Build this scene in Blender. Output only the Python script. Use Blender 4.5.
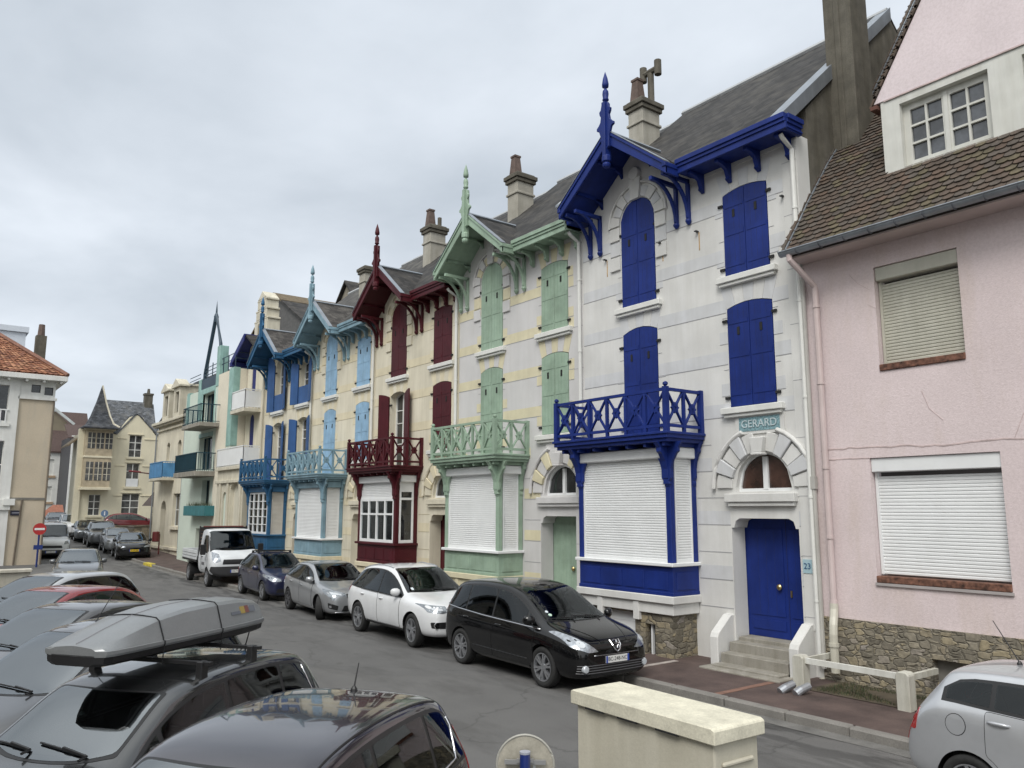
import bpy, bmesh, math, random
from mathutils import Vector, Matrix
from mathutils.bvhtree import BVHTree
from mathutils.geometry import delaunay_2d_cdt

for o in list(bpy.data.objects): bpy.data.objects.remove(o)
S = bpy.context.scene
COL = S.collection
RAD = math.radians
random.seed(7)

# ---------------------------------------------------------------- camera
CAM_H = 3.0
yaw, pitch, roll = RAD(52.931), RAD(8.892), RAD(0.06)
fw = Vector((-math.sin(yaw)*math.cos(pitch), math.cos(yaw)*math.cos(pitch), math.sin(pitch)))
rt = Vector((math.cos(yaw), math.sin(yaw), 0)); up = rt.cross(fw)
r2 = math.cos(roll)*rt + math.sin(roll)*up; u2 = -math.sin(roll)*rt + math.cos(roll)*up
cd = bpy.data.cameras.new('camera'); cam = bpy.data.objects.new('camera', cd); COL.objects.link(cam)
m = Matrix.Identity(4)
for i in range(3):
    m[i][0], m[i][1], m[i][2] = r2[i], u2[i], -fw[i]
m.translation = Vector((0, 0, CAM_H))
cam.matrix_world = m
cd.sensor_width = 36.0; cd.lens = 800/1024*36; cd.clip_start = .05; cd.clip_end = 2000
S.camera = cam

# ---------------------------------------------------------------- world: overcast sky
SUN_EL, SUN_AZ = RAD(50), RAD(148)       # azimuth measured from +y towards +x
wd = bpy.data.worlds.new("World"); S.world = wd; wd.use_nodes = True
nt = wd.node_tree; N = nt.nodes; Lk = nt.links; N.clear()
out = N.new('ShaderNodeOutputWorld'); bg = N.new('ShaderNodeBackground')
sky = N.new('ShaderNodeTexSky'); sky.sky_type = 'NISHITA'; sky.sun_disc = False
sky.sun_elevation = SUN_EL; sky.sun_rotation = SUN_AZ; sky.air_density = 1; sky.dust_density = 3
tc = N.new('ShaderNodeTexCoord'); sep = N.new('ShaderNodeSeparateXYZ')
Lk.new(tc.outputs['Generated'], sep.inputs[0])
# cloud sheet: project the direction on a plane overhead
zc = N.new('ShaderNodeMath'); zc.operation = 'MAXIMUM'; zc.inputs[1].default_value = .02
Lk.new(sep.outputs[2], zc.inputs[0])
za = N.new('ShaderNodeMath'); za.operation = 'ADD'; za.inputs[1].default_value = .22; Lk.new(zc.outputs[0], za.inputs[0])
dv = N.new('ShaderNodeVectorMath'); dv.operation = 'DIVIDE'
cmb = N.new('ShaderNodeCombineXYZ')
for i in range(3): Lk.new(za.outputs[0], cmb.inputs[i])
Lk.new(tc.outputs['Generated'], dv.inputs[0]); Lk.new(cmb.outputs[0], dv.inputs[1])
n1 = N.new('ShaderNodeTexNoise'); n1.inputs['Scale'].default_value = 1.5; n1.inputs['Detail'].default_value = 7; n1.inputs['Roughness'].default_value = .5; n1.inputs['Distortion'].default_value = .25
Lk.new(dv.outputs[0], n1.inputs['Vector'])
cr = N.new('ShaderNodeValToRGB')
cr.color_ramp.elements[0].position = .33; cr.color_ramp.elements[0].color = (4.1, 4.55, 5.05, 1)
cr.color_ramp.elements[1].position = .66; cr.color_ramp.elements[1].color = (6.15, 6.6, 7.15, 1)
Lk.new(n1.outputs['Fac'], cr.inputs[0])
# overcast brightness by height (brighter overhead and round the veiled sun)
mr = N.new('ShaderNodeMapRange'); mr.inputs[1].default_value = .5; mr.inputs[2].default_value = 1.0; mr.inputs[3].default_value = 1.0; mr.inputs[4].default_value = 1.25
Lk.new(sep.outputs[2], mr.inputs[0])
hz = N.new('ShaderNodeMapRange'); hz.inputs[1].default_value = 0.0; hz.inputs[2].default_value = .35; hz.inputs[3].default_value = 1.08; hz.inputs[4].default_value = 1.0
Lk.new(sep.outputs[2], hz.inputs[0])
sd = Vector((math.sin(SUN_AZ)*math.cos(SUN_EL), math.cos(SUN_AZ)*math.cos(SUN_EL), math.sin(SUN_EL)))
dt = N.new('ShaderNodeVectorMath'); dt.operation = 'DOT_PRODUCT'; dt.inputs[1].default_value = sd
Lk.new(tc.outputs['Generated'], dt.inputs[0])
gl = N.new('ShaderNodeMapRange'); gl.inputs[1].default_value = .2; gl.inputs[2].default_value = 1.0; gl.inputs[3].default_value = 1.0; gl.inputs[4].default_value = 1.9
gl.interpolation_type = 'SMOOTHSTEP'
Lk.new(dt.outputs['Value'], gl.inputs[0])
mm = N.new('ShaderNodeMath'); mm.operation = 'MULTIPLY'; Lk.new(mr.outputs[0], mm.inputs[0]); Lk.new(gl.outputs[0], mm.inputs[1])
m2 = N.new('ShaderNodeMath'); m2.operation = 'MULTIPLY'; Lk.new(mm.outputs[0], m2.inputs[0]); Lk.new(hz.outputs[0], m2.inputs[1])
vm = N.new('ShaderNodeVectorMath'); vm.operation = 'SCALE'; Lk.new(cr.outputs[0], vm.inputs[0]); Lk.new(m2.outputs[0], vm.inputs['Scale'])
wm = N.new('ShaderNodeMix'); wm.data_type = 'RGBA'; wm.inputs[6].default_value = (1, 1, 1, 1); wm.inputs[7].default_value = (1.05, 1.0, .915, 1)
gw = N.new('ShaderNodeMapRange'); gw.inputs[1].default_value = .05; gw.inputs[2].default_value = .75; Lk.new(dt.outputs['Value'], gw.inputs[0]); Lk.new(gw.outputs[0], wm.inputs[0])
vw = N.new('ShaderNodeVectorMath'); vw.operation = 'MULTIPLY'; Lk.new(vm.outputs[0], vw.inputs[0]); Lk.new(wm.outputs[2], vw.inputs[1])
mx = N.new('ShaderNodeMix'); mx.data_type = 'RGBA'; mx.inputs[0].default_value = .93
Lk.new(sky.outputs[0], mx.inputs[6]); Lk.new(vw.outputs[0], mx.inputs[7])
Lk.new(mx.outputs[2], bg.inputs[0]); bg.inputs[1].default_value = .098
Lk.new(bg.outputs[0], out.inputs[0])
sl = bpy.data.lights.new('sun', 'SUN'); sl.energy = 1.5; sl.angle = RAD(25); sl.color = (1, .97, .93)
so = bpy.data.objects.new('sun', sl); COL.objects.link(so)
so.rotation_euler = (-sd).to_track_quat('-Z', 'Y').to_euler()
S.view_settings.view_transform = 'Standard'; S.view_settings.look = 'None'
S.view_settings.exposure = 0.48; S.view_settings.gamma = 1
S.render.engine = 'CYCLES'
S.cycles.max_bounces = 6

# ---------------------------------------------------------------- materials
MATS = {}
def newmat(name):
    m = bpy.data.materials.new(name); m.use_nodes = True
    t = m.node_tree; t.nodes.clear()
    o = t.nodes.new('ShaderNodeOutputMaterial'); b = t.nodes.new('ShaderNodeBsdfPrincipled')
    t.links.new(b.outputs[0], o.inputs[0])
    return m, t, b
def pos_vec(t, sc=(1, 1, 1)):
    g = t.nodes.new('ShaderNodeNewGeometry'); mp = t.nodes.new('ShaderNodeMapping'); mp.inputs['Scale'].default_value = sc
    t.links.new(g.outputs['Position'], mp.inputs[0]); return mp.outputs[0]
def noise(t, vec, scale, detail=4, rough=.55):
    n = t.nodes.new('ShaderNodeTexNoise'); n.inputs['Scale'].default_value = scale; n.inputs['Detail'].default_value = detail; n.inputs['Roughness'].default_value = rough
    t.links.new(vec, n.inputs['Vector']); return n.outputs['Fac']
def ramp(t, fac, stops):
    r = t.nodes.new('ShaderNodeValToRGB'); e = r.color_ramp.elements
    while len(e) < len(stops): e.new(.5)
    for i, (p, c) in enumerate(stops):
        e[i].position = p; e[i].color = (*c, 1) if len(c) == 3 else c
    t.links.new(fac, r.inputs[0]); return r.outputs[0]
def mul(t, a, b, fac=1.0):
    x = t.nodes.new('ShaderNodeMix'); x.data_type = 'RGBA'; x.blend_type = 'MULTIPLY'; x.inputs[0].default_value = fac
    for s, v in ((6, a), (7, b)):
        if isinstance(v, tuple): x.inputs[s].default_value = (*v, 1)
        else: t.links.new(v, x.inputs[s])
    return x.outputs[2]
def mixc(t, fac, a, b):
    x = t.nodes.new('ShaderNodeMix'); x.data_type = 'RGBA'
    if isinstance(fac, float): x.inputs[0].default_value = fac
    else: t.links.new(fac, x.inputs[0])
    for s, v in ((6, a), (7, b)):
        if isinstance(v, tuple): x.inputs[s].default_value = (*v, 1)
        else: t.links.new(v, x.inputs[s])
    return x.outputs[2]
def bumpn(t, b, h, strength=.3, dist=.02):
    n = t.nodes.new('ShaderNodeBump'); n.inputs['Strength'].default_value = strength; n.inputs['Distance'].default_value = dist
    t.links.new(h, n.inputs['Height']); t.links.new(n.outputs[0], b.inputs['Normal'])
def P(name, col, rough=.6, var=.12, scale=1.5, bump=0., bscale=40., metal=0., streak=0., spec=.5, coat=0., fine=0.):
    """plain surface: colour with slow mottling, optional vertical rain streaks, optional bump"""
    if name in MATS: return MATS[name]
    m, t, b = newmat(name)
    v = pos_vec(t); c = col
    n = noise(t, v, scale, 5)
    d = tuple(max(0, x*(1-var)) for x in col); l = tuple(x*(1+var) for x in col)
    c = ramp(t, n, [(.3, d), (.7, l)])
    if fine:
        f = noise(t, v, 55, 3, .7); c = mul(t, c, ramp(t, f, [(.3, (1-fine,)*3), (.7, (1, 1, 1))]))
    if streak:
        s = noise(t, pos_vec(t, (3.1, 3.1, .28)), 1.3, 6, .68)
        c = mul(t, c, ramp(t, s, [(.38, (1-streak, 1-streak*1.05, 1-streak*1.2)), (.66, (1, 1, 1))]))
    t.links.new(c, b.inputs['Base Color'])
    b.inputs['Roughness'].default_value = rough; b.inputs['Metallic'].default_value = metal
    b.inputs['Specular IOR Level'].default_value = spec; b.inputs['Coat Weight'].default_value = coat; b.inputs['Coat Roughness'].default_value = .03
    if bump: bumpn(t, b, noise(t, v, bscale, 4, .6), bump, .01)
    MATS[name] = m; return m
def paint(name, col, flake=0., metal=0., rough=.28, cior=1.5):
    if name in MATS: return MATS[name]
    m, t, b = newmat(name)
    n = noise(t, pos_vec(t), 2.2, 5, .6)
    c = ramp(t, n, [(.3, tuple(x*.9 for x in col)), (.75, tuple(min(1, x*1.06+.004) for x in col))])
    gb = t.nodes.new('ShaderNodeNewGeometry'); c = mixc(t, gb.outputs['Backfacing'], c, (.012, .012, .012))
    t.links.new(c, b.inputs['Base Color'])
    b.inputs['Metallic'].default_value = metal
    b.inputs['Roughness'].default_value = rough; b.inputs['Specular IOR Level'].default_value = .5 if metal else .05
    b.inputs['Coat Weight'].default_value = 1.0; b.inputs['Coat Roughness'].default_value = .035; b.inputs['Coat IOR'].default_value = cior
    MATS[name] = m; return m
def glass(name, col=(.012, .016, .018), rough=.03):
    if name in MATS: return MATS[name]
    m, t, b = newmat(name)
    n = noise(t, pos_vec(t), 2.5, 4, .6)
    t.links.new(ramp(t, n, [(.35, tuple(x*.5 for x in col)), (.7, tuple(x*1.8 for x in col))]), b.inputs['Base Color'])
    b.inputs['Roughness'].default_value = rough; b.inputs['IOR'].default_value = 1.55; b.inputs['Specular IOR Level'].default_value = .75
    MATS[name] = m; return m
def seethrough(name, tint=(.55, .62, .6), ior=1.6):
    """car and window glass one can look through"""
    if name in MATS: return MATS[name]
    m = bpy.data.materials.new(name); m.use_nodes = True; t = m.node_tree; t.nodes.clear()
    o = t.nodes.new('ShaderNodeOutputMaterial'); mix = t.nodes.new('ShaderNodeMixShader')
    tr = t.nodes.new('ShaderNodeBsdfTransparent'); tr.inputs[0].default_value = (*tint, 1)
    g = t.nodes.new('ShaderNodeBsdfGlossy'); g.inputs[0].default_value = (.92, .97, 1, 1); g.inputs['Roughness'].default_value = .02
    f = t.nodes.new('ShaderNodeFresnel'); f.inputs[0].default_value = ior
    t.links.new(f.outputs[0], mix.inputs[0]); t.links.new(tr.outputs[0], mix.inputs[1]); t.links.new(g.outputs[0], mix.inputs[2]); t.links.new(mix.outputs[0], o.inputs[0])
    MATS[name] = m; return m
def slate(name, axis, base=(.075, .072, .07), lich=(.12, .115, .09)):
    """slate courses; axis 'x' for slopes facing the street, 'y' for gable slopes"""
    if name in MATS: return MATS[name]
    m, t, b = newmat(name)
    g = t.nodes.new('ShaderNodeNewGeometry'); s = t.nodes.new('ShaderNodeSeparateXYZ'); t.links.new(g.outputs['Position'], s.inputs[0])
    c = t.nodes.new('ShaderNodeCombineXYZ'); t.links.new(s.outputs[0 if axis == 'x' else 1], c.inputs[0])
    k = t.nodes.new('ShaderNodeMath'); k.operation = 'MULTIPLY'; k.inputs[1].default_value = 1.48; t.links.new(s.outputs[2], k.inputs[0]); t.links.new(k.outputs[0], c.inputs[1])
    br = t.nodes.new('ShaderNodeTexBrick'); br.inputs['Scale'].default_value = 1
    br.inputs['Brick Width'].default_value = .24; br.inputs['Row Height'].default_value = .17; br.inputs['Mortar Size'].default_value = .009; br.inputs['Bias'].default_value = 0
    br.inputs['Color1'].default_value = (*[x*.55 for x in base], 1); br.inputs['Color2'].default_value = (*[x*1.5 for x in base], 1); br.inputs['Mortar'].default_value = (*[x*.35 for x in base], 1)
    t.links.new(c.outputs[0], br.inputs['Vector'])
    n = noise(t, pos_vec(t), 1.7, 6, .65)
    cc = mixc(t, ramp(t, n, [(.48, (0, 0, 0)), (.72, (.85, .85, .85))]), br.outputs['Color'], lich)
    n3 = noise(t, pos_vec(t, (.5, .5, 2)), 6, 4, .7)
    cc = mul(t, cc, ramp(t, n3, [(.3, (.7, .7, .7)), (.7, (1.15, 1.15, 1.15))]))
    t.links.new(cc, b.inputs['Base Color'])
    b.inputs['Roughness'].default_value = .75; b.inputs['Specular IOR Level'].default_value = .3
    bumpn(t, b, br.outputs['Fac'], -.5, .012)
    MATS[name] = m; return m
def rubble(name, tone=(.30, .25, .16), scale=3.2, sq=(1, 1, 1.75)):
    if name in MATS: return MATS[name]
    m, t, b = newmat(name)
    v0 = pos_vec(t, sq)
    nz = t.nodes.new('ShaderNodeTexNoise'); nz.inputs['Scale'].default_value = 2.5; t.links.new(v0, nz.inputs['Vector'])
    ad = t.nodes.new('ShaderNodeMixRGB'); ad.blend_type = 'ADD'; ad.inputs[0].default_value = .22; t.links.new(v0, ad.inputs[1]); t.links.new(nz.outputs['Color'], ad.inputs[2])
    vo = t.nodes.new('ShaderNodeTexVoronoi'); vo.inputs['Scale'].default_value = scale; vo.distance = 'CHEBYCHEV'; vo.inputs['Randomness'].default_value = .85; t.links.new(ad.outputs[0], vo.inputs['Vector'])
    v2 = t.nodes.new('ShaderNodeTexVoronoi'); v2.feature = 'F2'; v2.distance = 'CHEBYCHEV'; v2.inputs['Scale'].default_value = scale; v2.inputs['Randomness'].default_value = .85; t.links.new(ad.outputs[0], v2.inputs['Vector'])
    df = t.nodes.new('ShaderNodeMath'); df.operation = 'SUBTRACT'; t.links.new(v2.outputs['Distance'], df.inputs[0]); t.links.new(vo.outputs['Distance'], df.inputs[1])
    sp = t.nodes.new('ShaderNodeSeparateColor'); t.links.new(vo.outputs['Color'], sp.inputs[0])
    c = ramp(t, sp.outputs[0], [(0, tuple(x*.55 for x in tone)), (.45, tone), (.8, (tone[0]*1.25, tone[1]*1.18, tone[2]*1.0)), (1, (.3, .27, .24))])
    c = mul(t, c, ramp(t, noise(t, pos_vec(t), 14, 5, .7), [(.3, (.55, .55, .55)), (.7, (1.15, 1.15, 1.15))]))
    c = mixc(t, ramp(t, df.outputs[0], [(.02, (1, 1, 1)), (.1, (0, 0, 0))]), c, (.17, .152, .118))
    t.links.new(c, b.inputs['Base Color']); b.inputs['Roughness'].default_value = .9
    bumpn(t, b, ramp(t, df.outputs[0], [(.0, (0, 0, 0)), (.16, (1, 1, 1))]), .7, .03)
    MATS[name] = m; return m
def render_wall(name, col, stain=(.55, .47, .36), amount=.5, bump=.35):
    """roughcast painted render with weather stains and hairline unevenness"""
    if name in MATS: return MATS[name]
    m, t, b = newmat(name)
    v = pos_vec(t)
    c = ramp(t, noise(t, v, .9, 6, .6), [(.3, tuple(x*.93 for x in col)), (.7, tuple(min(1, x*1.05) for x in col))])
    s = noise(t, pos_vec(t, (2.2, 2.2, .45)), .9, 6, .62)
    c = mixc(t, ramp(t, s, [(.5, (0, 0, 0)), (.74, (amount,)*3)]), c, stain)
    c = mul(t, c, ramp(t, noise(t, v, 22, 5, .75), [(.32, (.86, .85, .84)), (.6, (1, 1, 1))]))
    t.links.new(c, b.inputs['Base Color']); b.inputs['Roughness'].default_value = .85
    bumpn(t, b, noise(t, v, 38, 5, .7), bump, .012)
    MATS[name] = m; return m

WHITE = P('white_paint', (.70, .70, .67), .5, .06, 3, streak=.06)
PVC = P('white_plastic', (.74, .75, .75), .4, .04, 2, streak=.025)
CREAMST = P('cream_stone', (.66, .62, .51), .75, .1, 2, streak=.22, fine=.12)
DARK = P('dark_void', (.012, .012, .012), .8, .2)
IRON = P('black_iron', (.02, .02, .02), .45, .2)
ZINC = P('zinc', (.33, .36, .40), .38, .12, 3, metal=.6, streak=.15)
RUST = P('rust_stain', (.42, .27, .12), .9, .3, 8)
PANE = glass('window_glass', (.02, .022, .024))
CONC = P('concrete', (.34, .32, .28), .85, .16, 2, bump=.3, streak=.25, fine=.2)
SLX = slate('slate_street', 'x', (.036, .034, .033), (.085, .078, .068)); SLY = slate('slate_gable', 'y', (.036, .034, .033), (.09, .08, .07))
STONE = rubble('rubble_stone', (.25, .22, .165), 4.4, (1, 1, 1.9))
CHIMR = P('chimney_render', (.42, .40, .35), .9, .12, 2.5, bump=.4, streak=.18, fine=.2)
CHIMD = P('chimney_weathered', (.145, .133, .108), .9, .25, 3, bump=.4, streak=.3, fine=.3)
TERRA = P('terracotta', (.125, .088, .074), .8, .25, 6, streak=.2)

# ---------------------------------------------------------------- mesh helpers
class MB:
    def __init__(s): s.v = []; s.f = []; s.m = []
    def add(s, vs, fs, m=0):
        o = len(s.v); s.v += [tuple(v) for v in vs]; s.f += [tuple(i+o for i in f) for f in fs]; s.m += [m]*len(fs); return s
    def box(s, x0, x1, y0, y1, z0, z1, m=0):
        return s.add([(x0,y0,z0),(x1,y0,z0),(x1,y1,z0),(x0,y1,z0),(x0,y0,z1),(x1,y0,z1),(x1,y1,z1),(x0,y1,z1)],
                     [(3,2,1,0),(4,5,6,7),(0,1,5,4),(1,2,6,5),(2,3,7,6),(3,0,4,7)], m)
    def bar(s, a, b, w, h=None, up=(0,0,1), m=0):
        a = Vector(a); b = Vector(b); h = h or w; d = (b-a).normalized(); upv = Vector(up)
        if abs(d.dot(upv)) > .99: upv = Vector((0, 1, 0))
        sd = d.cross(upv).normalized(); u = sd.cross(d)
        q = [a+sd*(i*w/2)+u*(j*h/2) for i, j in ((-1,-1),(1,-1),(1,1),(-1,1))] + [b+sd*(i*w/2)+u*(j*h/2) for i, j in ((-1,-1),(1,-1),(1,1),(-1,1))]
        return s.add(q, [(0,1,2,3),(7,6,5,4),(0,4,5,1),(1,5,6,2),(2,6,7,3),(3,7,4,0)], m)
    def prism(s, poly, a, b, axis='y', m=0):
        n = len(poly)
        def p3(p, t): return (p[0], t, p[1]) if axis == 'y' else (t, p[0], p[1]) if axis == 'x' else (p[0], p[1], t)
        vs = [p3(p, a) for p in poly]+[p3(p, b) for p in poly]
        return s.add(vs, [tuple(range(n))[::-1], tuple(range(n, 2*n))]+[(i, (i+1) % n, (i+1) % n+n, i+n) for i in range(n)], m)
    def slab(s, pts, th, m=0):
        n = len(pts); th = Vector(th); vs = [Vector(p) for p in pts]; vs += [p+th for p in vs]
        return s.add(vs, [tuple(range(n)), tuple(range(n, 2*n))[::-1]]+[(i, (i+1) % n, (i+1) % n+n, i+n) for i in range(n)], m)
    def tube(s, pts, r, n=8, m=0):
        pts = [Vector(p) for p in pts]; rings = []
        for i, p in enumerate(pts):
            d = ((pts[min(i+1, len(pts)-1)]-pts[max(i-1, 0)])).normalized()
            a = Vector((0,0,1)) if abs(d.z) < .9 else Vector((0,1,0))
            x = d.cross(a).normalized(); y = d.cross(x); rr = r[i] if isinstance(r, (list, tuple)) else r
            rings.append([p+x*rr*math.cos(2*math.pi*k/n)+y*rr*math.sin(2*math.pi*k/n) for k in range(n)])
        vs = [q for g in rings for q in g]; fs = []
        for i in range(len(pts)-1):
            for k in range(n): fs.append((i*n+k, i*n+(k+1) % n, (i+1)*n+(k+1) % n, (i+1)*n+k))
        fs += [tuple(range(n))[::-1], tuple((len(pts)-1)*n+k for k in range(n))]
        return s.add(vs, fs, m)
    def lathe(s, prof, c=(0,0,0), n=16, axis='z', m=0, sq=1.0, cap=True):
        vs = []; c = Vector(c)
        for r, h in prof:
            for k in range(n):
                a = 2*math.pi*k/n + (math.pi/n if n == 4 else 0); x, y = r*math.cos(a), r*math.sin(a)*sq
                vs.append(c+(Vector((x, y, h)) if axis == 'z' else Vector((x, h, y)) if axis == 'y' else Vector((h, x, y))))
        fs = [(i*n+k, i*n+(k+1) % n, (i+1)*n+(k+1) % n, (i+1)*n+k) for i in range(len(prof)-1) for k in range(n)]
        if cap: fs += [tuple(range(n))[::-1], tuple((len(prof)-1)*n+k for k in range(n))]
        return s.add(vs, fs, m)
    def plate(s, outline, holes, a, b, axis='y', m=0, mr=None):
        """flat wall with real openings: outline and holes as 2D loops, from depth a (front) to b (back)"""
        mr = m if mr is None else mr
        pts = []; ed = []
        for lp in [outline]+holes:
            o = len(pts); pts += [Vector(p) for p in lp]; ed += [(o+i, o+(i+1) % len(lp)) for i in range(len(lp))]
        rv, re, rf, _, _, _ = delaunay_2d_cdt(pts, ed, [], 1, 1e-5)
        def inside(p, lp):
            c = False; n = len(lp)
            for i in range(n):
                x1, y1 = lp[i]; x2, y2 = lp[(i+1) % n]
                if (y1 > p[1]) != (y2 > p[1]) and p[0] < (x2-x1)*(p[1]-y1)/(y2-y1)+x1: c = not c
            return c
        def p3(p, t): return (p[0], t, p[1]) if axis == 'y' else (t, p[0], p[1]) if axis == 'x' else (p[0], p[1], t)
        tri = []
        for f in rf:
            ct = sum((rv[i] for i in f), Vector((0, 0)))/len(f)
            if inside(ct, outline) and not any(inside(ct, h) for h in holes): tri.append(tuple(f))
        n = len(rv)
        s.add([p3(p, a) for p in rv]+[p3(p, b) for p in rv], tri+[tuple(i+n for i in f)[::-1] for f in tri], m)
        for lp, mm_ in [(outline, m)]+[(h, mr) for h in holes]:
            k = len(lp); s.add([p3(p, a) for p in lp]+[p3(p, b) for p in lp], [(i, (i+1) % k, (i+1) % k+k, i+k) for i in range(k)], mm_)
        return s
    def build(s, name, mats, parent=None, smooth=False, bevel=0., recalc=True, merge=0):
        me = bpy.data.meshes.new(name); me.from_pydata([tuple(v) for v in s.v], [], s.f)
        mats = mats if isinstance(mats, (list, tuple)) else [mats]
        for mt in mats: me.materials.append(mt)
        me.polygons.foreach_set('material_index', s.m)
        bm = bmesh.new(); bm.from_mesh(me)
        if merge: bmesh.ops.remove_doubles(bm, verts=bm.verts, dist=merge)
        if recalc: bmesh.ops.recalc_face_normals(bm, faces=bm.faces)
        for f in bm.faces: f.smooth = smooth
        bm.to_mesh(me); bm.free(); me.update()
        o = bpy.data.objects.new(name, me); COL.objects.link(o)
        if parent: o.parent = parent
        if bevel:
            b = o.modifiers.new('bevel', 'BEVEL'); b.width = bevel; b.segments = 1; b.limit_method = 'ANGLE'; b.angle_limit = RAD(40)
        return o
def empty(name, label, cat, loc=(0,0,0), rz=0, group=None):
    o = bpy.data.objects.new(name, None); COL.objects.link(o); o.location = loc; o.rotation_euler = (0, 0, rz); o.empty_display_size = .2
    return tag(o, label, cat, group)
def tag(o, label, cat, group=None, kind=None):
    if label: o['label'] = label
    if cat: o['category'] = cat
    if group: o['group'] = group
    if kind: o['kind'] = kind
    return o
def text(body, size, parent, mat_, loc, rot, name='lettering', ext=.003, align='CENTER'):
    cu = bpy.data.curves.new(name, 'FONT'); cu.body = body; cu.size = size; cu.extrude = ext; cu.align_x = align; cu.align_y = 'CENTER'
    o = bpy.data.objects.new('tmp', cu); COL.objects.link(o)
    me = bpy.data.meshes.new_from_object(o.evaluated_get(bpy.context.evaluated_depsgraph_get()))
    bpy.data.objects.remove(o)
    q = bpy.data.objects.new(name, me); me.materials.clear(); me.materials.append(mat_); COL.objects.link(q)
    q.parent = parent; q.location = loc; q.rotation_euler = rot
    return q
def lerp(a, b, t): return a+(b-a)*t
# ---------------------------------------------------------------- seaside terrace villas
def arc_open(u0, u1, z0, zs, rise, p=1.0, n=10):
    """opening outline: straight sides up to zs, curved head rising by rise (p=.5 round, 1 segmental)"""
    uc = (u0+u1)/2; hw = (u1-u0)/2
    top = []
    for i in range(n+1):
        t = -1+2*i/n; top.append((uc-t*hw, zs+rise*max(0, 1-t*t)**p))
    return [(u0, z0), (u1, z0)]+top
def head_z(u, u0, u1, zs, rise, p): 
    t = (u-(u0+u1)/2)/((u1-u0)/2); return zs+rise*max(0, 1-t*t)**p
def leaf_poly(u0, u1, z0, a, b, zs, rise, p, n=6):
    return [(u0, z0), (u1, z0)]+[(u1+(u0-u1)*i/n, head_z(u1+(u0-u1)*i/n, a, b, zs, rise, p)) for i in range(n+1)]

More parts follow.
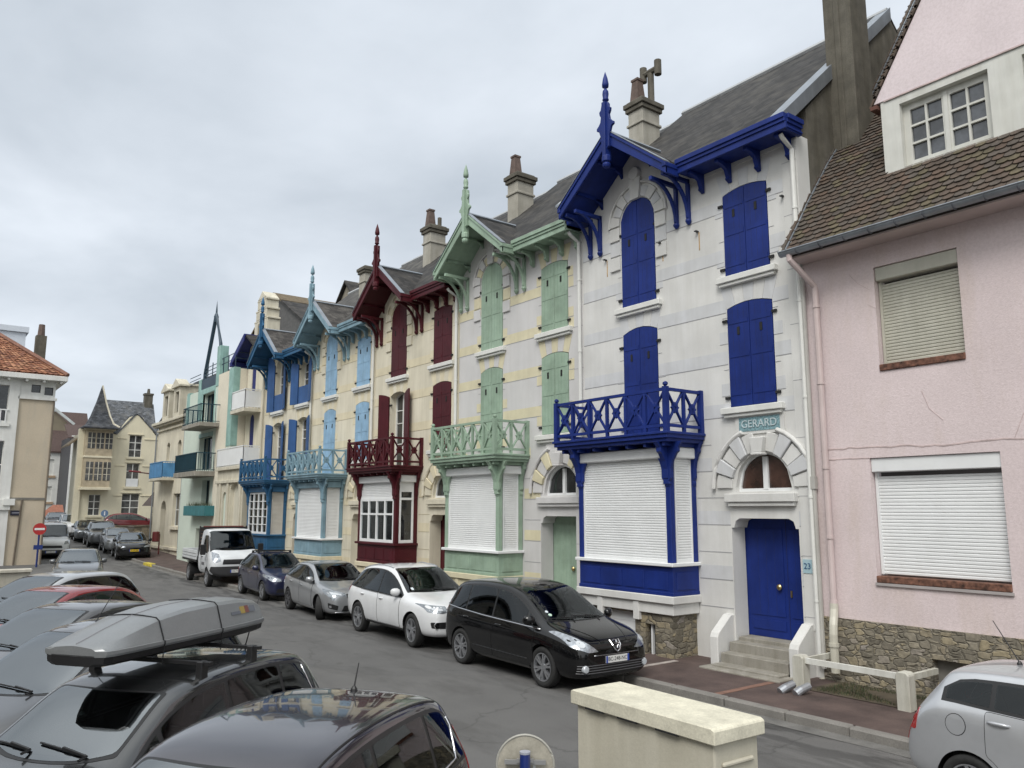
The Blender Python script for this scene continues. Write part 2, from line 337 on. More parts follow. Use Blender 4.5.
CLEARW = seethrough('clear_window', (.75, .8, .78), 1.5)
def villa(name, xL, W, C, label, dz=0, rdz=0, du=0., dur=0., openw=(), bay='shutter', number=None, plaque=None, right_end=False, skylight=False, ground=0.0, chim=True, base_dz=0., pots=2):
    T = empty(name, label, 'house', (xL, 13, 0), 0, 'terraced seaside villas')
    wallm, bandm, trim, shut, soff = C['wall'], C['band'], C['trim'], C['shutter'], C.get('soffit', C['trim'])
    uc = 1.70+du; gL, gR = uc-1.64, uc+1.64
    zt = 10.12+rdz; zp = 11.5+rdz
    L1 = (1.17+du, 2.23+du, 7.60+dz, 9.62+dz, .54, .5)
    L2 = (1.17+du, 2.23+du, 4.55+dz, 6.97+dz, .12, 1)
    R1 = (3.94+dur, 5.01+dur, 7.66+dz, 9.40+dz, .09, 1)
    R2 = (3.94+dur, 5.01+dur, 4.99+dz, 7.0+dz, .09, 1)
    W4 = [('L1', L1), ('L2', L2), ('R1', R1), ('R2', R2)]
    dl, dr, dtp, dbt = 3.88+dur*.9, 5.43+dur*.9, 2.83, .62
    if W < 5.6: dr = min(dr, W-.12)
    else: dr -= .07
    fl, fr = dl+.14, dr-.1
    door = [(dl, dbt-.65), (dr, dbt-.65), (dr, dtp-.18), (dr-.06, dtp-.18), (dr-.1, dtp-.05), (dr-.2, dtp), (dl+.2, dtp), (dl+.1, dtp-.05), (dl+.06, dtp-.18), (dl, dtp-.18)]
    fan = arc_open(fl, fr, 3.34, 3.42, .66, .5, 16)
    holes = [arc_open(*o) for _, o in W4]+[door, fan]
    w = MB()
    peak = [(W, -.4), (W, zt), (gR+.02, zt), (uc, zp-.06), (gL-.02, zt)] + ([(0, zt)] if gL > .1 else []) + [(0, -.4)]
    if gL-.02 < 0: peak = [(W, -.4), (W, zt), (gR+.02, zt), (uc, zp-.06), (0, zt), (0, -.4)]
    w.plate(peak[::-1], holes, 0, .4, 'y', 0, 2)
    # painted courses, joints, quoins (3 mm proud)
    def spans(z0, z1, a=0.03, b=None):
        b = W-.03 if b is None else b
        cuts = []
        for _, (u0, u1, o0, s, r, p) in W4:
            if o0-.14 < z1 and s+r+.02 > z0: cuts.append((u0-.02, u1+.02))
        if z0 < 4.62: cuts.append((dl-.42 if z0 > 3.3 else dl-.02, dr+.35 if z0 > 3.3 else dr+.02))
        if z0 < 4.5: cuts.append((.5+du, 3.2+du))
        cuts.sort(); res = []; x = a
        for c0, c1 in cuts:
            if c0 > x+.05: res.append((x, c0))
            x = max(x, c1)
        if b > x+.05: res.append((x, b))
        return res
    k = 0
    zl = 9.06+C.get('shift', 0)+dz*.5
    JM = 3
    while zl > .9:
        step = 1.06 if zl > 5 else .53
        if zl < zt-.3:
            for a, b in spans(zl, zl+.3):
                if zl > 4.4 or k % 2 == 0: w.box(a, b, -.003, .01, zl+.008, zl+.27, 1)
                w.box(a, b, -.006, .01, zl-.006, zl+.007, JM)
        zl -= step; k += 1
    for a, b in spans(9.85+dz, 10.0+dz): 
        if b > gR-.2: w.box(max(a, gR-.15), b, -.02, .01, zt-.16, zt-.02, 0)
    # quoin blocks beside the openings, wedge lintels above
    for nm, (u0, u1, o0, s, r, p) in W4:
        z = o0+.25; i = 0
        while z < s-.1:
            for sg, e in ((-1, u0), (1, u1)):
                ww = .20 if i % 2 == 0 else .12
                x0, x1 = (e-ww, e-.004) if sg < 0 else (e+.004, e+ww)
                x0 = max(x0, .03); x1 = min(x1, W-.03)
                if i % 2 == 0: w.box(x0, x1, -.0045, .01, z, z+.25, 1)
                w.box(x0, x1, -.0065, .01, z-.004, z+.004, JM)
            z += .53; i += 1
        if nm == 'L1': continue
        n = 5
        for i in range(n):
            ta, tb = i/n, (i+1)/n
            ua, ub = lerp(u0, u1, ta), lerp(u0, u1, tb); xa, xb = lerp(u0-.14, u1+.14, ta), lerp(u0-.14, u1+.14, tb)
            za, zb = head_z(ua, u0, u1, s, r, p), head_z(ub, u0, u1, s, r, p); zt_ = s+r+.36
            w.prism([(ua+.004, za+.004), (ub-.004, zb+.004), (xb-.006, zt_), (xa+.006, zt_)], -.008, .01, 'y', 1 if i % 2 == 0 else 0)
    # rusty hooks with streaks, only where the photograph shows them
    for (hu, hzz) in C.get('hooks', ()):
        w.box(hu-.03, hu+.03, -.09, 0, hzz-.012, hzz+.012, 5); w.box(hu+.02, hu+.045, -.0045, .01, hzz-.42, hzz-.02, 4)
    pw = .32
    w.box(W-pw, W-.012, -.018, .01, .9, zt-.1, 0)
    z = 9.6
    while z > .9: w.box(W-pw, W-.012, -.021, .01, z-.005, z+.005, JM); z -= 1.06
    w.build('wall', [wallm, bandm, C.get('reveal', wallm), C['joint'], RUST, IRON], T)
    # arch mouldings round the attic window
    a = MB(); u0, u1, o0, s, r, p = L1; cx = (u0+u1)/2
    for i in range(9):
        t0, t1 = math.pi*i/9, math.pi*(i+1)/9
        ri, ro = .56, (.86 if i % 2 == 0 else .80)
        q = []
        for tt in (t0+.015, (t0+t1)/2, t1-.015): q.append((cx+ri*math.cos(tt), s+ri*math.sin(tt)+.0))
        for tt in (t1-.015, (t0+t1)/2, t0+.015): q.append((cx+ro*math.cos(tt), s+ro*math.sin(tt)))
        a.prism(q, -.05 if i % 2 == 0 else -.03, .01, 'y', 0 if i % 2 == 0 else 1)
    for sg in (-1, 1):
        for j in range(3): a.box(cx+sg*.72-.16, cx+sg*.72+.16, -.045 if j % 2 == 0 else -.025, .01, s-.36*(j+1)+.02, s-.36*j-.02, j % 2)
    ro_ = [(.92, -.0), (.98, 0)]
    arcp = [(cx+.90*math.cos(math.pi*i/16), -.03, s+.90*math.sin(math.pi*i/16)) for i in range(17)]
    a.tube(arcp, .035, 6, 0)
    a.prism([(cx-.13, s+.5), (cx+.13, s+.5), (cx+.19, s+1.0), (cx-.19, s+1.0)], -.09, .01, 'y', 0)
    a.lathe([(.02, -.12), (.15, -.11), (.17, -.06), (.17, .01)], (cx, 0, s+1.12), 14, 'y', 0)
    a.build('window_surround', [C.get('mould', wallm), bandm], T, bevel=.008)
    # shutters, windows, sills
    def win_glass(o, par):
        u0, u1, z0, s, r, p = o
        f = MB(); poly = arc_open(u0, u1, z0, s, r, p); ins = arc_open(u0+.07, u1-.07, z0+.07, s-.03, r*.9, p)
        f.plate(poly, [ins], .22, .28, 'y')
        c = (u0+u1)/2; f.box(c-.045, c+.045, .215, .275, z0+.05, s+r*.5)
        for zz in (.33, .62, .8): f.box(u0+.06, u1-.06, .225, .265, lerp(z0, s, zz)-.015, lerp(z0, s, zz)+.015)
        fo = f.build('window', WHITE, par)
        g = MB(); g.prism(poly, .262, .272); g.build('pane', PANE, fo)
    for nm, o in W4:
        u0, u1, z0, s, r, p = o; c = (u0+u1)/2
        is_open = nm in openw
        win_glass(o, T) if is_open else MB().prism(arc_open(*o), .2, .3).build('window', DARK, T)
        for sg in (-1, 1):
            l = MB()
            a0, a1 = (u0+.012, c-.006) if sg < 0 else (c+.006, u1-.012)
            poly = leaf_poly(a0, a1, z0+.02, u0, u1, s-.015, r, p)
            l.prism(poly, -.012, .03, 'y', 0)
            for j in range(1, 4): x = lerp(a0, a1, j/4); l.box(x-.003, x+.003, -.0135, 0, z0+.06, min(head_z(x, u0, u1, s, r, p), 99)-.05, 3)
            for zz in (.14, .52, .86):
                zb = lerp(z0, s, zz); l.box(a0+.03, a1-.03, -.02, 0, zb-.045, zb+.045, 0)
            zsl = lerp(z0, s, .80)
            l.box((a0+a1)/2-.03, (a0+a1)/2+.03, -.0225, -.01, zsl-.16, zsl+.0, 1)
            for zz in (.1, .88):
                zb = lerp(z0, s, zz); e = u0 if sg < 0 else u1
                l.box(e-.10 if sg < 0 else e-.01, e+.01 if sg < 0 else e+.10, -.04, -.005, zb-.025, zb+.025, 1)
            if is_open:
                e = u0 if sg < 0 else u1; pass
                ang = RAD(166)*(1 if sg < 0 else -1)
                cs, sn = math.cos(ang), math.sin(ang)
                l.v = [(e+(x-e)*cs+y*sn, -(x-e)*sn+y*cs-.03, z) for x, y, z in l.v]
            l.build('shutter', [shut, DARK, shut, C['shut_dark']], T)
        if nm != 'L2':
            sb = MB(); sb.box(u0-.17, u1+.17, -.13, .02, z0-.13, z0-.005); sb.box(u0-.12, u1+.12, -.09, .02, z0-.2, z0-.132)
            sb.build('sill', C.get('sill', WHITE), T, bevel=.012)
        if nm in C.get('guards', ()):
            gp = MB(); gp.box(u0+.02, u1-.02, -.03, 0, z0, z0+.75); gp.build('window_guard', shut, T)
    # ---- doorway
    d = MB(); d.box(dl-.05, dr+.05, .42, .47, dbt-.02, dtp+.02, 0)
    mid = lerp(dl, dr, .62)
    d.box(mid-.006, mid+.006, .415, .43, dbt, dtp, 1)
    for a0, a1 in ((dl+.1, mid-.08), (mid+.06, dr-.03)):
        for z0_, z1_ in ((dbt+.12, dbt+.30), (dbt+.38, dtp-.2)):
            d.box(a0, a1, .408, .43, z0_, z1_, 0)
        for j in range(1, 4): x = lerp(a0, a1, j/4); d.box(x-.003, x+.003, .4065, .41, dbt+.4, dtp-.25, 1)
    do = d.build('door', [C['door'], C['door_dark']], T, bevel=.006)
    h = MB(); h.lathe([(.012, -.0), (.05, -.03), (.055, -.06), (.03, -.085), (.0, -.09)], (mid-.16, .41, 1.55), 12, 'y'); h.box(mid+.06, mid+.09, .385, .41, 1.38, 1.5); h.build('handle', P('brass', (.45, .34, .16), .3, .1, metal=.9), do)
    f = MB(); ins = arc_open(fl+.045, fr-.045, 3.40, 3.44, .60, .5, 16); f.plate(fan, [ins], .10, .17, 'y'); c = (fl+fr)/2; f.box(c-.05, c+.05, .09, .16, 3.38, 4.0)
    fo = f.build('fanlight', PVC, T); g = MB(); g.prism(fan, .142, .152); g.build('pane', C.get('fan_pane', PANE), fo)
    a = MB(); s = 3.40; ri = (fr-fl)/2+.07
    nb = 11
    for i in range(nb):
        t0, t1 = math.pi*i/nb, math.pi*(i+1)/nb
        big = i % 2 == 1; ro = ri+(.40 if big else .36)
        if i == nb//2: continue
        def lim(q): return (min(max(q[0], .04), W-.04), q[1])
        q = [lim((c+ri*math.cos(tt), s+ri*1.02*math.sin(tt)-.0)) for tt in (t0+.012, (t0+t1)/2, t1-.012)]+[lim((c+ro*math.cos(tt), s+ro*1.02*math.sin(tt))) for tt in (t1-.012, (t0+t1)/2, t0+.012)]
        a.prism(q, -.075 if big else -.045, .01, 'y', 1 if big else 0)
    hoodp = [(min(c+(ri+.44)*math.cos(math.pi*i/18), W-.05), -.05, s+(ri+.44)*1.02*math.sin(math.pi*i/18)) for i in range(19) if not 8 <= i <= 10]
    a.tube(hoodp[:8], .05, 6, 0); a.tube(hoodp[8:], .05, 6, 0)
    a.box(fl-.2, fr+.12, -.13, .02, 3.14, 3.30, 0); a.box(fl-.15, fr+.08, -.09, .02, 3.06, 3.14, 0)
    a.build('door_surround', [C.get('mould', wallm), bandm], T, bevel=.01)
    kst = MB(); kst.prism([(c-.12, s+ri-.02), (c+.10, s+ri-.02), (c+.155, s+ri+.27), (c-.155, s+ri+.27)], -.16, .01); kst.box(c-.12, c+.12, -.19, .01, s+ri-.07, s+ri-.021); kst.build('keystone', C.get('mould', wallm), T, bevel=.012)
    # name tile and number tile
    b = MB(); b.box(c-.55, c+.55, -.03, .01, 4.44+dz*.6, 4.82+dz, 0); bo = b.build('name_panel', C.get('mould', wallm), T)
    if plaque:
        b = MB(); zc_ = 4.63+dz*.8; b.box(c-.46, c+.46, -.036, -.02, zc_-.135, zc_+.135, 0); bo2 = b.build('name_tile', plaque[1], bo); 
        text(plaque[0], .21, bo2, plaque[2], (c, -.046, zc_), (RAD(90), 0, 0))
    if number:
        b = MB(); b.box(dr+.06, dr+.245, -.03, .01, 1.88, 2.12, 0); bo2 = b.build('number_tile', number[1], T); text(number[0], .145, bo2, number[2], (dr+.152, -.034, 2.0), (RAD(90), 0, 0))
    # steps between cheek walls
    st = MB(); 
    for i in range(3): st.box(dl+.02, dr-.02, -.78+.27*i, .42, -.2, .17*(i+1)+.02, 0)
    st.box(dl+.02, dr-.02, .05, .42, .5, dbt-.02, 0); st.box(dl-.12, dr+.12, -.98, -.5, -.2, .15, 0)
    st.build('steps', CONC, T, bevel=.012)
    for x in (dl-.22, dr+.01):
        ch = MB(); ch.prism([(-.52, -.3), (-.52, .62), (-.48, .70), (-.10, 1.0), (.05, 1.02), (.05, -.3)], x, x+.19, 'x', 0)
        ch.build('cheek_wall', C.get('cheek', wallm), T, bevel=.015)
    # ---- bay window on a rubble base
    bL, bR, yf = .58+du*.3, 3.13+du*1.2, -.78
    zb0, zb1, zs = 1.16+base_dz, 1.31+base_dz, 1.93+base_dz*.7
    b = MB()
    ga, gb = bL+.75, bL+1.62
    b.plate([(bL+.06, -.3), (bR-.1, -.3), (bR-.1, .93+base_dz), (bL+.06, .93+base_dz)], [[(ga, -.2), (gb, -.2), (gb, 1.0+base_dz*.9-.1), (ga, 1.0+base_dz*.9-.1)], [(gb+.28, .1), (gb+.55, .1), (gb+.55, .72), (gb+.28, .72)]], yf+.06, yf+.3)
    b.box(bL+.06, bL+.3, yf+.3, 0, -.3, .93+base_dz); b.box(bR-.34, bR-.1, yf+.3, 0, -.3, .93+base_dz)
    b.build('bay_base', STONE, T)
    gd = MB(); gd.box(ga, gb, yf+.2, yf+.24, -.2, .92); 
    for i in range(4): gd.box(ga, gb, yf+.19, yf+.21, .1+.2*i, .108+.2*i)
    gd.build('cellar_door', PVC, T); 
    gd = MB(); gd.box(gb+.29, gb+.54, yf+.2, yf+.22, .1, .72, 1); gd.box(gb+.36, gb+.40, yf+.14, yf+.2, .1, .72, 0); gd.build('cellar_window', [PVC, DARK], T)
    b = MB(); b.box(bL-.06, bR+.04, yf-.06, 0, zb0, zb1, 0); b.box(bL+.0, bR-.02, yf, 0, zb0-.22, zb0, 0)
    for x in (ga-.18, gb+.02): b.box(x, x+.16, yf-.03, yf+.2, .78+base_dz, zb0, 0)
    b.build('bay_plinth', C.get('plinth', wallm), T, bevel=.012)
    b = MB(); b.box(bL, bR, yf, 0, zb1, zs-.05, 0)
    n = 4
    for i in range(n):
        x0, x1 = lerp(bL+.08, bR-.08, i/n), lerp(bL+.08, bR-.08, (i+1)/n)
        b.box(x0+.05, x1-.05, yf-.012, yf, zb1+.11, zs-.16, 0)
    b.box(bL-.01, bR+.01, yf-.02, 0, zb1, zb1+.07, 0)
    b.box(bR, bR+.012, yf+.1, -.1, zb1+.11, zs-.16, 0)
    b.build('bay_panel', C.get('panel', trim), T, bevel=.008)
    b = MB(); b.box(bL-.07, bR+.07, yf-.08, 0, zs-.05, zs+.02, 0); b.build('bay_sill', PVC if bay == 'shutter' else trim, T, bevel=.01)
    zbox0, zbox1 = 4.02+dz, 4.24+dz
    for (xa_, xb_, ya_, yb_) in ((bL, bL+.13, yf-.01, yf+.12), (bR-.13, bR, yf-.01, yf+.12), (bR-.11, bR+.01, -.14, -.01), (bL-.01, bL+.11, -.14, -.01)):
        post = MB(); post.box(xa_, xb_, ya_, yb_, zs+.02, zbox0+.2, 0); post.build('bay_post', trim, T, bevel=.01)
    core = MB(); core.box(bL+.12, bR-.12, yf+.12, -.01, zs, zbox1); core.build('bay_interior', DARK, T)
    def shutter_panel(u0, u1, side=False, z0=None, z1=None, m=PVC):
        z0 = zs+.05 if z0 is None else z0; z1 = zbox0 if z1 is None else z1
        r = MB()
        nn = int((z1-z0)/.052)
        prof = []
        for i in range(nn):
            za = z0+i*.052
            prof += [(0.0, za), (.012, za+.012), (.012, za+.038), (0.0, za+.05)]
        prof.append((0., z1))
        if not side:
            yb = yf+.05
            vs = []
            for pz in prof: vs += [(u0, yb-pz[0], pz[1]), (u1, yb-pz[0], pz[1])]
            r.add(vs, [(2*i, 2*i+1, 2*i+3, 2*i+2) for i in range(len(prof)-1)])
            for a_ in (u0-.035, u1): r.box(a_, a_+.035, yb-.03, yb+.05, z0-.03, z1)
            r.box(u0, u1, yb-.025, yb+.02, z0-.03, z0+.03)
        else:
            xb = side; vs = []
            sg = 1 if xb > 1.5 else -1
            for pz in prof: vs += [(xb+sg*pz[0], u0, pz[1]), (xb+sg*pz[0], u1, pz[1])]
            r.add(vs, [(2*i, 2*i+1, 2*i+3, 2*i+2) for i in range(len(prof)-1)])
            for a_ in (u0-.03, u1): r.box(xb-.05*sg, xb+.03*sg, a_, a_+.03, z0-.03, z1)
            r.box(min(xb, xb+.02*sg), max(xb, xb+.02*sg), u0, u1, z0-.03, z0+.03)
        r.build('roller_shutter', m, T)
    sm = C.get('roller', PVC)
    fu0, fu1 = bL+.17, bR-.17
    if bay == 'shutter':
        shutter_panel(fu0, fu1, m=sm); shutter_panel(yf+.17, -.18, side=bR-.03, m=C.get('roller_side', sm)); shutter_panel(yf+.17, -.18, side=bL+.03, m=sm)
    else:
        z1 = zbox0-(.50 if bay == 'window' else 0)
        if bay == 'window': shutter_panel(fu0, fu1, z0=z1, m=sm)
        wf = MB(); outl = [(fu0-.03, zs+.03), (fu1+.03, zs+.03), (fu1+.03, z1), (fu0-.03, z1)]
        nc = 4; hs = []
        for i in range(nc):
            a0, a1 = lerp(fu0, fu1, i/nc)+.04, lerp(fu0, fu1, (i+1)/nc)-.04
            if bay == 'window': hs += [[(a0, zs+.12), (a1, zs+.12), (a1, z1-.52), (a0, z1-.52)], [(a0, z1-.46), (a1, z1-.46), (a1, z1-.08), (a0, z1-.08)]]
            else:
                for j in range(5): hs.append([(a0, lerp(zs+.1, z1-.06, j/5)+.015), (a1, lerp(zs+.1, z1-.06, j/5)+.015), (a1, lerp(zs+.1, z1-.06, (j+1)/5)-.015), (a0, lerp(zs+.1, z1-.06, (j+1)/5)-.015)])
        wf.plate(outl, hs, yf+.0, yf+.06, 'y')
        fo = wf.build('window', PVC, T)
        g = MB(); g.box(fu0, fu1, yf+.045, yf+.050, zs+.05, z1); g.build('pane', CLEARW, fo)
        cu = MB(); 
        vs = []; nn = 60
        for i in range(nn+1): x = lerp(fu0, fu1, i/nn); y = yf+.085+.012*math.sin(i*1.9); vs += [(x, y, zs+.06), (x, y, z1)]
        cu.add(vs, [(2*i, 2*i+2, 2*i+3, 2*i+1) for i in range(nn) if bay == 'grid' or i % 15 > 3]); cu.build('curtain', P('net_curtain', (.7, .7, .67), .9), T, smooth=True)
        ws = MB()
        if bay == 'window':
            o2 = [(yf+.13, zs+.03), (-.15, zs+.03), (-.15, zbox0), (yf+.13, zbox0)]
            ws.plate(o2, [[(yf+.19, zs+.12), (-.21, zs+.12), (-.21, zbox0-.55), (yf+.19, zbox0-.55)], [(yf+.19, zbox0-.48), (-.21, zbox0-.48), (-.21, zbox0-.3), (yf+.19, zbox0-.3)]], bR-.06, bR+.0, 'x')
            fo = ws.build('window', PVC, T); g = MB(); g.box(bR-.05, bR-.04, yf+.15, -.17, zs+.05, zbox0-.1); g.build('pane', PANE, fo)
        else: shutter_panel(yf+.17, -.18, side=bR-.03, m=C.get('roller_side', sm))
    b = MB()
    b.box(bL+.06, bR-.20, yf-.07, yf+.1, zbox0, zbox1, 0); b.box(bR-.1, bR+.09, yf+.1, -.1, zbox0, zbox1, 0)
    b.build('shutter_box', C.get('boxm', PVC), T, bevel=.02)
    # flared brackets on the posts
    fl_prof = [(0, 3.45), (.02, 3.5), (.0, 3.56), (.05, 3.62), (.05, 3.8), (.10, 3.95), (.2, 4.1), (.26, 4.14), (.26, 4.22), (.36, 4.34), (0, 4.34)]
    for x in (bR-.065, bL+.065):
        br = MB(); pr = [(x-.07-q[0], q[1]+dz) for q in fl_prof]+[(x+.07+q[0], q[1]+dz) for q in fl_prof[::-1]]
        br.prism(pr[1:-1], yf-.05, yf+.02, 'y')
        pr2 = [(yf-.02-q[0]*.9, q[1]+dz) for q in fl_prof]+[(yf+.1, 4.34+dz), (yf+.1, 3.45+dz)]
        br.prism(pr2[:-3]+pr2[-2:], x-.06, x+.06, 'x'); br.build('bracket', trim, T, bevel=.006)
    for x in (bR, bL):
        pr = [(x-.02*(1 if x == bL else -1)+(-1 if x == bL else 1)*q[0]*.6, q[1]+dz+.02) for q in fl_prof[:-1]]+[(x, 4.36+dz), (x, 3.47+dz)]
        br = MB(); br.prism(pr, -.12, -.02, 'y'); br.build('bracket', trim, T, bevel=.006)
    # ---- balcony
    cL, cR, cy = .32-du*.6, 3.42+du*1.1, -1.14
    zf0, zf1, zr = 4.35+dz, 4.53+dz, 5.40+dz
    fl_ = MB(); fl_.box(cL, cR, cy, 0, zf0+.05, zf1-.03, 0); fl_.box(cL-.03, cR+.03, cy-.03, 0, zf1-.05, zf1, 0); fl_.box(cL+.05, cR-.05, cy+.05, 0, zf0-.02, zf0+.05, 0)
    for i in range(7): x = lerp(cL+.2, cR-.2, i/6); fl_.box(x-.035, x+.035, cy+.1, 0, zf0-.10, zf0-.02, 0)
    bal = fl_.build('balcony', trim, T, bevel=.006)
    rl = MB(); pt = .065
    def xpanel(p0, p1, z0, z1):
        p0 = Vector(p0); p1 = Vector(p1); c0 = (p0+p1)/2; zc_ = (z0+z1)/2; dd = (p1-p0).normalized(); nrm = Vector((-dd.y, dd.x, 0))
        A = lambda p, z: (p.x, p.y, z)
        rl.bar(A(p0, z0), A(p1, z1), .03, .055, nrm); rl.bar(A(p0, z1), A(p1, z0), .032, .055, nrm)
        # central star plate
        q = []
        for i in range(16):
            rr = .115 if i % 2 == 0 else .085
            an = 2*math.pi*i/16; q.append((rr*math.cos(an), rr*math.sin(an)))
        vs = [c0+dd*x+nrm*.022+Vector((0, 0, zc_+z)) for x, z in q]+[c0+dd*x-nrm*.022+Vector((0, 0, zc_+z)) for x, z in q]
        rl.add(vs, [tuple(range(16)), tuple(range(16, 32))[::-1]]+[(i, (i+1) % 16, (i+1) % 16+16, i+16) for i in range(16)])
    def run(p0, p1, n, ends=(True, True)):
        p0 = Vector(p0); p1 = Vector(p1)
        rl.bar((*p0.xy, zr-.03), (*p1.xy, zr-.03), .07, .06); rl.bar((*p0.xy, zf1+.12), (*p1.xy, zf1+.12), .05, .06)
        for i in range(n+1):
            q = p0.lerp(p1, i/n)
            if i not in (0, n): rl.box(q.x-.03, q.x+.03, q.y-.03, q.y+.03, zf1, zr-.05)
        for i in range(n):
            a0 = p0.lerp(p1, i/n); a1 = p0.lerp(p1, (i+1)/n); dd = (a1-a0).normalized()*.03
            xpanel(a0+dd, a1-dd, zf1+.15, zr-.06)
    e = .05
    run((cL+e, cy+e, 0), (cR-e, cy+e, 0), 6); run((cR-e, cy+e, 0), (cR-e, -.05, 0), 2); run((cL+e, cy+e, 0), (cL+e, -.05, 0), 2)
    rl.build('railing', C.get('rail', trim), bal)
    for x, y in ((cL+e, cy+e), (cR-e, cy+e), (cR-e, -.04), (cL+e, -.04)):
        pm = MB(); pm.box(x-.05, x+.05, y-.05, y+.05, zf1-.02, zr+.02)
        if y < -.1: pm.lathe([(.025, zr+.02), (.03, zr+.035), (.055, zr+.06), (.05, zr+.1), (.02, zr+.12), (0, zr+.125)], (x, y, 0), 10)
        pm.build('newel_post', C.get('rail', trim), bal)
    # ---- gable porch roof over the attic window
    yg = -.87; zl0 = 10.17+rdz
    gu = MB()
    yb = -.55+(zp-10.24-rdz)/.89+.02
    for sg in (-1, 1):
        xe = uc+sg*1.68
        gu.slab([(xe, yg-.02, zl0), (uc, yg-.02, zp), (uc, yb, zp), (xe, -.52, zl0)], (0, 0, -.05), 0)
    gu.build('gable_roof', C.get('slate_g', SLY), T)
    so_ = MB()
    for sg in (-1, 1):
        xe = uc+sg*1.64
        so_.slab([(xe, yg+.03, zl0-.062), (uc, yg+.03, zp-.065), (uc, .02, zp-.065), (xe, .02, zl0-.062)], (0, 0, -.035), 0)
        for t in (.3, .72): 
            x = lerp(xe, uc, t); z = lerp(zl0, zp, t)-.13; so_.bar((x, yg+.05, z), (x, .05, z), .07, .08)
            so_.prism([(.0, z-.22), (0, z), (-.25, z), (-.22, z-.06), (-.08, z-.12)], x-.035, x+.035, 'x')
    so_.build('soffit', soff, T)
    bb = MB()
    th = math.atan2(zp-zl0, 1.68)
    for sg in (-1, 1):
        xe = uc+sg*1.72
        o_ = [(xe, zl0+.0), (uc, zp+.03), (uc, zp-.27), (xe, zl0-.24)]
        bb.prism(o_, yg-.06, yg, 'y', 0)
        bb.prism([(xe, zl0+.02), (uc, zp+.06), (uc, zp-.03), (xe, zl0-.06)], yg-.09, yg-.061, 'y', 0)
        # return along the eave
        xi = uc+sg*1.66
        bb.box(min(xe, xi), max(xe, xi), yg-.055, -.50, zl0-.22, zl0-.02, 0); bb.box(min(xe, xi)-.02, max(xe, xi)+.02, yg-.085, -.5, zl0-.08, zl0+.02, 0)
    bb.build('bargeboard', trim, T, bevel=.01)
    lead = MB()
    for sg in (-1, 1): lead.slab([(uc+sg*1.74, yg-.1, zl0+.028), (uc, yg-.1, zp+.068), (uc, yg+.06, zp+.068), (uc+sg*1.74, yg+.06, zl0+.028)], (0, 0, .012), 0)
    lead.tube([(uc, yg-.1, zp+.03), (uc, yb-.05, zp+.03)], .045, 6, 0)
    lead.build('lead_flashing', ZINC, T)
    cb = MB()
    half = [(.0, -.42), (.12, -.36), (.13, -.1), (.2, .1), (.27, .13), (.27, .19), (.2, .24), (.15, .30), (.13, .42), (.17, .49), (.18, .56), (.13, .60), (.10, .72), (.0, .75)]
    pol = [(uc+x, zp-.02+z) for x, z in half]+[(uc-x, zp-.02+z) for x, z in half[1:-1]][::-1]
    cb.prism(pol, yg-.12, yg-.055, 'y', 0); cb.box(uc-.05, uc+.05, yg-.17, yg+.02, zp-.7, zp+.72, 0)
    cb.lathe([(.03, -.86), (.08, -.84), (.1, -.78), (.07, -.73), (.11, -.71), (.11, -.6), (.08, -.55)], (uc, yg-.08, zp), 10)
    cb.build('crest_board', trim, T, bevel=.008)
    fi = MB(); fi.lathe([(.04, .68), (.04, .78), (.075, .8), (.075, .83), (.062, .85), (.075, .95), (.066, 1.03), (.03, 1.08), (.03, 1.11), (.075, 1.13), (.08, 1.2), (.056, 1.34), (.0, 1.52)], (uc, yg-.075, zp-.02), 10); fi.build('finial', C.get('finial', trim), T, smooth=True)
    for sg in (-1, 1):
        xe = uc+sg*1.55
        for off in (0, -.34*sg):
            x = xe+off; bk = MB()
            bk.box(x-.04, x+.04, -.08, .0, zl0-1.0, zl0-.1, 0)
            arc = [(x, -.06-.74*(1-math.cos(a_)), zl0-.98+.84*math.sin(a_)) for a_ in [i*math.pi/2/8 for i in range(9)]]
            for q0, q1 in zip(arc[:-1], arc[1:]): bk.bar(q0, q1, .065, .075)
            bk.bar((x, -.03, zl0-.15), (x, -.85, zl0-.15), .08, .09)
            bk.lathe([(.06, .0), (.07, -.05), (.03, -.12), (0, -.13)], (x, -.05, zl0-1.0), 8)
            bk.build('gable_bracket', trim, T, bevel=.006)
    # ---- main roof, eaves
    zr0 = 10.24+rdz
    R = lambda y: zr0+.89*(y+.55)
    ro = MB(); yv = -.55+(zp-.04-zr0)/.89
    x0r = 0.0; x1r = W
    polyu = [(gR+.05, -.55), (x1r, -.55), (x1r, 4), (x0r, 4), (x0r, -.55)] + ([(gL-.05, -.55)] if gL > .06 else []) + [(uc, yv)]
    if gL <= .06: polyu[4] = (x0r, max(-.55, -.55+(yv+.55)*(0-gL)/(uc-gL)))
    ro.slab([(u, y, R(y)) for u, y in polyu], (0, 0, -.06), 0)
    ro.slab([(x0r, 4, R(4)), (x1r, 4, R(4)), (x1r, 9.2, R(4)-.89*5.2), (x0r, 9.2, R(4)-.89*5.2)], (0, 0, -.06), 0)
    roof = ro.build('roof', C.get('slate', SLX), T)
    rd = MB(); rd.tube([(0, 4, R(4)), (W, 4, R(4))], .09, 6); rd.build('ridge_tiles', P('ridge_lead', (.36, .37, .38), .6, .15), roof)
    fa = MB(); fx0, fx1 = gR+.06, W+(.16 if right_end else -.01)
    for (ya, za, zb_) in ((-.62, .0, .1), (-.59, -.07, .005), (-.56, -.2, -.065)): fa.box(fx0, fx1, ya, -.50, zr0+za-.03, zr0+zb_-.03, 0)
    fa.box(fx0, fx1, -.5, 0, zr0-.2, zr0-.16, 1)
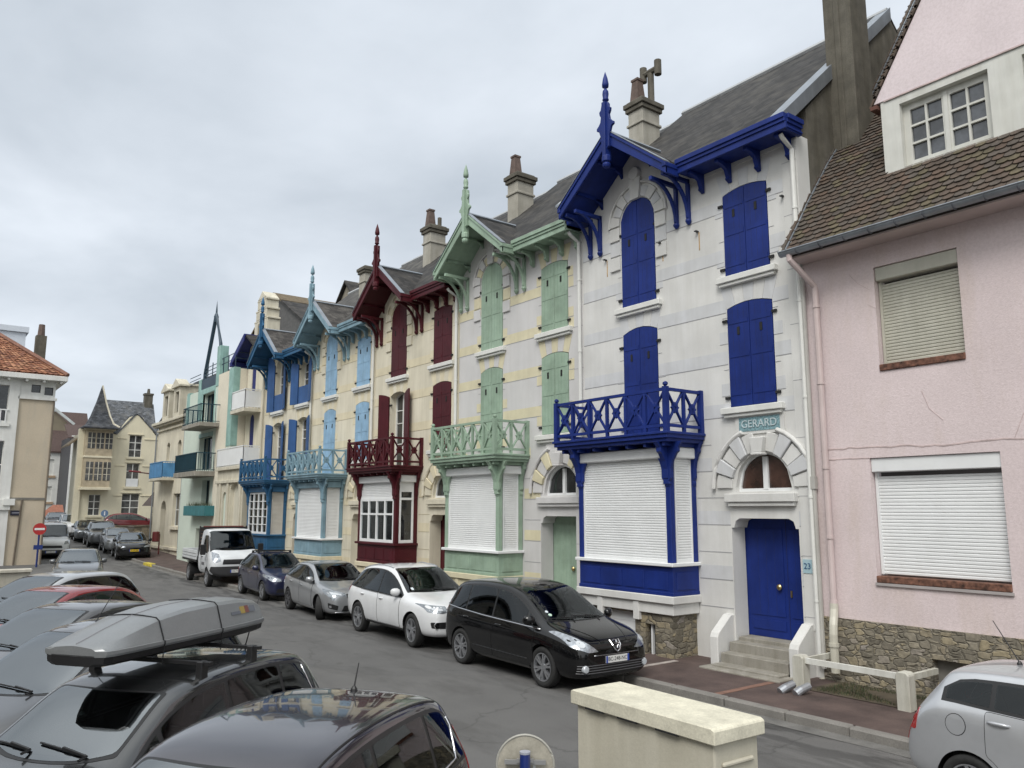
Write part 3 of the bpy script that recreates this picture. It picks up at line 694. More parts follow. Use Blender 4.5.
    ef = MB(); ef.box(.01, gL+.14, -.52, .04, zr0-.30, zr0-.16, 0); ef.build('eave_end', soff, T)
    if gL > .3:
        for (ya, za, zb_) in ((-.62, .0, .1), (-.59, -.07, .005), (-.56, -.2, -.065)): fa.box(0.01, gL-.08, ya, -.50, zr0+za-.03, zr0+zb_-.03, 0)
    if right_end:
        for (xo, za, zb_) in ((.2, .0, .1), (.17, -.07, .005), (.14, -.2, -.065)): fa.box(W+.05, W+xo, -.5, -.0, zr0+za-.03, zr0+zb_-.03, 0)
    fa.build('fascia', [trim, soff], T, bevel=.006)
    for i in range(4):
        eb = MB(); x = lerp(fx0+.25, W-.12, i/3); zt2 = zr0-.2
        eb.prism([(-.02, zt2), (-.46, zt2), (-.46, zt2-.08), (-.3, zt2-.10), (-.17, zt2-.16), (-.12, zt2-.3), (-.14, zt2-.36), (-.02, zt2-.42)], x-.045, x+.045, 'x'); eb.build('eave_bracket', trim, T, bevel=.005)
    if skylight:
        sk = MB(); y = 2.2
        for ya, yb_, m_ in ((1.05, 1.75, 0),):
            sk.slab([(3.3, ya, R(ya)+.06), (3.9, ya, R(ya)+.06), (3.9, yb_, R(yb_)+.06), (3.3, yb_, R(yb_)+.06)], (0, 0, -.08), 0)
            sk.slab([(3.36, ya+.06, R(ya+.06)+.068), (3.84, ya+.06, R(ya+.06)+.068), (3.84, yb_-.06, R(yb_-.06)+.068), (3.36, yb_-.06, R(yb_-.06)+.068)], (0, 0, -.006), 1)
        sk.build('skylight', [ZINC, P('skylight_sky_reflection', (.6, .63, .66), .08)], roof)  # sky reflection on the pane put into its pale base colour
    dp = MB(); x = W-.045; dp.tube([(x, -.42, zr0-.24), (x, -.36, zr0-.3), (x, -.08, zr0-.45), (x, -.08, .35)], .045, 8)
    for z in (8.6, 6.8, 5., 3.2, 1.4): dp.lathe([(.055, z), (.055, z+.04)], (x, -.08, 0), 8)
    dp.build('drainpipe', C.get('pipe', WHITE), T, smooth=False)
    # party wall / chimney on the left boundary
    pm_ = MB()
    pm_.prism([(.4, -.4), (.4, R(.4)-.1), (4, R(4)-.1), (9, R(4)-.89*5-.1), (9, -.4)], .0, .2, 'x', 0); pm_.box(0, W, 8.7, 9.0, -.4, R(4)-.89*5-.15, 0)
    if right_end: pm_.prism([(.402, -.4), (.402, zr0+.5), (4, R(4)-.1), (9, R(4)-.89*5-.1), (9, -.4)], W-.2, W, 'x', 0)
    pm_.build('party_wall', CHIMD, T)
    if right_end:
        vz = MB(); vz.slab([(W-.25, -.55, R(-.55)+.02), (W+.06, -.55, R(-.55)+.02), (W+.06, 4, R(4)+.02), (W-.25, 4, R(4)+.02)], (0, 0, .05)); vz.slab([(W+.03, -.5, R(-.5)-.25), (W+.06, -.5, R(-.5)-.25), (W+.06, 4, R(4)-.25), (W+.03, 4, R(4)-.25)], (0, 0, .27)); vz.build('verge_flashing', ZINC, T)
    if chim:
        cy_ = 2.35; zb_ = R(cy_)-.7; zt_ = R(cy_)+(1.15 if pots >= 0 else .95)
        c_ = MB(); c_.box(-.27, .27, cy_-.34, cy_+.34, zb_, zt_-.14); c_.box(-.31, .31, cy_-.38, cy_+.38, zt_-.62, zt_-.54); co = c_.build('chimney', CHIMR, T, bevel=.015)
        c_ = MB(); c_.box(-.33, .33, cy_-.40, cy_+.40, zt_-.2, zt_-.08); c_.box(-.37, .37, cy_-.44, cy_+.44, zt_-.08, zt_+.06); c_.box(-.3, .3, cy_-.37, cy_+.37, zt_+.06, zt_+.12); c_.build('chimney_cap', CHIMD, co, bevel=.015)
        if pots >= 0: c_ = MB(); c_.lathe([(.22, zt_+.1), (.15, zt_+.72), (.18, zt_+.74), (.18, zt_+.8), (.1, zt_+.82)], (-.08, cy_-.14, 0), 4); c_.build('chimney_pot', TERRA, co)
        if pots == 2:
            c_ = MB(); c_.tube([(.2, cy_+.1, zt_+.1), (.2, cy_+.1, zt_+.95)], .09, 10); c_.tube([(-.06, cy_+.1, zt_+1.0), (.46, cy_+.1, zt_+1.0)], .085, 8)
            for x in (-.07, .47): c_.tube([(x, cy_+.1, zt_+.8), (x, cy_+.1, zt_+1.22)], .1, 10)
            c_.build('chimney_cowl', CHIMD, co)
        elif pots == 1:
            c_ = MB(); c_.tube([(.2, cy_+.1, zt_+.1), (.2, cy_+.1, zt_+.45)], .08, 10); c_.build('chimney_cowl', CHIMD, co)
        fl2 = MB(); fl2.box(-.42, .42, cy_-.42, cy_+.42, R(cy_-.4)-.05, R(cy_-.4)+.12); 
    return T

def shade(n, c, **k): return P(n, c, **k)
def pnt(n, c): return P(n, c, .5, .17, 2.2, streak=.14, fine=.10, spec=.28)
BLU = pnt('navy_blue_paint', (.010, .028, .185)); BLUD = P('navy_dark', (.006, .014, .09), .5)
PALEBLU = P('pale_blue_band', (.585, .592, .604), .75, .06, 3, streak=.10)
WALLW = P('white_facade', (.67, .665, .645), .8, .09, 1.0, bump=.15, streak=.08, fine=.08)
JW = P('joint_grey', (.33, .33, .34), .9)
TILE = P('tile_blue', (.19, .31, .34), .4, .5, 30); TILEL = P('tile_letter', (.50, .58, .60), .5)
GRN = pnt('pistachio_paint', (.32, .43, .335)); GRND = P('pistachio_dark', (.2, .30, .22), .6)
WALLG = P('lilac_white_facade', (.61, .60, .595), .8, .07, 1.0, bump=.12, streak=.06, fine=.08)
YEL = P('pale_yellow_band', (.65, .595, .42), .75, .07, 3, streak=.08)
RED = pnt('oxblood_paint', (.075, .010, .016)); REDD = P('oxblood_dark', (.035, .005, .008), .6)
WALLC = P('cream_facade', (.73, .68, .55), .8, .09, .9, bump=.15, streak=.14, fine=.08)
CRB = P('cream_band', (.70, .63, .46), .78, .08, 2, streak=.12)
JC = P('joint_cream', (.40, .35, .24), .9)
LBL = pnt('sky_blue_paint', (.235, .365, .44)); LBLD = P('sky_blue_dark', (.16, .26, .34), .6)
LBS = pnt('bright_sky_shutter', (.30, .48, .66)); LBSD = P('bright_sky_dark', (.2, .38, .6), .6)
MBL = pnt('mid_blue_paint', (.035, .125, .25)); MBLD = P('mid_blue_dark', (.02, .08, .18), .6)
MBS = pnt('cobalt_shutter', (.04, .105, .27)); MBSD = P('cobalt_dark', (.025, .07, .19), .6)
SLG = slate('slate_lichen_gable', 'y', (.06, .054, .05), (.15, .14, .125))
SLL = slate('slate_lichen_street', 'x', (.06, .056, .052), (.13, .125, .11))

V1 = villa('villa', -14.30, 6.08, dict(wall=WALLW, band=PALEBLU, trim=BLU, shutter=BLU, shut_dark=BLUD, fan_pane=glass('fanlight_glass', (.05, .026, .02), .05), door=BLU, door_dark=BLUD, joint=JW, hooks=((.85, 8.92), (2.62, 8.86), (3.65, 8.84), (5.75, 8.95))),
      'white villa with navy blue shutters, bay and balcony, beside the pink house', du=.2, dur=.38, right_end=True,
      plaque=('GERARD', TILE, TILEL), number=('23', P('tile_pale', (.36, .5, .55), .35), P('tile_ink', (.04, .1, .2), .4)))
V2 = villa('villa', -19.86, 5.56, dict(wall=WALLG, band=YEL, trim=GRN, shutter=GRN, shut_dark=GRND, door=GRN, door_dark=GRND, joint=JW, shift=-.44, plinth=YEL, sill=WHITE, pipe=WHITE),
      'pistachio green and white villa with pale yellow bands across its facade', dz=-.12, rdz=-.2, pots=0, skylight=True,
      plaque=None)
V3 = villa('villa', -25.26, 5.40, dict(wall=WALLC, band=CRB, trim=RED, shutter=RED, shut_dark=REDD, door=RED, door_dark=REDD, joint=JC, shift=-.3, plinth=CRB),
      'cream villa with oxblood red shutters, bargeboards and balcony', dz=-.19, rdz=-.4, openw=('L2',), bay='window', pots=1)
V4 = villa('villa', -30.65, 5.39, dict(wall=WALLC, band=CRB, trim=LBL, shutter=LBS, shut_dark=LBSD, door=WHITE, door_dark=JW, joint=JC, shift=-.5, plinth=CRB, boxm=LBL, slate_g=SLG, slate=SLL),
      'cream villa with pale sky blue shutters, all closed, and sky blue balcony', dz=-.25, rdz=-.5, pots=-1)
V5 = villa('villa', -36.10, 5.45, dict(wall=WALLC, band=CRB, trim=MBL, shutter=MBS, shut_dark=MBSD, door=RED, door_dark=REDD, joint=JC, shift=-.6, plinth=CRB, boxm=MBL, slate_g=SLG, slate=SLL, guards=('L1', 'R1'), roller_side=P('beige_blind', (.5, .48, .44), .7)),
      'cream villa with mid blue gable and four pairs of open cobalt shutters', dz=-.32, rdz=-.62, openw=('L1', 'L2', 'R1', 'R2'), bay='grid', pots=0, chim=False)
# ---------------------------------------------------------------- ground, road, pavement
def gz(x): return 0.0007*max(0, -32-x)**2 if x > -75 else 0.0007*43**2+.06*(-75-x)
def asphalt():
    m, t, b = newmat('asphalt')
    v = pos_vec(t)
    c = ramp(t, noise(t, v, .35, 6, .62), [(.3, (.105, .103, .10)), (.7, (.150, .147, .143))])
    c = mul(t, c, ramp(t, noise(t, v, 90, 3, .8), [(.3, (.5, .5, .5)), (.7, (1.25, 1.25, 1.25))]))
    d = noise(t, pos_vec(t, (.4, 1.2, 1)), 1.1, 6, .65)
    c = mul(t, c, ramp(t, d, [(.5, (1, 1, 1)), (.66, (.76, .755, .75))]))
    vo = t.nodes.new('ShaderNodeTexVoronoi'); vo.feature = 'DISTANCE_TO_EDGE'; vo.inputs['Scale'].default_value = .22
    wv = t.nodes.new('ShaderNodeTexNoise'); wv.inputs['Scale'].default_value = 1.2; wv.inputs['Detail'].default_value = 5; t.links.new(v, wv.inputs['Vector'])
    ad = t.nodes.new('ShaderNodeMixRGB'); ad.blend_type = 'ADD'; ad.inputs[0].default_value = .9; t.links.new(v, ad.inputs[1]); t.links.new(wv.outputs['Color'], ad.inputs[2]); t.links.new(ad.outputs[0], vo.inputs['Vector'])
    c = mul(t, c, ramp(t, vo.outputs['Distance'], [(.0, (.68, .68, .68)), (.005, (1, 1, 1))]))
    v3 = t.nodes.new('ShaderNodeTexVoronoi'); v3.inputs['Scale'].default_value = .16; t.links.new(ad.outputs[0], v3.inputs['Vector']); s3 = t.nodes.new('ShaderNodeSeparateColor'); t.links.new(v3.outputs['Color'], s3.inputs[0])
    c = mul(t, c, ramp(t, s3.outputs[0], [(.25, (.88, .88, .89)), (.5, (1, 1, 1)), (.8, (1.06, 1.05, 1.04))]))
    st_ = noise(t, v, 2.6, 3, .5); c = mul(t, c, ramp(t, st_, [(.66, (1, 1, 1)), (.74, (.8, .79, .78))]))
    # damp margin along the kerb
    g = t.nodes.new('ShaderNodeNewGeometry'); s = t.nodes.new('ShaderNodeSeparateXYZ'); t.links.new(g.outputs['Position'], s.inputs[0])
    mr_ = t.nodes.new('ShaderNodeMapRange'); mr_.inputs[1].default_value = 8.4; mr_.inputs[2].default_value = 10.3; t.links.new(s.outputs[1], mr_.inputs[0])
    k = t.nodes.new('ShaderNodeMath'); k.operation = 'MULTIPLY'; t.links.new(mr_.outputs[0], k.inputs[0]); t.links.new(ramp(t, noise(t, pos_vec(t, (.5, 2, 1)), 1.5, 5, .6), [(.46, (0, 0, 0)), (.56, (1, 1, 1))]), k.inputs[1])
    c = mixc(t, k.outputs[0], c, (.035, .034, .033))
    t.links.new(c, b.inputs['Base Color']); b.inputs['Roughness'].default_value = .8
    bumpn(t, b, noise(t, v, 120, 3, .8), .25, .006)
    return m
def pavement():
    m, t, b = newmat('red_asphalt')
    v = pos_vec(t)
    c = ramp(t, noise(t, v, 1.4, 6, .65), [(.32, (.054, .036, .032)), (.66, (.115, .079, .069))])
    c = mul(t, c, ramp(t, noise(t, v, 70, 3, .8), [(.3, (.7, .7, .7)), (.7, (1.15, 1.15, 1.15))]))
    t.links.new(c, b.inputs['Base Color']); b.inputs['Roughness'].default_value = .8; bumpn(t, b, noise(t, v, 80, 3, .8), .25, .006)
    return m
ASPH = asphalt(); PAV = pavement()
def sheet(name, y0, y1, z, m, x0=-140, x1=40, nx=90, ny=2):
    b = MB(); vs = []; fs = []
    for i in range(nx+1):
        x = lerp(x0, x1, i/nx)
        for j in range(ny+1): vs.append((x, lerp(y0, y1, j/ny), gz(x)+z))
    k = ny+1
    for i in range(nx):
        for j in range(ny): fs.append((i*k+j, (i+1)*k+j, (i+1)*k+j+1, i*k+j+1))
    b.add(vs, fs); o = b.build(name, m, recalc=False); tag(o, None, None, kind='structure'); return o
sheet('ground', -400, 400, -.25, P('earth', (.10, .095, .08), .95), -700, 400, 220, 4)
sheet('road', -30, 10.42, 0, ASPH)
sheet('pavement', 10.56, 13.2, .12, PAV, -57, 40)
sheet('side_road', 10.42, 60, -.004, ASPH, -140, -56)
kb = MB(); x = 30.0
while x > -57:
    L = random.uniform(.9, 1.15); g = gz(x)
    if not (-8.62 < x < -8.5): kb.box(x-L+.012, x, 10.40+random.uniform(-.01, .01), 10.57, g-.1, g+.125+random.uniform(-.006, .006))
    x -= L
tag(kb.build('kerb', P('kerb_granite', (.22, .208, .19), .8, .18, 3, bump=.3, streak=0, fine=.3), bevel=.02), None, None, kind='structure')
gt = sheet('gutter_strip', 10.12, 10.41, .004, P('gutter_concrete', (.17, .165, .155), .85, .3, 2.5, fine=.3), -57, 30)
dr = MB(); dr.box(-8.66, -8.54, 10.55, 12.0, .118, .126); tag(dr.build('drain_channel', P('clay_channel', (.20, .11, .08), .85, .25, 6)), None, None, kind='structure')
dr = MB(); dr.box(-10.95, -10.83, 10.6, 12.2, .118, .1245); tag(dr.build('drain_channel', P('stone_channel', (.35, .31, .28), .85, .2, 6)), None, None, kind='structure')
# ---------------------------------------------------------------- pink house on the right
PINK = render_wall('pink_render', (.685, .585, .585), (.56, .46, .40), .55, .55)
PINKG = render_wall('pink_gable', (.72, .63, .645), (.6, .5, .5), .15, .15)
FRAME = P('dormer_white', (.62, .62, .58), .6, .07, 3, streak=.14)
GRIME = P('grime_line', (.50, .40, .385), .95, .3, 5)
PH = empty('pink_house', 'pink rendered house with brown tiled roof, rubble base and roller shutters at the right', 'house', (-8.22, 13, 0))
wx0, wx1 = 0.0, 12.0
b = MB()
hs = [[(1.34, 5.34), (2.72, 5.34), (2.72, 7.12), (1.34, 7.12)], [(1.04, 1.84), (3.08, 1.84), (3.08, 3.86), (1.04, 3.86)], [(5.6, 5.34), (7.0, 5.34), (7.0, 7.12), (5.6, 7.12)], [(5.4, 1.84), (7.4, 1.84), (7.4, 3.86), (5.4, 3.86)]]
b.plate([(wx0, 1.17), (wx1, 1.17), (wx1, 7.75), (wx0, 7.75)], hs, 0.0, .35, 'y', 0)
# cracks in the render
def crack(pts, w=.012, m=1):
    for a, c in zip(pts[:-1], pts[1:]): b.bar((a[0], -.002, a[1]), (c[0], -.002, c[1]), .008, w, (0, 0, 1), m)
random.seed(3)
pts = [(.15, 4.02)]; x = .15
while x < 4.4: x += random.uniform(.1, .22); pts.append((x, 4.03+.02*math.sin(x*2)+random.uniform(-.018, .018)))
crack(pts, .02); crack([(.3, 3.86), (.6, 3.87), (1.04, 3.86)], .016)
crack([(2.0, 4.9), (2.1, 4.6), (2.3, 4.4)], .004); crack([(3.3, 4.05), (3.45, 4.4), (3.9, 4.75), (4.3, 5.4)], .005); crack([(.9, 7.1), (1.05, 6.9), (1.25, 6.75)], .005); crack([(1.2, 6.5), (1.34, 6.4)], .005)
b.build('wall', [PINK, GRIME], PH)
b = MB(); b.plate([(wx0, -.6), (wx1, -.6), (wx1, 1.17), (wx0, 1.17)], [[(1.86, -.5), (3.1, -.5), (3.1, .72), (1.86, .72)]], -.05, .35, 'y', 0); b.build('stone_base', rubble('rubble_wall', (.27, .24, .185), 5.6, (1, 1, 1.75)), PH)
b = MB(); b.box(1.84, 3.12, .12, .16, -.5, .74); b.build('cellar_hatch', P('grey_board', (.25, .24, .22), .8, .2, 3, streak=.2), PH)
BRK = P('brick_sill', (.16, .075, .05), .9, .75, 13, fine=.3)
def rshut(x0, x1, z0, z1, m, par, y=.16):
    r = MB(); vs = []; n = int((z1-z0-.24)/.056)
    for i in range(n):
        za = z0+i*.056; vs += [(x0+.05, y, za), (x1-.02, y, za), (x0+.05, y-.014, za+.012), (x1-.02, y-.014, za+.012), (x0+.05, y-.014, za+.042), (x1-.02, y-.014, za+.042)]
    r.add(vs, [(2*i, 2*i+1, 2*i+3, 2*i+2) for i in range(len(vs)//2-1)]); o = r.build('roller_shutter', m, par)
    for (ga_, gb_) in ((x0+.01, x0+.055), (x1-.035, x1-.002)): r = MB(); r.box(ga_, gb_, y-.04, y+.03, z0, z1-.02); r.build('shutter_guide', m, par, bevel=.004)
    r = MB(); r.box(x0+.005, x1-.005, y-.13, y+.1, z1-.24, z1-.005); r.build('shutter_box', m, par, bevel=.012)
BEI = P('beige_shutter', (.50, .49, .42), .5, .08, 3, streak=.12)
for k, (x0, x1, z0, z1, m) in enumerate([(1.34, 2.72, 5.34, 7.12, BEI), (1.04, 3.08, 1.84, 3.86, PVC), (5.6, 7.0, 5.34, 7.12, BEI), (5.4, 7.4, 1.84, 3.86, PVC)]):
    rshut(x0, x1, z0+.10, z1, m, PH)
    b = MB(); b.box(x0-.0, x1+.0, -.03, .3, z0-.03, z0+.08); b.build('sill', BRK, PH, bevel=.01)
    if k % 2: b = MB(); b.box(x0-.02, x1+.02, -.035, .0, z0-.075, z0-.032); b.build('sill_lip', P('grey_lip', (.36, .33, .32), .8), PH)
# tiled roof, every tile a small overlapping scale
def proof(y):
    pr = [(-.55, 7.66), (-.2, 8.12), (.2, 8.68), (1.0, 9.70), (2.2, 11.05), (3.0, 11.9), (5.2, 14.9), (6.0, 15.9)]
    for (a, za), (c, zc_) in zip(pr[:-1], pr[1:]):
        if y <= c: return lerp(za, zc_, (y-a)/(c-a))
    return pr[-1][1]
TB = [P('tile_brown', (.09, .066, .05), .85, .3, 5, fine=.2), P('tile_grey', (.086, .070, .057), .85, .3, 5, fine=.2), P('tile_rust', (.10, .068, .049), .85, .3, 5, fine=.2), P('tile_lichen', (.105, .087, .054), .9, .35, 5, fine=.2)]
b = MB(); random.seed(5)
y = -.58; row = 0; dxl = 1.62; dxr = 9.2
ys = []
while y < 5.6:
    dz_ = proof(y+.02)-proof(y); sl_ = math.atan2(dz_, .02); ys.append((y, sl_)); y += .135*math.cos(sl_)
for row, (y, sl_) in enumerate(ys):
    x = -.02-(row % 2)*.085
    while x < 11.9:
        yend = 5.6
        if dxl < x+.08 < dxr and y > .28: x += .17; continue
        if x > 6.5 and row % 3: pass
        c, s_ = math.cos(sl_), math.sin(sl_); j = random.uniform(-.006, .006); up_ = .034+random.uniform(0, .008); ll = .20
        def pt(u, v, h): return (x+u+j, y+v*c-h*s_, proof(y)+v*s_+h*c)
        w = .162
        vs = [pt(.0, .035, up_), (pt(w*.28, .004, up_+.004)), pt(w*.72, .004, up_+.004), pt(w, .035, up_), pt(w, ll, .006), pt(0, ll, .006), pt(.0, .035, up_-.016), pt(w*.28, .004, up_-.014), pt(w*.72, .004, up_-.014), pt(w, .035, up_-.016)]
        lich = random.random() < .2*max(0, 1-(y+.5)/2.2)+.03
        b.add(vs, [(0, 1, 2, 3, 4, 5), (6, 7, 1, 0), (7, 8, 2, 1), (8, 9, 3, 2)], 3 if lich else random.choice((0, 0, 1, 1, 2)))
        x += .17
b.build('roof_tiles', TB, PH, recalc=False)
b = MB(); prf = [(-.5, 7.58), (.2, 8.6), (1.0, 9.62), (3.0, 11.82), (6.0, 15.85), (6.0, 7.5)]
b.plate([(-.5, 7.58), (.2, 8.62), (1.0, 9.64), (3.0, 11.84), (5.7, 15.4), (11, 8.0), (11, -.6), (.36, -.6), (.36, 7.58)][::-1], [], 0.02, .25, 'x'); 
b.slab([(0.02, -.5, 7.56), (12, -.5, 7.56), (12, .2, 8.6), (.02, .2, 8.6)], (0, .02, -.03)); b.slab([(.02, .2, 8.6), (12, .2, 8.6), (12, 3.0, 11.8), (.02, 3.0, 11.8)], (0, .02, -.03)); b.slab([(.02, 3.0, 11.8), (12, 3, 11.8), (12, 5.7, 15.4), (.02, 5.7, 15.4)], (0, .02, -.03)); b.slab([(0.02, 5.7, 15.4), (12, 5.7, 15.4), (12, 11, 8), (.02, 11, 8)], (0, .02, -.03))
b.build('roof_deck', P('deck_brown', (.06, .05, .045), .9), PH)
# stepped tile verge climbing the party wall
b = MB()
for row in range(0, len(ys), 2):
    y, sl_ = ys[row]
    b.bar((-.01, y, proof(y)+.03), (-.01, y+.24*math.cos(sl_), proof(y)+.24*math.sin(sl_)+.08), .05, .06, (0, 0, 1), random.choice((0, 1)))
    b.bar((.04, y, proof(y)+.05), (.04, y+.24*math.cos(sl_), proof(y)+.24*math.sin(sl_)+.05), .03, .03, (0, 0, 1), 2)
b.build('verge_tiles', [TB[0], TB[1], ZINC], PH)
# soffit, gutter, downpipe
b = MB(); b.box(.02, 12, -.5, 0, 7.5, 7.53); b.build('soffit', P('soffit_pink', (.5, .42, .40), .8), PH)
b = MB(); n = 8; gy, gz_ = -.60, 7.62
ring = [(gy+.085*math.cos(a), gz_+.085*math.sin(a)) for a in [math.pi+math.pi*i/n for i in range(n+1)]]
ring2 = [(gy+.078*math.cos(a), gz_+.078*math.sin(a)) for a in [math.pi+math.pi*i/n for i in range(n+1)]]
b.prism(ring+ring2[::-1], -.06, 12, 'x'); b.tube([(-.06, gy-.085, gz_), (12, gy-.085, gz_)], .014, 6)
x = .3
while x < 12:
    for i in range(n):
        a0, a1 = math.pi+math.pi*i/n, math.pi+math.pi*(i+1)/n
        b.bar((x, gy+.09*math.cos(a0), gz_+.09*math.sin(a0)), (x, gy+.09*math.cos(a1), gz_+.09*math.sin(a1)), .03, .008, (1, 0, 0), 1)
    x += .45
b.build('gutter', [ZINC, P('zinc_dark', (.16, .17, .19), .5, metal=.5)], PH)
PKP = P('pink_pipe', (.58, .48, .47), .5, .08, 3, streak=.12)
b = MB(); b.tube([(.12, gy, gz_-.07), (.12, gy, gz_-.16), (.30, -.14, 7.0), (.30, -.12, 6.9), (.30, -.12, 1.35)], .055, 10)
for z in (6.6, 5.2, 3.7, 2.5, 1.42): b.lathe([(.068, z), (.068, z+.05)], (.30, -.12, 0), 10)
b.build('downpipe', PKP, PH)
b = MB(); b.tube([(.30, -.12, 1.42), (.30, -.12, 1.32), (.31, -.16, 1.18), (.33, -.22, 1.06), (.34, -.25, .92), (.34, -.25, .3)], .07, 10); b.lathe([(.085, .72), (.085, .78)], (.34, -.25, 0), 10); b.build('pipe_shoe', P('cream_pipe', (.56, .54, .46), .5, .08, 3, streak=.15), PH)
b = MB(); b.tube([(.02, -.07, 7.2), (.02, -.07, .3)], .04, 8); b.box(-.02, .07, -.12, -.03, 3.36, 3.58); b.build('service_pipe', P('grey_pipe', (.42, .41, .38), .6), PH)
# gabled dormer front with a band of white windows
DY = .30
b = MB()
hs = []
for (a, c) in ((1.86, 3.30), (3.80, 5.24), (5.74, 7.18)): hs.append([(a, 8.84), (c, 8.84), (c, 10.02), (a, 10.02)])
b.plate([(1.53, 8.60), (9.3, 8.60), (9.3, 10.18), (1.53, 10.18)], hs, DY, DY+.25, 'y')
b.box(1.52, 9.4, DY-.09, DY+.02, 8.55, 8.62)
b.build('dormer_front', FRAME, PH, bevel=.006)
b = MB(); b.prism([(DY+.26, 8.65), (DY+.26, 10.18), (1.4, 10.18)], 1.535, 1.62, 'x'); b.build('dormer_cheek', P('cheek_grey', (.42, .42, .40), .8, .1, streak=.15), PH)
for (a, c) in ((1.86, 3.30), (3.80, 5.24), (5.74, 7.18)):
    mid = (a+c)/2; f = MB(); hh = []
    for (l, r) in ((a+.10, mid-.05), (mid+.05, c-.10)):
        for i in range(2):
            for j in range(3):
                xa, xb = lerp(l, r, i/2)+.018, lerp(l, r, (i+1)/2)-.018; za, zb_ = lerp(8.95, 9.92, j/3)+.018, lerp(8.95, 9.92, (j+1)/3)-.018
                hh.append([(xa, za), (xb, za), (xb, zb_), (xa, zb_)])
    f.plate([(a, 8.84), (c, 8.84), (c, 10.02), (a, 10.02)], hh, DY+.12, DY+.18, 'y'); f.box(mid-.035, mid+.035, DY+.10, DY+.12, 8.88, 9.98)
    fo = f.build('window', FRAME, PH); g = MB(); g.box(a, c, DY+.165, DY+.175, 8.84, 10.02); g.build('pane', glass('dormer_glass', (.06, .065, .075), .08), fo)
b = MB(); gx0 = 1.42; apx, apz = 5.45, 16.6
b.plate([(gx0, 10.182), (9.4, 10.182), (apx, apz)], [], DY-.02, DY+.2, 'y', 0)
b.box(1.6, 9.3, DY-.026, DY-.018, 10.16, 10.185, 1)
b.build('gable_wall', [PINKG, GRIME], PH)
b = MB(); random.seed(9)
nrow = 44
for sg in (-1, 1):
    for i in range(nrow):
        t = i/nrow; e = gx0-.05 if sg < 0 else 9.45
        xa, za = lerp(e, apx, t), lerp(10.12, apz+.06, t); xb, zb_ = lerp(e, apx, t+1.3/nrow), lerp(10.12, apz+.06, t+1.3/nrow)
        yb_ = .3
        ybk = .3+max(.0, 0)
        # run back until the main slope
        yk = DY-.05; k = 0
        while yk < 5.6 and (proof(yk) < za or k < 2):
            nx_ = -sg
            b.slab([(xa, yk, za), (xa, yk+.18, za), (xb, yk+.18, zb_), (xb, yk, zb_)], (sg*.03, 0, .02), random.choice((0, 0, 1, 2)))
            yk += .19; k += 1
b.build('gable_tiles', TB, PH)
b = MB(); b.plate([(gx0+.1, 10.15), (apx, apz-.2), (9.3, 10.15)], [], 5.2, 5.4, 'y'); b.build('gable_back', PINKG, PH)
b = MB(); b.box(1.38, 1.5, .22, .5, 10.06, 10.13); b.build('eave_stub', P('red_brown_stub', (.12, .05, .035), .8, .3), PH)

# great chimney on the party wall of the navy and pink houses
gc_ = empty('chimney_stack', 'tall weathered chimney stack rising between the navy villa and the pink house', 'chimney', (-8.05, 14.35, 9.0))
b = MB(); b.box(-.23, .36, 0, .66, -.2, 6.2); b.box(.0, .12, -.025, .0, -.2, 6.0); b.build('shaft', CHIMD, gc_, bevel=.02)
b = MB(); b.box(-.32, .45, -.1, .76, 6.2, 6.4); b.build('cap', CHIMD, gc_, bevel=.02)

# white rails, grass strip and drain shoes in front of the pink house
rl = empty('rail_fence', 'low white post and rail barrier before the stone base of the pink house', 'fence', (-8.0, 11.95, .12))
for x in (0, 1.72): b = MB(); b.prism([(x-.1, -.05), (x+.1, -.05), (x+.1, .50), (x+.06, .54), (x-.06, .54), (x-.1, .50)], -.1, .1); b.build('post', P('post_white', (.60, .59, .53), .75, .1, 3, streak=.3, fine=.1), rl, bevel=.012)
b = MB(); b.bar((0, 0, .46), (1.72, 0, .46), .06, .085, (0, 0, 1)); b.build('rail', P('rail_white', (.66, .66, .62), .6, .1, 4, streak=.15), rl)
for x in (0, 1.72): b = MB(); b.bar((x, .05, .44), (x, .95, .44), .06, .085, (0, 0, 1)); b.build('rail', P('post_white', (1, 1, 1)), rl)
b = MB(); b.tube([(.3, .75, .13), (.05, .2, .1), (-.06, -.08, .06)], .07, 10); b.build('drain_pipe', MATS['cream_pipe'], PH); 
pp = bpy.data.objects[-1] if False else None
for (x, y) in ((-8.02, 11.52), (-7.78, 11.58)):
    t = MB(); t.tube([(.05, .16, .12), (0, 0, .07), (-.03, -.1, .02)], [.06, .065, .065], 12); o = t.build('drain_shoe', P('zinc_bright', (.5, .52, .55), .3, .2, metal=.7)); o.location = (x, y, .12)
    tag(o, 'short zinc drain shoe at the foot of the white cheek wall' if x < -7.9 else 'short zinc drain shoe just right of the rail post', 'drain pipe')
strip = sheet('earth_strip', 11.95, 12.95, .13, P('earth_damp', (.075, .06, .04), .95, .3, 4), -7.95, -4, 20); 
gr = MB(); random.seed(11)
def blade(x, y, h):
    a = random.uniform(0, 6.28); w = .006; dx, dy = math.cos(a), math.sin(a); l = random.uniform(-.5, .5)*h
    gr.add([(x-dx*w, y-dy*w, .13), (x+dx*w, y+dy*w, .13), (x+l*dy, y-l*dx, .13+h)], [(0, 1, 2)], random.choice((0, 0, 1)))
for i in range(4200):
    x = random.uniform(-7.8, -5.2); y = random.uniform(12.02, 12.9)
    if (math.sin(x*3.1)+math.sin(y*7+x*2)) > -.5: blade(x, y, random.uniform(.015, .06))
tag(gr.build('grass', [P('grass_green', (.05, .062, .028), .9), P('grass_dry', (.12, .10, .055), .9)], recalc=False), 'patchy short grass along the stone base of the pink house', 'grass', kind='stuff')

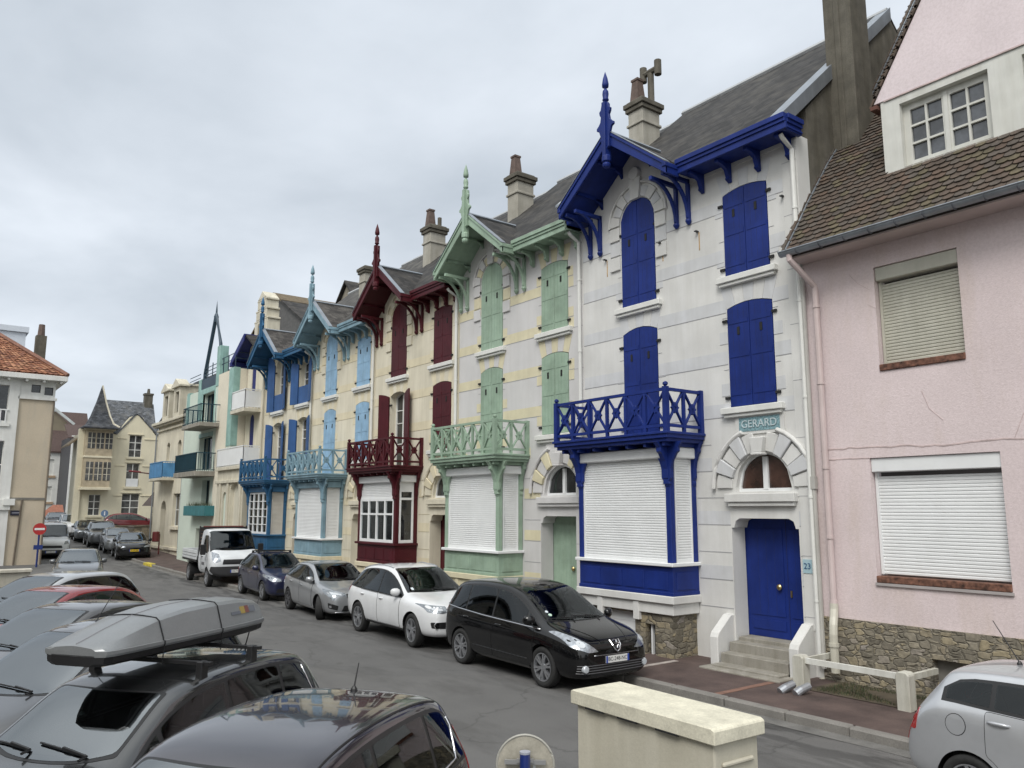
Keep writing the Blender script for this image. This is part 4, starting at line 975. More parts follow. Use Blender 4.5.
# ---------------------------------------------------------------- houses further along the row
def wpane(T, x0, x1, z0, z1, y, fm=WHITE, nc=2, nr=1, axis='y', depth=.18, gl=None):
    """window set back in an opening, axis 'y' faces the street, 'x' faces along it"""
    f = MB(); hh = []
    for i in range(nc):
        for j in range(nr):
            a, c = lerp(x0, x1, i/nc)+.035, lerp(x0, x1, (i+1)/nc)-.035; d, e = lerp(z0, z1, j/nr)+.03, lerp(z0, z1, (j+1)/nr)-.03
            hh.append([(a, d), (c, d), (c, e), (a, e)])
    sg = 1 if axis == 'y' else -1
    f.plate([(x0, z0), (x1, z0), (x1, z1), (x0, z1)], hh, y+sg*depth, y+sg*(depth+.05), axis)
    fo = f.build('window', fm, T); g = MB(); g.plate([(x0, z0), (x1, z0), (x1, z1), (x0, z1)], [], y+sg*(depth+.035), y+sg*(depth+.045), axis); g.build('pane', gl or PANE, fo); return fo
def rect(x0, x1, z0, z1): return [(x0, z0), (x1, z0), (x1, z1), (x0, z1)]

# cream house with the stepped tower
NVY = pnt('ink_blue_paint', (.02, .028, .16))
CT = empty('tower_house', 'narrow cream house with stepped tower, ink blue shutters and two white balconies', 'house', (-38.7, 13, 0))
b = MB(); w1 = arc_open(.62, 1.16, 8.5, 9.7, .25, .5); w2 = arc_open(.62, 1.2, 5.1, 7.2, .25, .5)
b.plate([(0, -.3), (2.6, -.3), (2.6, 10.2), (2.1, 10.9), (.2, 10.9), (0, 10.4)], [w1, w2], 0, .4); b.box(2.3, 2.6, .4, 8, -.3, 10.2); b.build('wall', WALLC, CT)
for (u0, u1, z0, s) in ((.62, 1.16, 8.5, 9.7), (.62, 1.2, 5.1, 7.2)):
    for sg in (-1, 1):
        c = (u0+u1)/2; l = MB(); a0, a1 = (u0, c-.005) if sg < 0 else (c+.005, u1); l.prism(leaf_poly(a0, a1, z0, u0, u1, s, .25, .5), .03, .08); l.build('shutter', NVY, CT)
b = MB(); b.box(.35, 1.45, -.05, .05, 9.95, 10.1); b.build('window_hood', CREAMST, CT)
b = MB()
zs_ = [(.95, 10.9, 11.2), (.85, 11.2, 12.0), (.92, 12.0, 12.1), (.7, 12.1, 12.5), (.78, 12.5, 12.6), (.55, 12.6, 13.0), (.62, 13.0, 13.1)]
for (h, a, c) in zs_: b.box(1.15-h, 1.15+h, .1, .75, a, c)
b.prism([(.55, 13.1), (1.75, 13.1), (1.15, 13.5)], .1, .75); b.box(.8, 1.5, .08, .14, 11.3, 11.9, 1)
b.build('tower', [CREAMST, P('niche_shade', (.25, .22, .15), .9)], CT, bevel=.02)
b = MB(); b.slab([(-.9, -.55, 10.3), (.9, -.55, 11.35), (.9, 1.2, 11.35), (-.9, 1.2, 10.3)], (0, 0, -.12)); b.slab([(-.9, -.6, 10.3), (.9, -.6, 11.35), (.9, -.6, 10.95), (-.9, -.6, 9.95)], (0, .06, 0)); b.box(-1.0, -.7, -.62, .4, 9.95, 10.2); b.build('blue_hood', NVY, CT, bevel=.02)
b = MB(); b.slab([(.9, -.5, 11.3), (2.6, -.5, 10.3), (2.6, 3.5, 10.3), (.9, 3.5, 11.3)], (0, 0, -.1)); b.slab([(0, 1, 10.6), (2.6, 1, 10.6), (2.6, 4.5, 13.2), (0, 4.5, 13.2)], (0, 0, -.1)); b.slab([(0, 4.5, 13.2), (2.6, 4.5, 13.2), (2.6, 8, 10.6), (0, 8, 10.6)], (0, 0, -.1)); b.build('roof', SLX, CT)
def balcony(T, x0, x1, y0, y1, z0, z1, rm, fm, gap=.12, solid=False, th=.16, name='balcony'):
    f = MB(); f.box(x0-.05, x1+.05, y0-.05, y1, z0-th, z0); o = f.build(name, fm, T, bevel=.012)
    r = MB()
    def run(a, c):
        a = Vector(a); c = Vector(c); n = max(2, int((c-a).length/gap))
        r.bar((a.x, a.y, z1), (c.x, c.y, z1), .05, .045); r.bar((a.x, a.y, z0+.07), (c.x, c.y, z0+.07), .04, .03)
        for i in range(n+1): q = a.lerp(c, i/n); r.box(q.x-.012, q.x+.012, q.y-.012, q.y+.012, z0, z1)
        if solid: 
            d = (c-a).normalized(); r.bar((a.x, a.y, (z0+z1)/2), (c.x, c.y, (z0+z1)/2), .015, (z1-z0)*.86)
    run((x0, y0, 0), (x1, y0, 0)); run((x1, y0, 0), (x1, y1, 0)); run((x0, y0, 0), (x0, y1, 0))
    r.build('railing', rm, o); return o
balcony(CT, .15, 2.0, -.75, 0, 7.62, 8.5, PVC, CREAMST, .13, True)
gfz = MB(); gd = arc_open(-.55, .0, .3, 3.5, .3, .5); gd2 = arc_open(.55, 1.7, .9, 3.9, .3, .5); 
gfz.plate([(-1.5, -.3), (2.3, -.3), (2.3, 4.85), (-1.5, 4.85)], [gd, gd2], -.72, -.4); gfz.box(2.0, 2.3, -.4, 0, -.3, 4.85); gfz.box(-1.5, -1.2, -.4, 0, -.3, 4.85)
for x in (-.9, .28, 2.0): gfz.box(x-.12, x+.12, -.80, -.71, .8, 4.2)
gfz.box(-1.55, 2.35, -.82, -.7, 4.2, 4.35); gfz.build('front_bay', CREAMST, CT, bevel=.015)
b = MB(); b.prism(gd, -.5, -.45); b.build('door', P('brown_door', (.12, .06, .04), .6), CT); b = MB(); b.prism(gd2, -.55, -.5); b.build('blind', P('ivory_blind', (.60, .57, .47), .7, .05, streak=.1), CT)
balcony(CT, -1.5, 2.3, -.8, 0, 4.98, 5.85, PVC, CREAMST, .14, True)
dp = MB(); dp.tube([(2.5, -.08, 10.1), (2.5, -.08, .3)], .04, 6); dp.build('drainpipe', CREAMST, CT)

# teal modern house
TEAL = pnt('teal_paint', (.30, .48, .44)); TEALD = pnt('deep_teal_paint', (.016, .055, .08)); NAV2 = P('steel_navy', (.025, .05, .075), .45, .1)
MCR = render_wall('modern_cream', (.72, .67, .55), (.6, .55, .45), .2, .1)
MT = empty('teal_house', 'modern cream and teal house with pointed steel frame on its roof and dark blue balconies', 'house', (-46.9, 12.36, .3))
W_ = 8.1
b = MB(); hs = [rect(3.2, 5.2, 6.9, 8.7), rect(3.0, 5.2, 4.7, 6.4), rect(3.9, 5.2, 2.9, 4.15), rect(3.3, 5.6, .0, 1.7)]
b.plate(rect(0, W_, -.4, 9.0), hs, 0, .4); b.box(W_-.3, W_, .4, 6, -.4, 9.5); b.box(0, W_, 5.7, 6, -.4, 9.2); b.box(0, .3, .4, 5.7, -.4, 9.0); b.box(0, W_, .4, 5.7, 8.9, 9.0)
b.build('wall', render_wall('mint_render', (.60, .68, .60), (.5, .55, .48), .2, .1), MT)
b = MB(); b.box(5.82, W_-.66, -.03, .02, -.3, 9.45); b.box(W_+.002, W_+.03, .3, 6, -.3, 9.5); b.build('cream_panel', MCR, MT)
b = MB(); b.box(W_-.65, W_+.02, -.025, .3, 5.7, 9.55); b.build('corner_pilaster', TEAL, MT, bevel=.01); b = MB(); b.box(.2, .7, -.03, .2, 7.4, 9.1); b.build('edge_pilaster', TEAL, MT, bevel=.01); b = MB(); b.box(2.3, 2.75, -.03, .2, 7.0, 9.6); b.box(5.3, 5.8, -.03, .4, 8.9, 11.0); b.box(2.75, 5.3, -.03, .1, 8.72, 9.0); b.box(2.75, 3.2, -.03, .1, 6.9, 8.72); b.box(5.2, 5.32, -.03, .1, 6.9, 8.72); b.build('window_frame_band', TEAL, MT, bevel=.01); b = MB(); b.box(2.85, 5.3, -.02, .1, 6.4, 6.62)
b.build('lintel_band', TEAL, MT, bevel=.01)
for r_ in hs[:3]: wpane(MT, r_[0][0], r_[1][0], r_[0][1], r_[2][1], 0, TEALD, 3, 1, depth=.25)
b = MB(); b.box(3.3, 5.6, .25, .3, 0, 1.7); b.build('garage_door', P('brown_garage', (.16, .09, .06), .7), MT)
balcony(MT, 3.2, 6.3, -.95, 0, 6.95, 7.85, TEALD, CONC, .2, False, .2); balcony(MT, 2.2, 6.0, -.95, 0, 4.55, 5.45, TEALD, CONC, .1, False, .25)
b = MB(); b.box(2.6, 6.3, -.5, 0, 2.35, 2.85); b.build('planter', pnt('planter_teal', (.05, .19, .21)), MT, bevel=.015)
b = MB(); random.seed(21)
for i in range(160):
    x, y = random.uniform(2.7, 6.2), random.uniform(-.45, -.05); h = random.uniform(.08, .32); a = random.uniform(0, 6.3); b.add([(x-.03, y, 2.84), (x+.03, y, 2.84), (x+.1*math.cos(a), y+.1*math.sin(a), 2.84+h)], [(0, 1, 2)])
b.build('plants', P('planter_leaf', (.05, .06, .025), .9), MT, recalc=False)
fr = MB(); fr.tube([(2.9, .1, 9.0), (2.95, .1, 9.9), (4.32, .1, 12.9)], .10, 8); fr.tube([(5.55, .1, 10.2), (5.35, .1, 11.2), (4.32, .1, 12.9)], .09, 8); fr.lathe([(.1, 12.5), (.13, 12.8), (.05, 13.0), (.05, 13.1), (.0, 13.7)], (4.32, .1, 0), 8); fr.build('roof_frame', NAV2, MT)
b = MB(); b.box(2.75, 5.3, .0, .1, 9.0, 9.55); 
for z in (9.75, 9.95, 10.15): b.bar((2.9, .05, z), (5.3, .05, z), .03); b.bar((.3, .05, z-.2), (2.3, .05, z-.2), .03)
for z in (10.0, 10.3): b.bar((5.8, .1, z), (W_, .1, z), .03); b.bar((W_, .1, z), (W_, 4, z), .03)
for x in (3.6, 4.4, 6.2, 7.0, W_-.03): b.box(x-.02, x+.02, .03, .07, 9, 10.3)
b.build('roof_railing', NAV2, MT)

# cream mansard house
MH = empty('mansard_house', 'cream house with mansard roof and two stone dormers, next to the teal house', 'house', (-55.6, 13, .3))
W_ = 8.4
b = MB(); hs = [arc_open(2.5, 3.2, 5.6, 6.6, .2), arc_open(5.0, 5.75, 5.6, 6.6, .2), arc_open(2.0, 3.2, .2, 2.7, .5, .5), rect(4.7, 6.2, 1.7, 3.6), arc_open(7.2, 8.1, .2, 2.6, .5, .5)]
b.plate(rect(0, W_, -.5, 8.0), hs, 0, .4); b.box(0, .3, .4, 7, -.5, 8); b.box(-.02, W_, -.12, .1, 7.6, 7.72); b.box(0, W_, -.1, .1, .3, .45); b.box(4.5, 6.4, -.15, .1, 1.5, 1.68)
b.build('wall', WALLC, MH)
b = MB(); b.box(-.15, W_, -.4, .1, 7.98, 8.16); b.box(-.15, W_, -.3, .1, 7.88, 7.98); b.build('cornice', CREAMST, MH, bevel=.02)
wpane(MH, 2.5, 3.2, 5.6, 6.8, 0, CREAMST, 2, 1); wpane(MH, 5.0, 5.75, 5.6, 6.8, 0, CREAMST, 2, 1); wpane(MH, 4.7, 6.2, 1.7, 3.6, 0, WHITE, 2, 2)
for h_ in (hs[2], hs[4]): b = MB(); b.prism(h_, .3, .35); b.build('door', P('grey_door', (.22, .22, .21), .6) if h_ is hs[2] else P('dark_door', (.1, .07, .05), .6), MH)
b = MB(); b.slab([(0, -.1, 8.15), (W_, -.1, 8.15), (W_, 1.3, 10.7), (0, 1.3, 10.7)], (0, .1, -.05)); b.slab([(0, 1.3, 10.7), (W_, 1.3, 10.7), (W_, 3.5, 11.4), (0, 3.5, 11.4)], (0, 0, -.1)); b.slab([(0, 3.5, 11.4), (W_, 3.5, 11.4), (W_, 7, 8.15), (0, 7, 8.15)], (0, 0, -.1)); b.plate([(-.1, 8.1), (1.3, 10.65), (3.5, 11.35), (7, 8.1)], [], .0, .1, 'x'); b.build('roof', SLX, MH)
for x in (1.6, 4.1):
    d = MB(); d.plate(rect(x, x+1.5, 8.2, 10.0), [rect(x+.35, x+1.15, 8.45, 9.75)], -.2, .1); d.prism([(x-.12, 10.0), (x+1.62, 10.0), (x+1.62, 10.12), (x+.75, 10.55), (x-.12, 10.12)], -.35, .3); d.box(x, x+.1, .1, 1.3, 8.2, 10.1); d.box(x+1.4, x+1.5, .1, 1.3, 8.2, 10.1); d.box(x-.1, x+1.6, .2, 1.5, 10.05, 10.2)
    do_ = d.build('dormer', CREAMST, MH, bevel=.015)
    g = MB(); g.box(x+.33, x+1.17, -.05, 0, 8.4, 9.8); g.build('window', PANE, do_)
balcony(MH, 1.5, 4.6, -.7, 0, 4.55, 5.5, pnt('balcony_blue', (.10, .28, .52)), CREAMST, .12, True)
for x in (.1, 6.75): b = MB(); b.tube([(x, -.1, 7.9), (x, -.1, .2)], .05, 6); b.build('drainpipe', ZINC, MH)

# turret house closing the street (faces us)
YST = render_wall('straw_render', (.72, .665, .50), (.56, .51, .39), .5, .15)
TIMB = P('bay_timber', (.43, .36, .25), .7, .2, 3)
TH = empty('turret_house', 'straw coloured corner house with pointed slate turret at the end of the street', 'house', (-68, 10.5, 1.4))
# local: x towards us negative = behind; plane x=0 faces the viewer, y 0..6 across
b = MB(); hs = [rect(3.33, 4.25, 5.6, 7.3), rect(3.27, 4.2, 3.3, 5.1), rect(3.1, 4.35, 1.15, 2.75), rect(.8, 1.6, 1.1, 2.65)]
gab = [(0, 0.6), (5.6, .6), (5.6, 7.3), (5.2, 7.4), (4.6, 8.2), (4.2, 8.75), (3.75, 8.9), (3.3, 8.75), (2.9, 8.2), (2.4, 7.3), (0, 7.6)]
b.plate(gab, hs, 0, -.4, 'x'); 
for z in (2.58, 4.88, 7.0): b.box(-.1, .05, 2.45, 3.1, z, z+.06); b.box(-.1, .05, 4.4, 5.5, z, z+.06)
for (r_) in hs: b.box(-.1, .1, r_[0][0]-.15, r_[1][0]+.15, r_[0][1]-.16, r_[0][1]-.02); b.box(-.1, .06, r_[0][0]-.12, r_[1][0]+.12, r_[2][1]+.05, r_[2][1]+.12)
b.box(-3.8, -.4, 5.3, 5.6, -.5, 7.3); b.box(-3.8, -.4, 0, .3, -.5, 7.3); b.box(-3.8, -3.5, .3, 5.3, -.5, 7.3); b.build('wall', YST, TH)
b = MB(); b.plate([(0, -1.4), (5.6, -1.4), (5.6, .6), (0, .6)], [arc_open(.5, 1.9, -.6, .1, .45, .5)], .05, -.4, 'x'); b.build('stone_base', STONE, TH)
b = MB(); b.prism(arc_open(.5, 1.9, -.6, .1, .45, .5), -.2, -.15, 'x'); b.build('door', PVC, TH); b = MB(); 
for y in (.75, 1.3): b.box(-.14, -.12, y, y+.36, -.2, .3)
b.build('door_pane', PANE, TH)
b = MB(); b.tube([(.08, .4+.95*(1-math.cos(a))-.15, .55*math.sin(a)+.05) for a in [math.pi*i/10 for i in range(11)]], .1, 6); b.build('door_arch', CREAMST, TH)
FARGL = glass('far_glass', (.085, .085, .085), .08)
for r_ in hs: wpane(TH, r_[0][0], r_[1][0], r_[0][1], r_[2][1], 0, WHITE, 2, 3, 'x', .12, FARGL)
b = MB(); b.box(-.05, .03, 3.3, 4.15, 3.3, 3.9); b.build('window_guard', PVC, TH)
# turret bays
b = MB(); b.box(-.3, .75, .15, 2.0, 5.55, 7.5, 0); b.box(-.3, .8, .1, 2.05, 5.4, 5.55, 1); b.box(-.3, .75, .15, 2.0, 3.15, 5.4, 0); b.box(-.3, .82, .05, 2.1, 3.0, 3.2, 1); b.box(-.3, .85, 0, 2.15, 7.5, 7.7, 1)
for z0, z1 in ((3.7, 5.1), (6.1, 7.3)):
    for y0 in (.3, .9, 1.5): 
        b.box(.74, .77, y0, y0+.5, z0, z1, 2); b.box(.765, .79, y0+.22, y0+.28, z0, z1, 3)
        for zz in (.33, .66): b.box(.765, .785, y0, y0+.5, lerp(z0, z1, zz)-.02, lerp(z0, z1, zz)+.02, 3)
b.box(-.3, .2, -.25, .15, -.5, 7.6, 1); b.build('turret_bay', [TIMB, YST, FARGL, CREAMST], TH, bevel=.01)
b = MB(); c = (.2, 1.08, 0); b.lathe([(1.72, 7.68), (1.2, 7.98), (.84, 8.6), (.42, 9.7), (.15, 10.6), (.02, 11.0)], c, 4, 'z'); b.lathe([(1.76, 7.6), (1.76, 7.69)], c, 4); b.build('turret_roof', slate('slate_turret', 'y', (.06, .065, .075), (.1, .1, .1)), TH)
b = MB(); b.tube([(.2+q, 1.08+q, z) for q, z in ((1.22, 7.72), (.85, 7.99), (.60, 8.61), (.30, 9.71), (.11, 10.6), (.02, 11.0))], .07, 5); b.build('hip_flashing', CREAMST, TH)
b = MB(); b.slab([(-.5, 1.2, 7.4), (-.5, 5.5, 7.4), (-2.4, 5.2, 10.25), (-2.4, 1.4, 10.25)], (0, 0, -.1)); b.slab([(-2.4, 1.4, 10.25), (-2.4, 5.2, 10.25), (-4.2, 5.5, 7.4), (-4.2, 1.2, 7.4)], (0, 0, -.1)); b.slab([(.05, 2.4, 7.3), (.05, 3.75, 9.0), (-2.4, 3.75, 9.0), (-1, 2.4, 7.3)], (0, -.1, 0.05)); b.slab([(.05, 5.4, 7.3), (.05, 3.75, 9.0), (-2.4, 3.75, 9.0), (-1, 5.4, 7.3)], (0, .1, 0.05)); b.plate([(-.5, 7.3), (-2.4, 10.15), (-4.2, 7.3)], [], 5.3, 5.45, 'y'); b.plate([(-.5, 7.3), (-2.4, 10.15), (-4.2, 7.3)], [], 1.25, 1.4, 'y'); ro_ = b.build('roof', slate('slate_end', 'y', (.12, .128, .14), (.16, .16, .155)), TH)
b = MB(); b.slab([(-1.1, 2.3, 8.15), (-1.1, 3.0, 8.15), (-1.7, 3.0, 8.8), (-1.7, 2.3, 8.8)], (.04, 0, .06)); b.build('skylight', P('skylight_glass', (.4, .45, .5), .1), ro_)
b = MB(); b.box(-2.7, -2.1, 4.7, 5.3, 9.6, 10.85); b.box(-2.75, -2.05, 4.65, 5.35, 10.85, 11.0); b.lathe([(.14, 11.0), (.1, 11.4)], (-2.4, 5, 0), 6); b.build('chimney', CHIMD, TH)
b = MB(); b.slab([(-.4, -.8, 6.4), (-.4, .3, 7.4), (-4.0, .3, 7.4), (-4.0, -.8, 6.4)], (0, 0, -.12)); b.build('side_eave', P('eave_brown', (.2, .15, .09), .8), TH)
# low stone wall of its forecourt
fw_ = MB(); fw_.box(-62.6, -62.2, 11.9, 17.5, -.2, 1.75); fw_.box(-62.65, -62.15, 11.85, 17.55, 1.75, 1.85); tag(fw_.build('stone_wall', rubble('rubble_far', (.24, .2, .14), 2.2)), 'low rubble wall holding up the forecourt with the red car', 'wall')
fw_ = MB(); fw_.box(-69, -62.6, 11.9, 17.5, -.2, 1.25); tag(fw_.build('forecourt', ASPH), None, None, kind='structure')

# houses seen through the gap on the left of the turret house
BH = empty('back_house', 'white rendered house with brown roof and gable, behind the turret house in the gap', 'house', (-92, 12, 2.6))
b = MB(); b.plate(rect(-3.5, 3.0, -2, 6.2), [rect(-1.7, -.1, 3.7, 5.3), rect(-1.7, -.1, 1.1, 2.6)], 0, -.4, 'x'); b.build('wall', WHITE, BH); 
for z0, z1 in ((3.7, 5.3), (1.1, 2.6)): b = MB(); b.box(-.2, -.12, -1.7, -.1, z0, z1); b.build('shutter', P('pale_shutter', (.58, .58, .55), .6), BH); b = MB(); b.box(-.05, .1, -1.9, .1, z0-.25, z0-.03); b.build('sill', P('ochre_sill', (.42, .30, .2), .7), BH)
BT = P('brown_tiles', (.085, .055, .048), .85, .25, 8, fine=.3)
b = MB(); b.slab([(.2, -4, 6.1), (.2, 3.2, 6.1), (-4.5, 3.2, 10.6), (-4.5, -4, 10.6)], (0, 0, -.15)); b.slab([(-4.5, -4, 10.6), (-4.5, 3.2, 10.6), (-9, 3.2, 6), (-9, -4, 6)], (0, 0, -.15)); b.build('roof', BT, BH)
b = MB(); b.plate([(-3.2, 8.2), (1.0, 8.2), (1, 9.3), (-.9, 11.0), (-3.2, 9.3)], [rect(-2.2, -.4, 8.5, 9.6)], -2.2, -2.5, 'x'); b.build('gable', P('gable_timber', (.2, .17, .12), .8), BH)
b = MB(); 
for sg in (-1, 1): b.bar((-2.05, -.9, 11.15), (-2.05, -.9+sg*2.6, 9.1), .25, .3, (1, 0, 0))
b.build('bargeboard', P('pale_barge', (.5, .53, .52), .6), BH)
for i in range(3): wpane(BH, -2.2+.6*i, -1.62+.6*i, 8.5, 9.6, -2.2, WHITE, 1, 1, 'x', .1)
DH = empty('dark_house', 'dark slate clad house side in the gap beside the turret house', 'house', (-86, 13.4, 2.2))
b = MB(); b.box(-6, 0, -1.0, 5, -2, 7.6); b.build('wall', P('slate_cladding', (.05, .05, .055), .7, .2, 4), DH); b = MB(); b.box(0, .08, -.95, .1, -2, 3.2); b.box(0, .12, -1.0, -.7, -2, 7.7); b.build('white_corner', WHITE, DH)
b = MB(); b.slab([(.3, -1.3, 7.5), (.3, 5, 7.5), (-3, 5, 9), (-3, -1.3, 9)], (0, 0, -.1)); b.build('roof', BT, DH)
GS = empty('garden_shed', 'grey boarded lean-to with orange tiled roof at the end of the gap', 'shed', (-82, 11.2, .25))
b = MB(); b.box(-3, 0, -1.3, 1.2, -1, 2.0); b.build('wall', P('grey_boards', (.22, .21, .2), .8, .2, 3, streak=.3), GS); b = MB(); b.slab([(.1, -1.5, 2.0), (.1, .6, 2.0), (-1.6, .6, 3.0), (-1.6, -.2, 3.0)], (0, 0, .1)); b.build('roof', P('orange_tiles', (.27, .11, .07), .85, .25, 6), GS)

# corner house on the left
TAN = render_wall('tan_render', (.56, .48, .37), (.42, .39, .33), .6, .15)
LH = empty('corner_house', 'tan and white corner house with orange tiled hip roof at the left edge', 'house', (-48, 5.98, .4)); LH.scale = (.923,)*3
b = MB(); b.plate(rect(-1.75, 0, -.6, 9.0), [], 0, -.4, 'x'); b.box(-9, -.4, -.4, 0, -.6, 9.0); b.box(-.01, .03, -1.75, 0.02, 3.3, 3.42, 1); b.box(0, .03, -.02, .03, -.5, 9, 0); b.build('wall', [TAN, P('string_grey', (.2, .19, .17), .9)], LH)
b = MB(); b.plate(rect(-7.5, -1.75, -.6, 10.0), [rect(-3.6, -2.25, 7.6, 9.6), rect(-3.6, -2.25, 3.9, 6.5), rect(-3.6, -2.2, .1, 2.6)], .12, -.4, 'x'); b.box(-.2, .2, -3.8, -2.1, 7.3, 7.5); b.box(-.2, .3, -2.05, -1.5, 3.0, 3.35); b.box(-.1, .22, -7.5, -1.7, 2.75, 3.3); b.build('white_bay', P('white_render', (.72, .72, .70), .8, .08, 1.5, streak=.1), LH)
wpane(LH, -3.6, -2.25, 7.6, 9.6, .12, WHITE, 2, 1, 'x'); wpane(LH, -3.6, -2.25, 3.9, 6.5, .12, WHITE, 2, 2, 'x'); wpane(LH, -3.6, -2.2, .1, 2.6, .12, WHITE, 2, 1, 'x')
b = MB(); 
for i in range(6): b.box(.13, .17, -3.6+.25*i, -3.54+.25*i, 7.5, 8.2)
b.box(.12, .18, -3.7, -2.2, 8.18, 8.25); b.build('window_rail', PVC, LH)
b = MB(); b.plate(rect(-1.75, 0, 9.0, 10.0), [rect(-1.2, -.75, 9.3, 9.75), rect(-.55, -.12, 9.2, 9.65)], .04, -.3, 'x'); b.box(0, .12, -1.8, .1, 8.9, 9.05); b.build('attic_band', MATS['white_render'], LH)
for (a, c, d, e) in ((-1.2, -.75, 9.3, 9.75), (-.55, -.12, 9.2, 9.65)): wpane(LH, a, c, d, e, .04, P('window_black', (.03, .03, .035), .5), 1, 1, 'x', .06)
b = MB(); ee = 10.0; b.box(-9, .6, -8, .5, ee, ee+.28, 0)
for i in range(9): y = -7.0+.85*i+.4; b.box(-.2, .5, y-.06, y+.06, ee-.14, ee, 0)
b.build('eaves', MATS['white_render'], LH, bevel=.01)
OT = P('orange_roof', (.26, .105, .055), .85, .35, 3, fine=.3)
def otile(quad, n, m, up_=(0, 0, .05)):
    """rows of interlocking tiles over a roof plane given eave-left, eave-right, ridge-right, ridge-left"""
    a, b_, c, d = [Vector(q) for q in quad]; mbx = otile.mb
    for j in range(n):
        for i in range(m):
            t0, t1, s0, s1 = i/m, (i+.94)/m, j/n, (j+1.15)/n
            f = lambda t, s: a.lerp(b_, t).lerp(d.lerp(c, t), min(s, 1))
            p = [f(t0, s0), f(t1, s0), f(t1, s1), f(t0, s1)]
            if (p[0]-p[1]).length < .03: continue
            up2 = Vector(up_)*(1+random.uniform(-.3, .3))
            mbx.add([p[0]+up2*1.2, (p[0]+p[1])/2+up2*1.9, p[1]+up2*1.2, p[2]+up2*.4, (p[2]+p[3])/2+up2, p[3]+up2*.4], [(0, 1, 4, 5), (1, 2, 3, 4)], random.choice((0, 0, 1, 2)))
otile.mb = MB(); zr_ = 13.3
otile([(.55, -7.9, ee+.3), (.55, .45, ee+.3), (-3.4, -3.4, zr_), (-3.4, -3.9, zr_)], 22, 30)
otile([(.55, .45, ee+.3), (-9, .6, ee+.3), (-5, -3.4, zr_), (-3.4, -3.4, zr_)], 22, 34)
otile.mb.build('roof_tiles', [OT, P('orange_roof_dark', (.19, .08, .05), .85, .3), P('orange_roof_pale', (.33, .16, .09), .85, .3)], LH, recalc=False)
b = MB(); b.add([(.55, -7.9, ee+.28), (.55, .45, ee+.28), (-9, .6, ee+.28), (-9, -7.9, ee+.28), (-3.4, -3.4, zr_-.05), (-5, -3.4, zr_-.05)], [(0, 1, 4), (1, 2, 5, 4), (2, 3, 5), (3, 0, 4, 5), (3, 2, 1, 0)]); b.build('roof_deck', OT, LH)
b = MB(); b.tube([(.57, .47, ee+.36), (-3.4, -3.4, zr_+.08)], .14, 6); b.build('hip_tiles', P('hip_tile', (.2, .10, .07), .85, .3, 8), LH)
b = MB(); b.box(-2.1, -1.5, -1.05, -.5, 10.4, 12.9); b.lathe([(.2, 12.9), (.16, 13.6)], (-1.8, -.78, 0), 8, m=1); b.build('chimney', [CHIMD, TERRA], LH)
b = MB(); b.tube([(.06, -1.15, 3.3), (.06, -1.3, -.4)], .05, 6); b.tube([(.06, -.02, 8.9), (.06, -.02, -.4)], .05, 6); b.build('downpipe', P('pipe_brown', (.16, .13, .1), .7), LH)
b = MB(); b.box(.03, .06, -1.65, -1.15, 2.45, 2.72); so_ = b.build('street_sign', P('sign_navy', (.02, .02, .04), .4), LH); b = MB(); b.box(.061, .066, -1.58, -1.22, 2.56, 2.62); b.build('lettering_panel', P('sign_pale', (.3, .3, .36), .5), so_)
WB = empty('white_block', 'tall pale block rising behind the orange roof at the far left', 'house', (-66, 5.75, 0))
b = MB(); b.box(-8, 0, -8, .3, 0, 15.9); b.box(-8.1, .15, -8, .45, 15.5, 15.9); b.box(-3, -1, -3.2, -1.6, 15.9, 18.0); b.build('wall', P('hazed_block', (.56, .60, .66), .8, .05), WB); b = MB(); b.box(-3.1, -.9, -3.3, -1.5, 18.0, 18.35); b.build('chimney_cap', CHIMD, WB)  # white building; distance haze put into its bluish wall colour

# houses standing behind the row
def rear(x, y, zt, w, d, col, label, gable=True):
    T = empty('rear_house', label, 'house', (x, y, 0)); b = MB(); b.box(-w/2, w/2, 0, d, 0, zt-2); 
    b.prism([(-w/2, zt-2), (w/2, zt-2), (0, zt)], 0, d) if gable else b.prism([(0, zt-2), (d, zt-2), (d/2, zt)], -w/2, w/2, 'x'); b.build('wall', col, T)
    r = MB()
    if 'mossy' in label:
        gr_ = MB(); za = lerp(zt+.05, zt-2.1, .34); xm = (w/2+.15)*.34
        r.slab([(xm, -.2, za), (0, -.2, zt+.05), (0, d, zt+.05), (xm, d, za)], (0, 0, .14)); r.slab([(-w/2, -.2, zt-2.1), (0, -.2, zt+.05), (0, d, zt+.05), (-w/2, d, zt-2.1)], (0, 0, .12))
        gr_.slab([(w/2+1.5, -.2, zt-2.9), (xm, -.2, za), (xm, d, za), (w/2+1.5, d, zt-2.9)], (0, 0, .1)); gr_.build('roof_slates', SLY, T)
    elif gable:
        for sg in (-1, 1): r.slab([(sg*(w/2+.15), -.2, zt-2.1), (0, -.2, zt+.05), (0, d, zt+.05), (sg*(w/2+.15), d, zt-2.1)], (0, 0, .12))
    else: r.slab([(-w/2-.1, -.2, zt-2.1), (w/2+.1, -.2, zt-2.1), (w/2+.1, d/2, zt+.05), (-w/2-.1, d/2, zt+.05)], (0, 0, .12)); r.slab([(-w/2-.1, d/2, zt+.05), (w/2+.1, d/2, zt+.05), (w/2+.1, d, zt-2), (-w/2-.1, d, zt-2)], (0, 0, .12))
    r.build('roof', P('ochre_tiles', (.15, .115, .07), .9, .35, 6, fine=.3) if 'mossy' in label else SLY, T); return T
rear(-40.6, 19.0, 15.6, 4.0, 5, P('rear_render', (.22, .2, .16), .9, .2), 'gabled house showing its grey peak between two seaside villas')
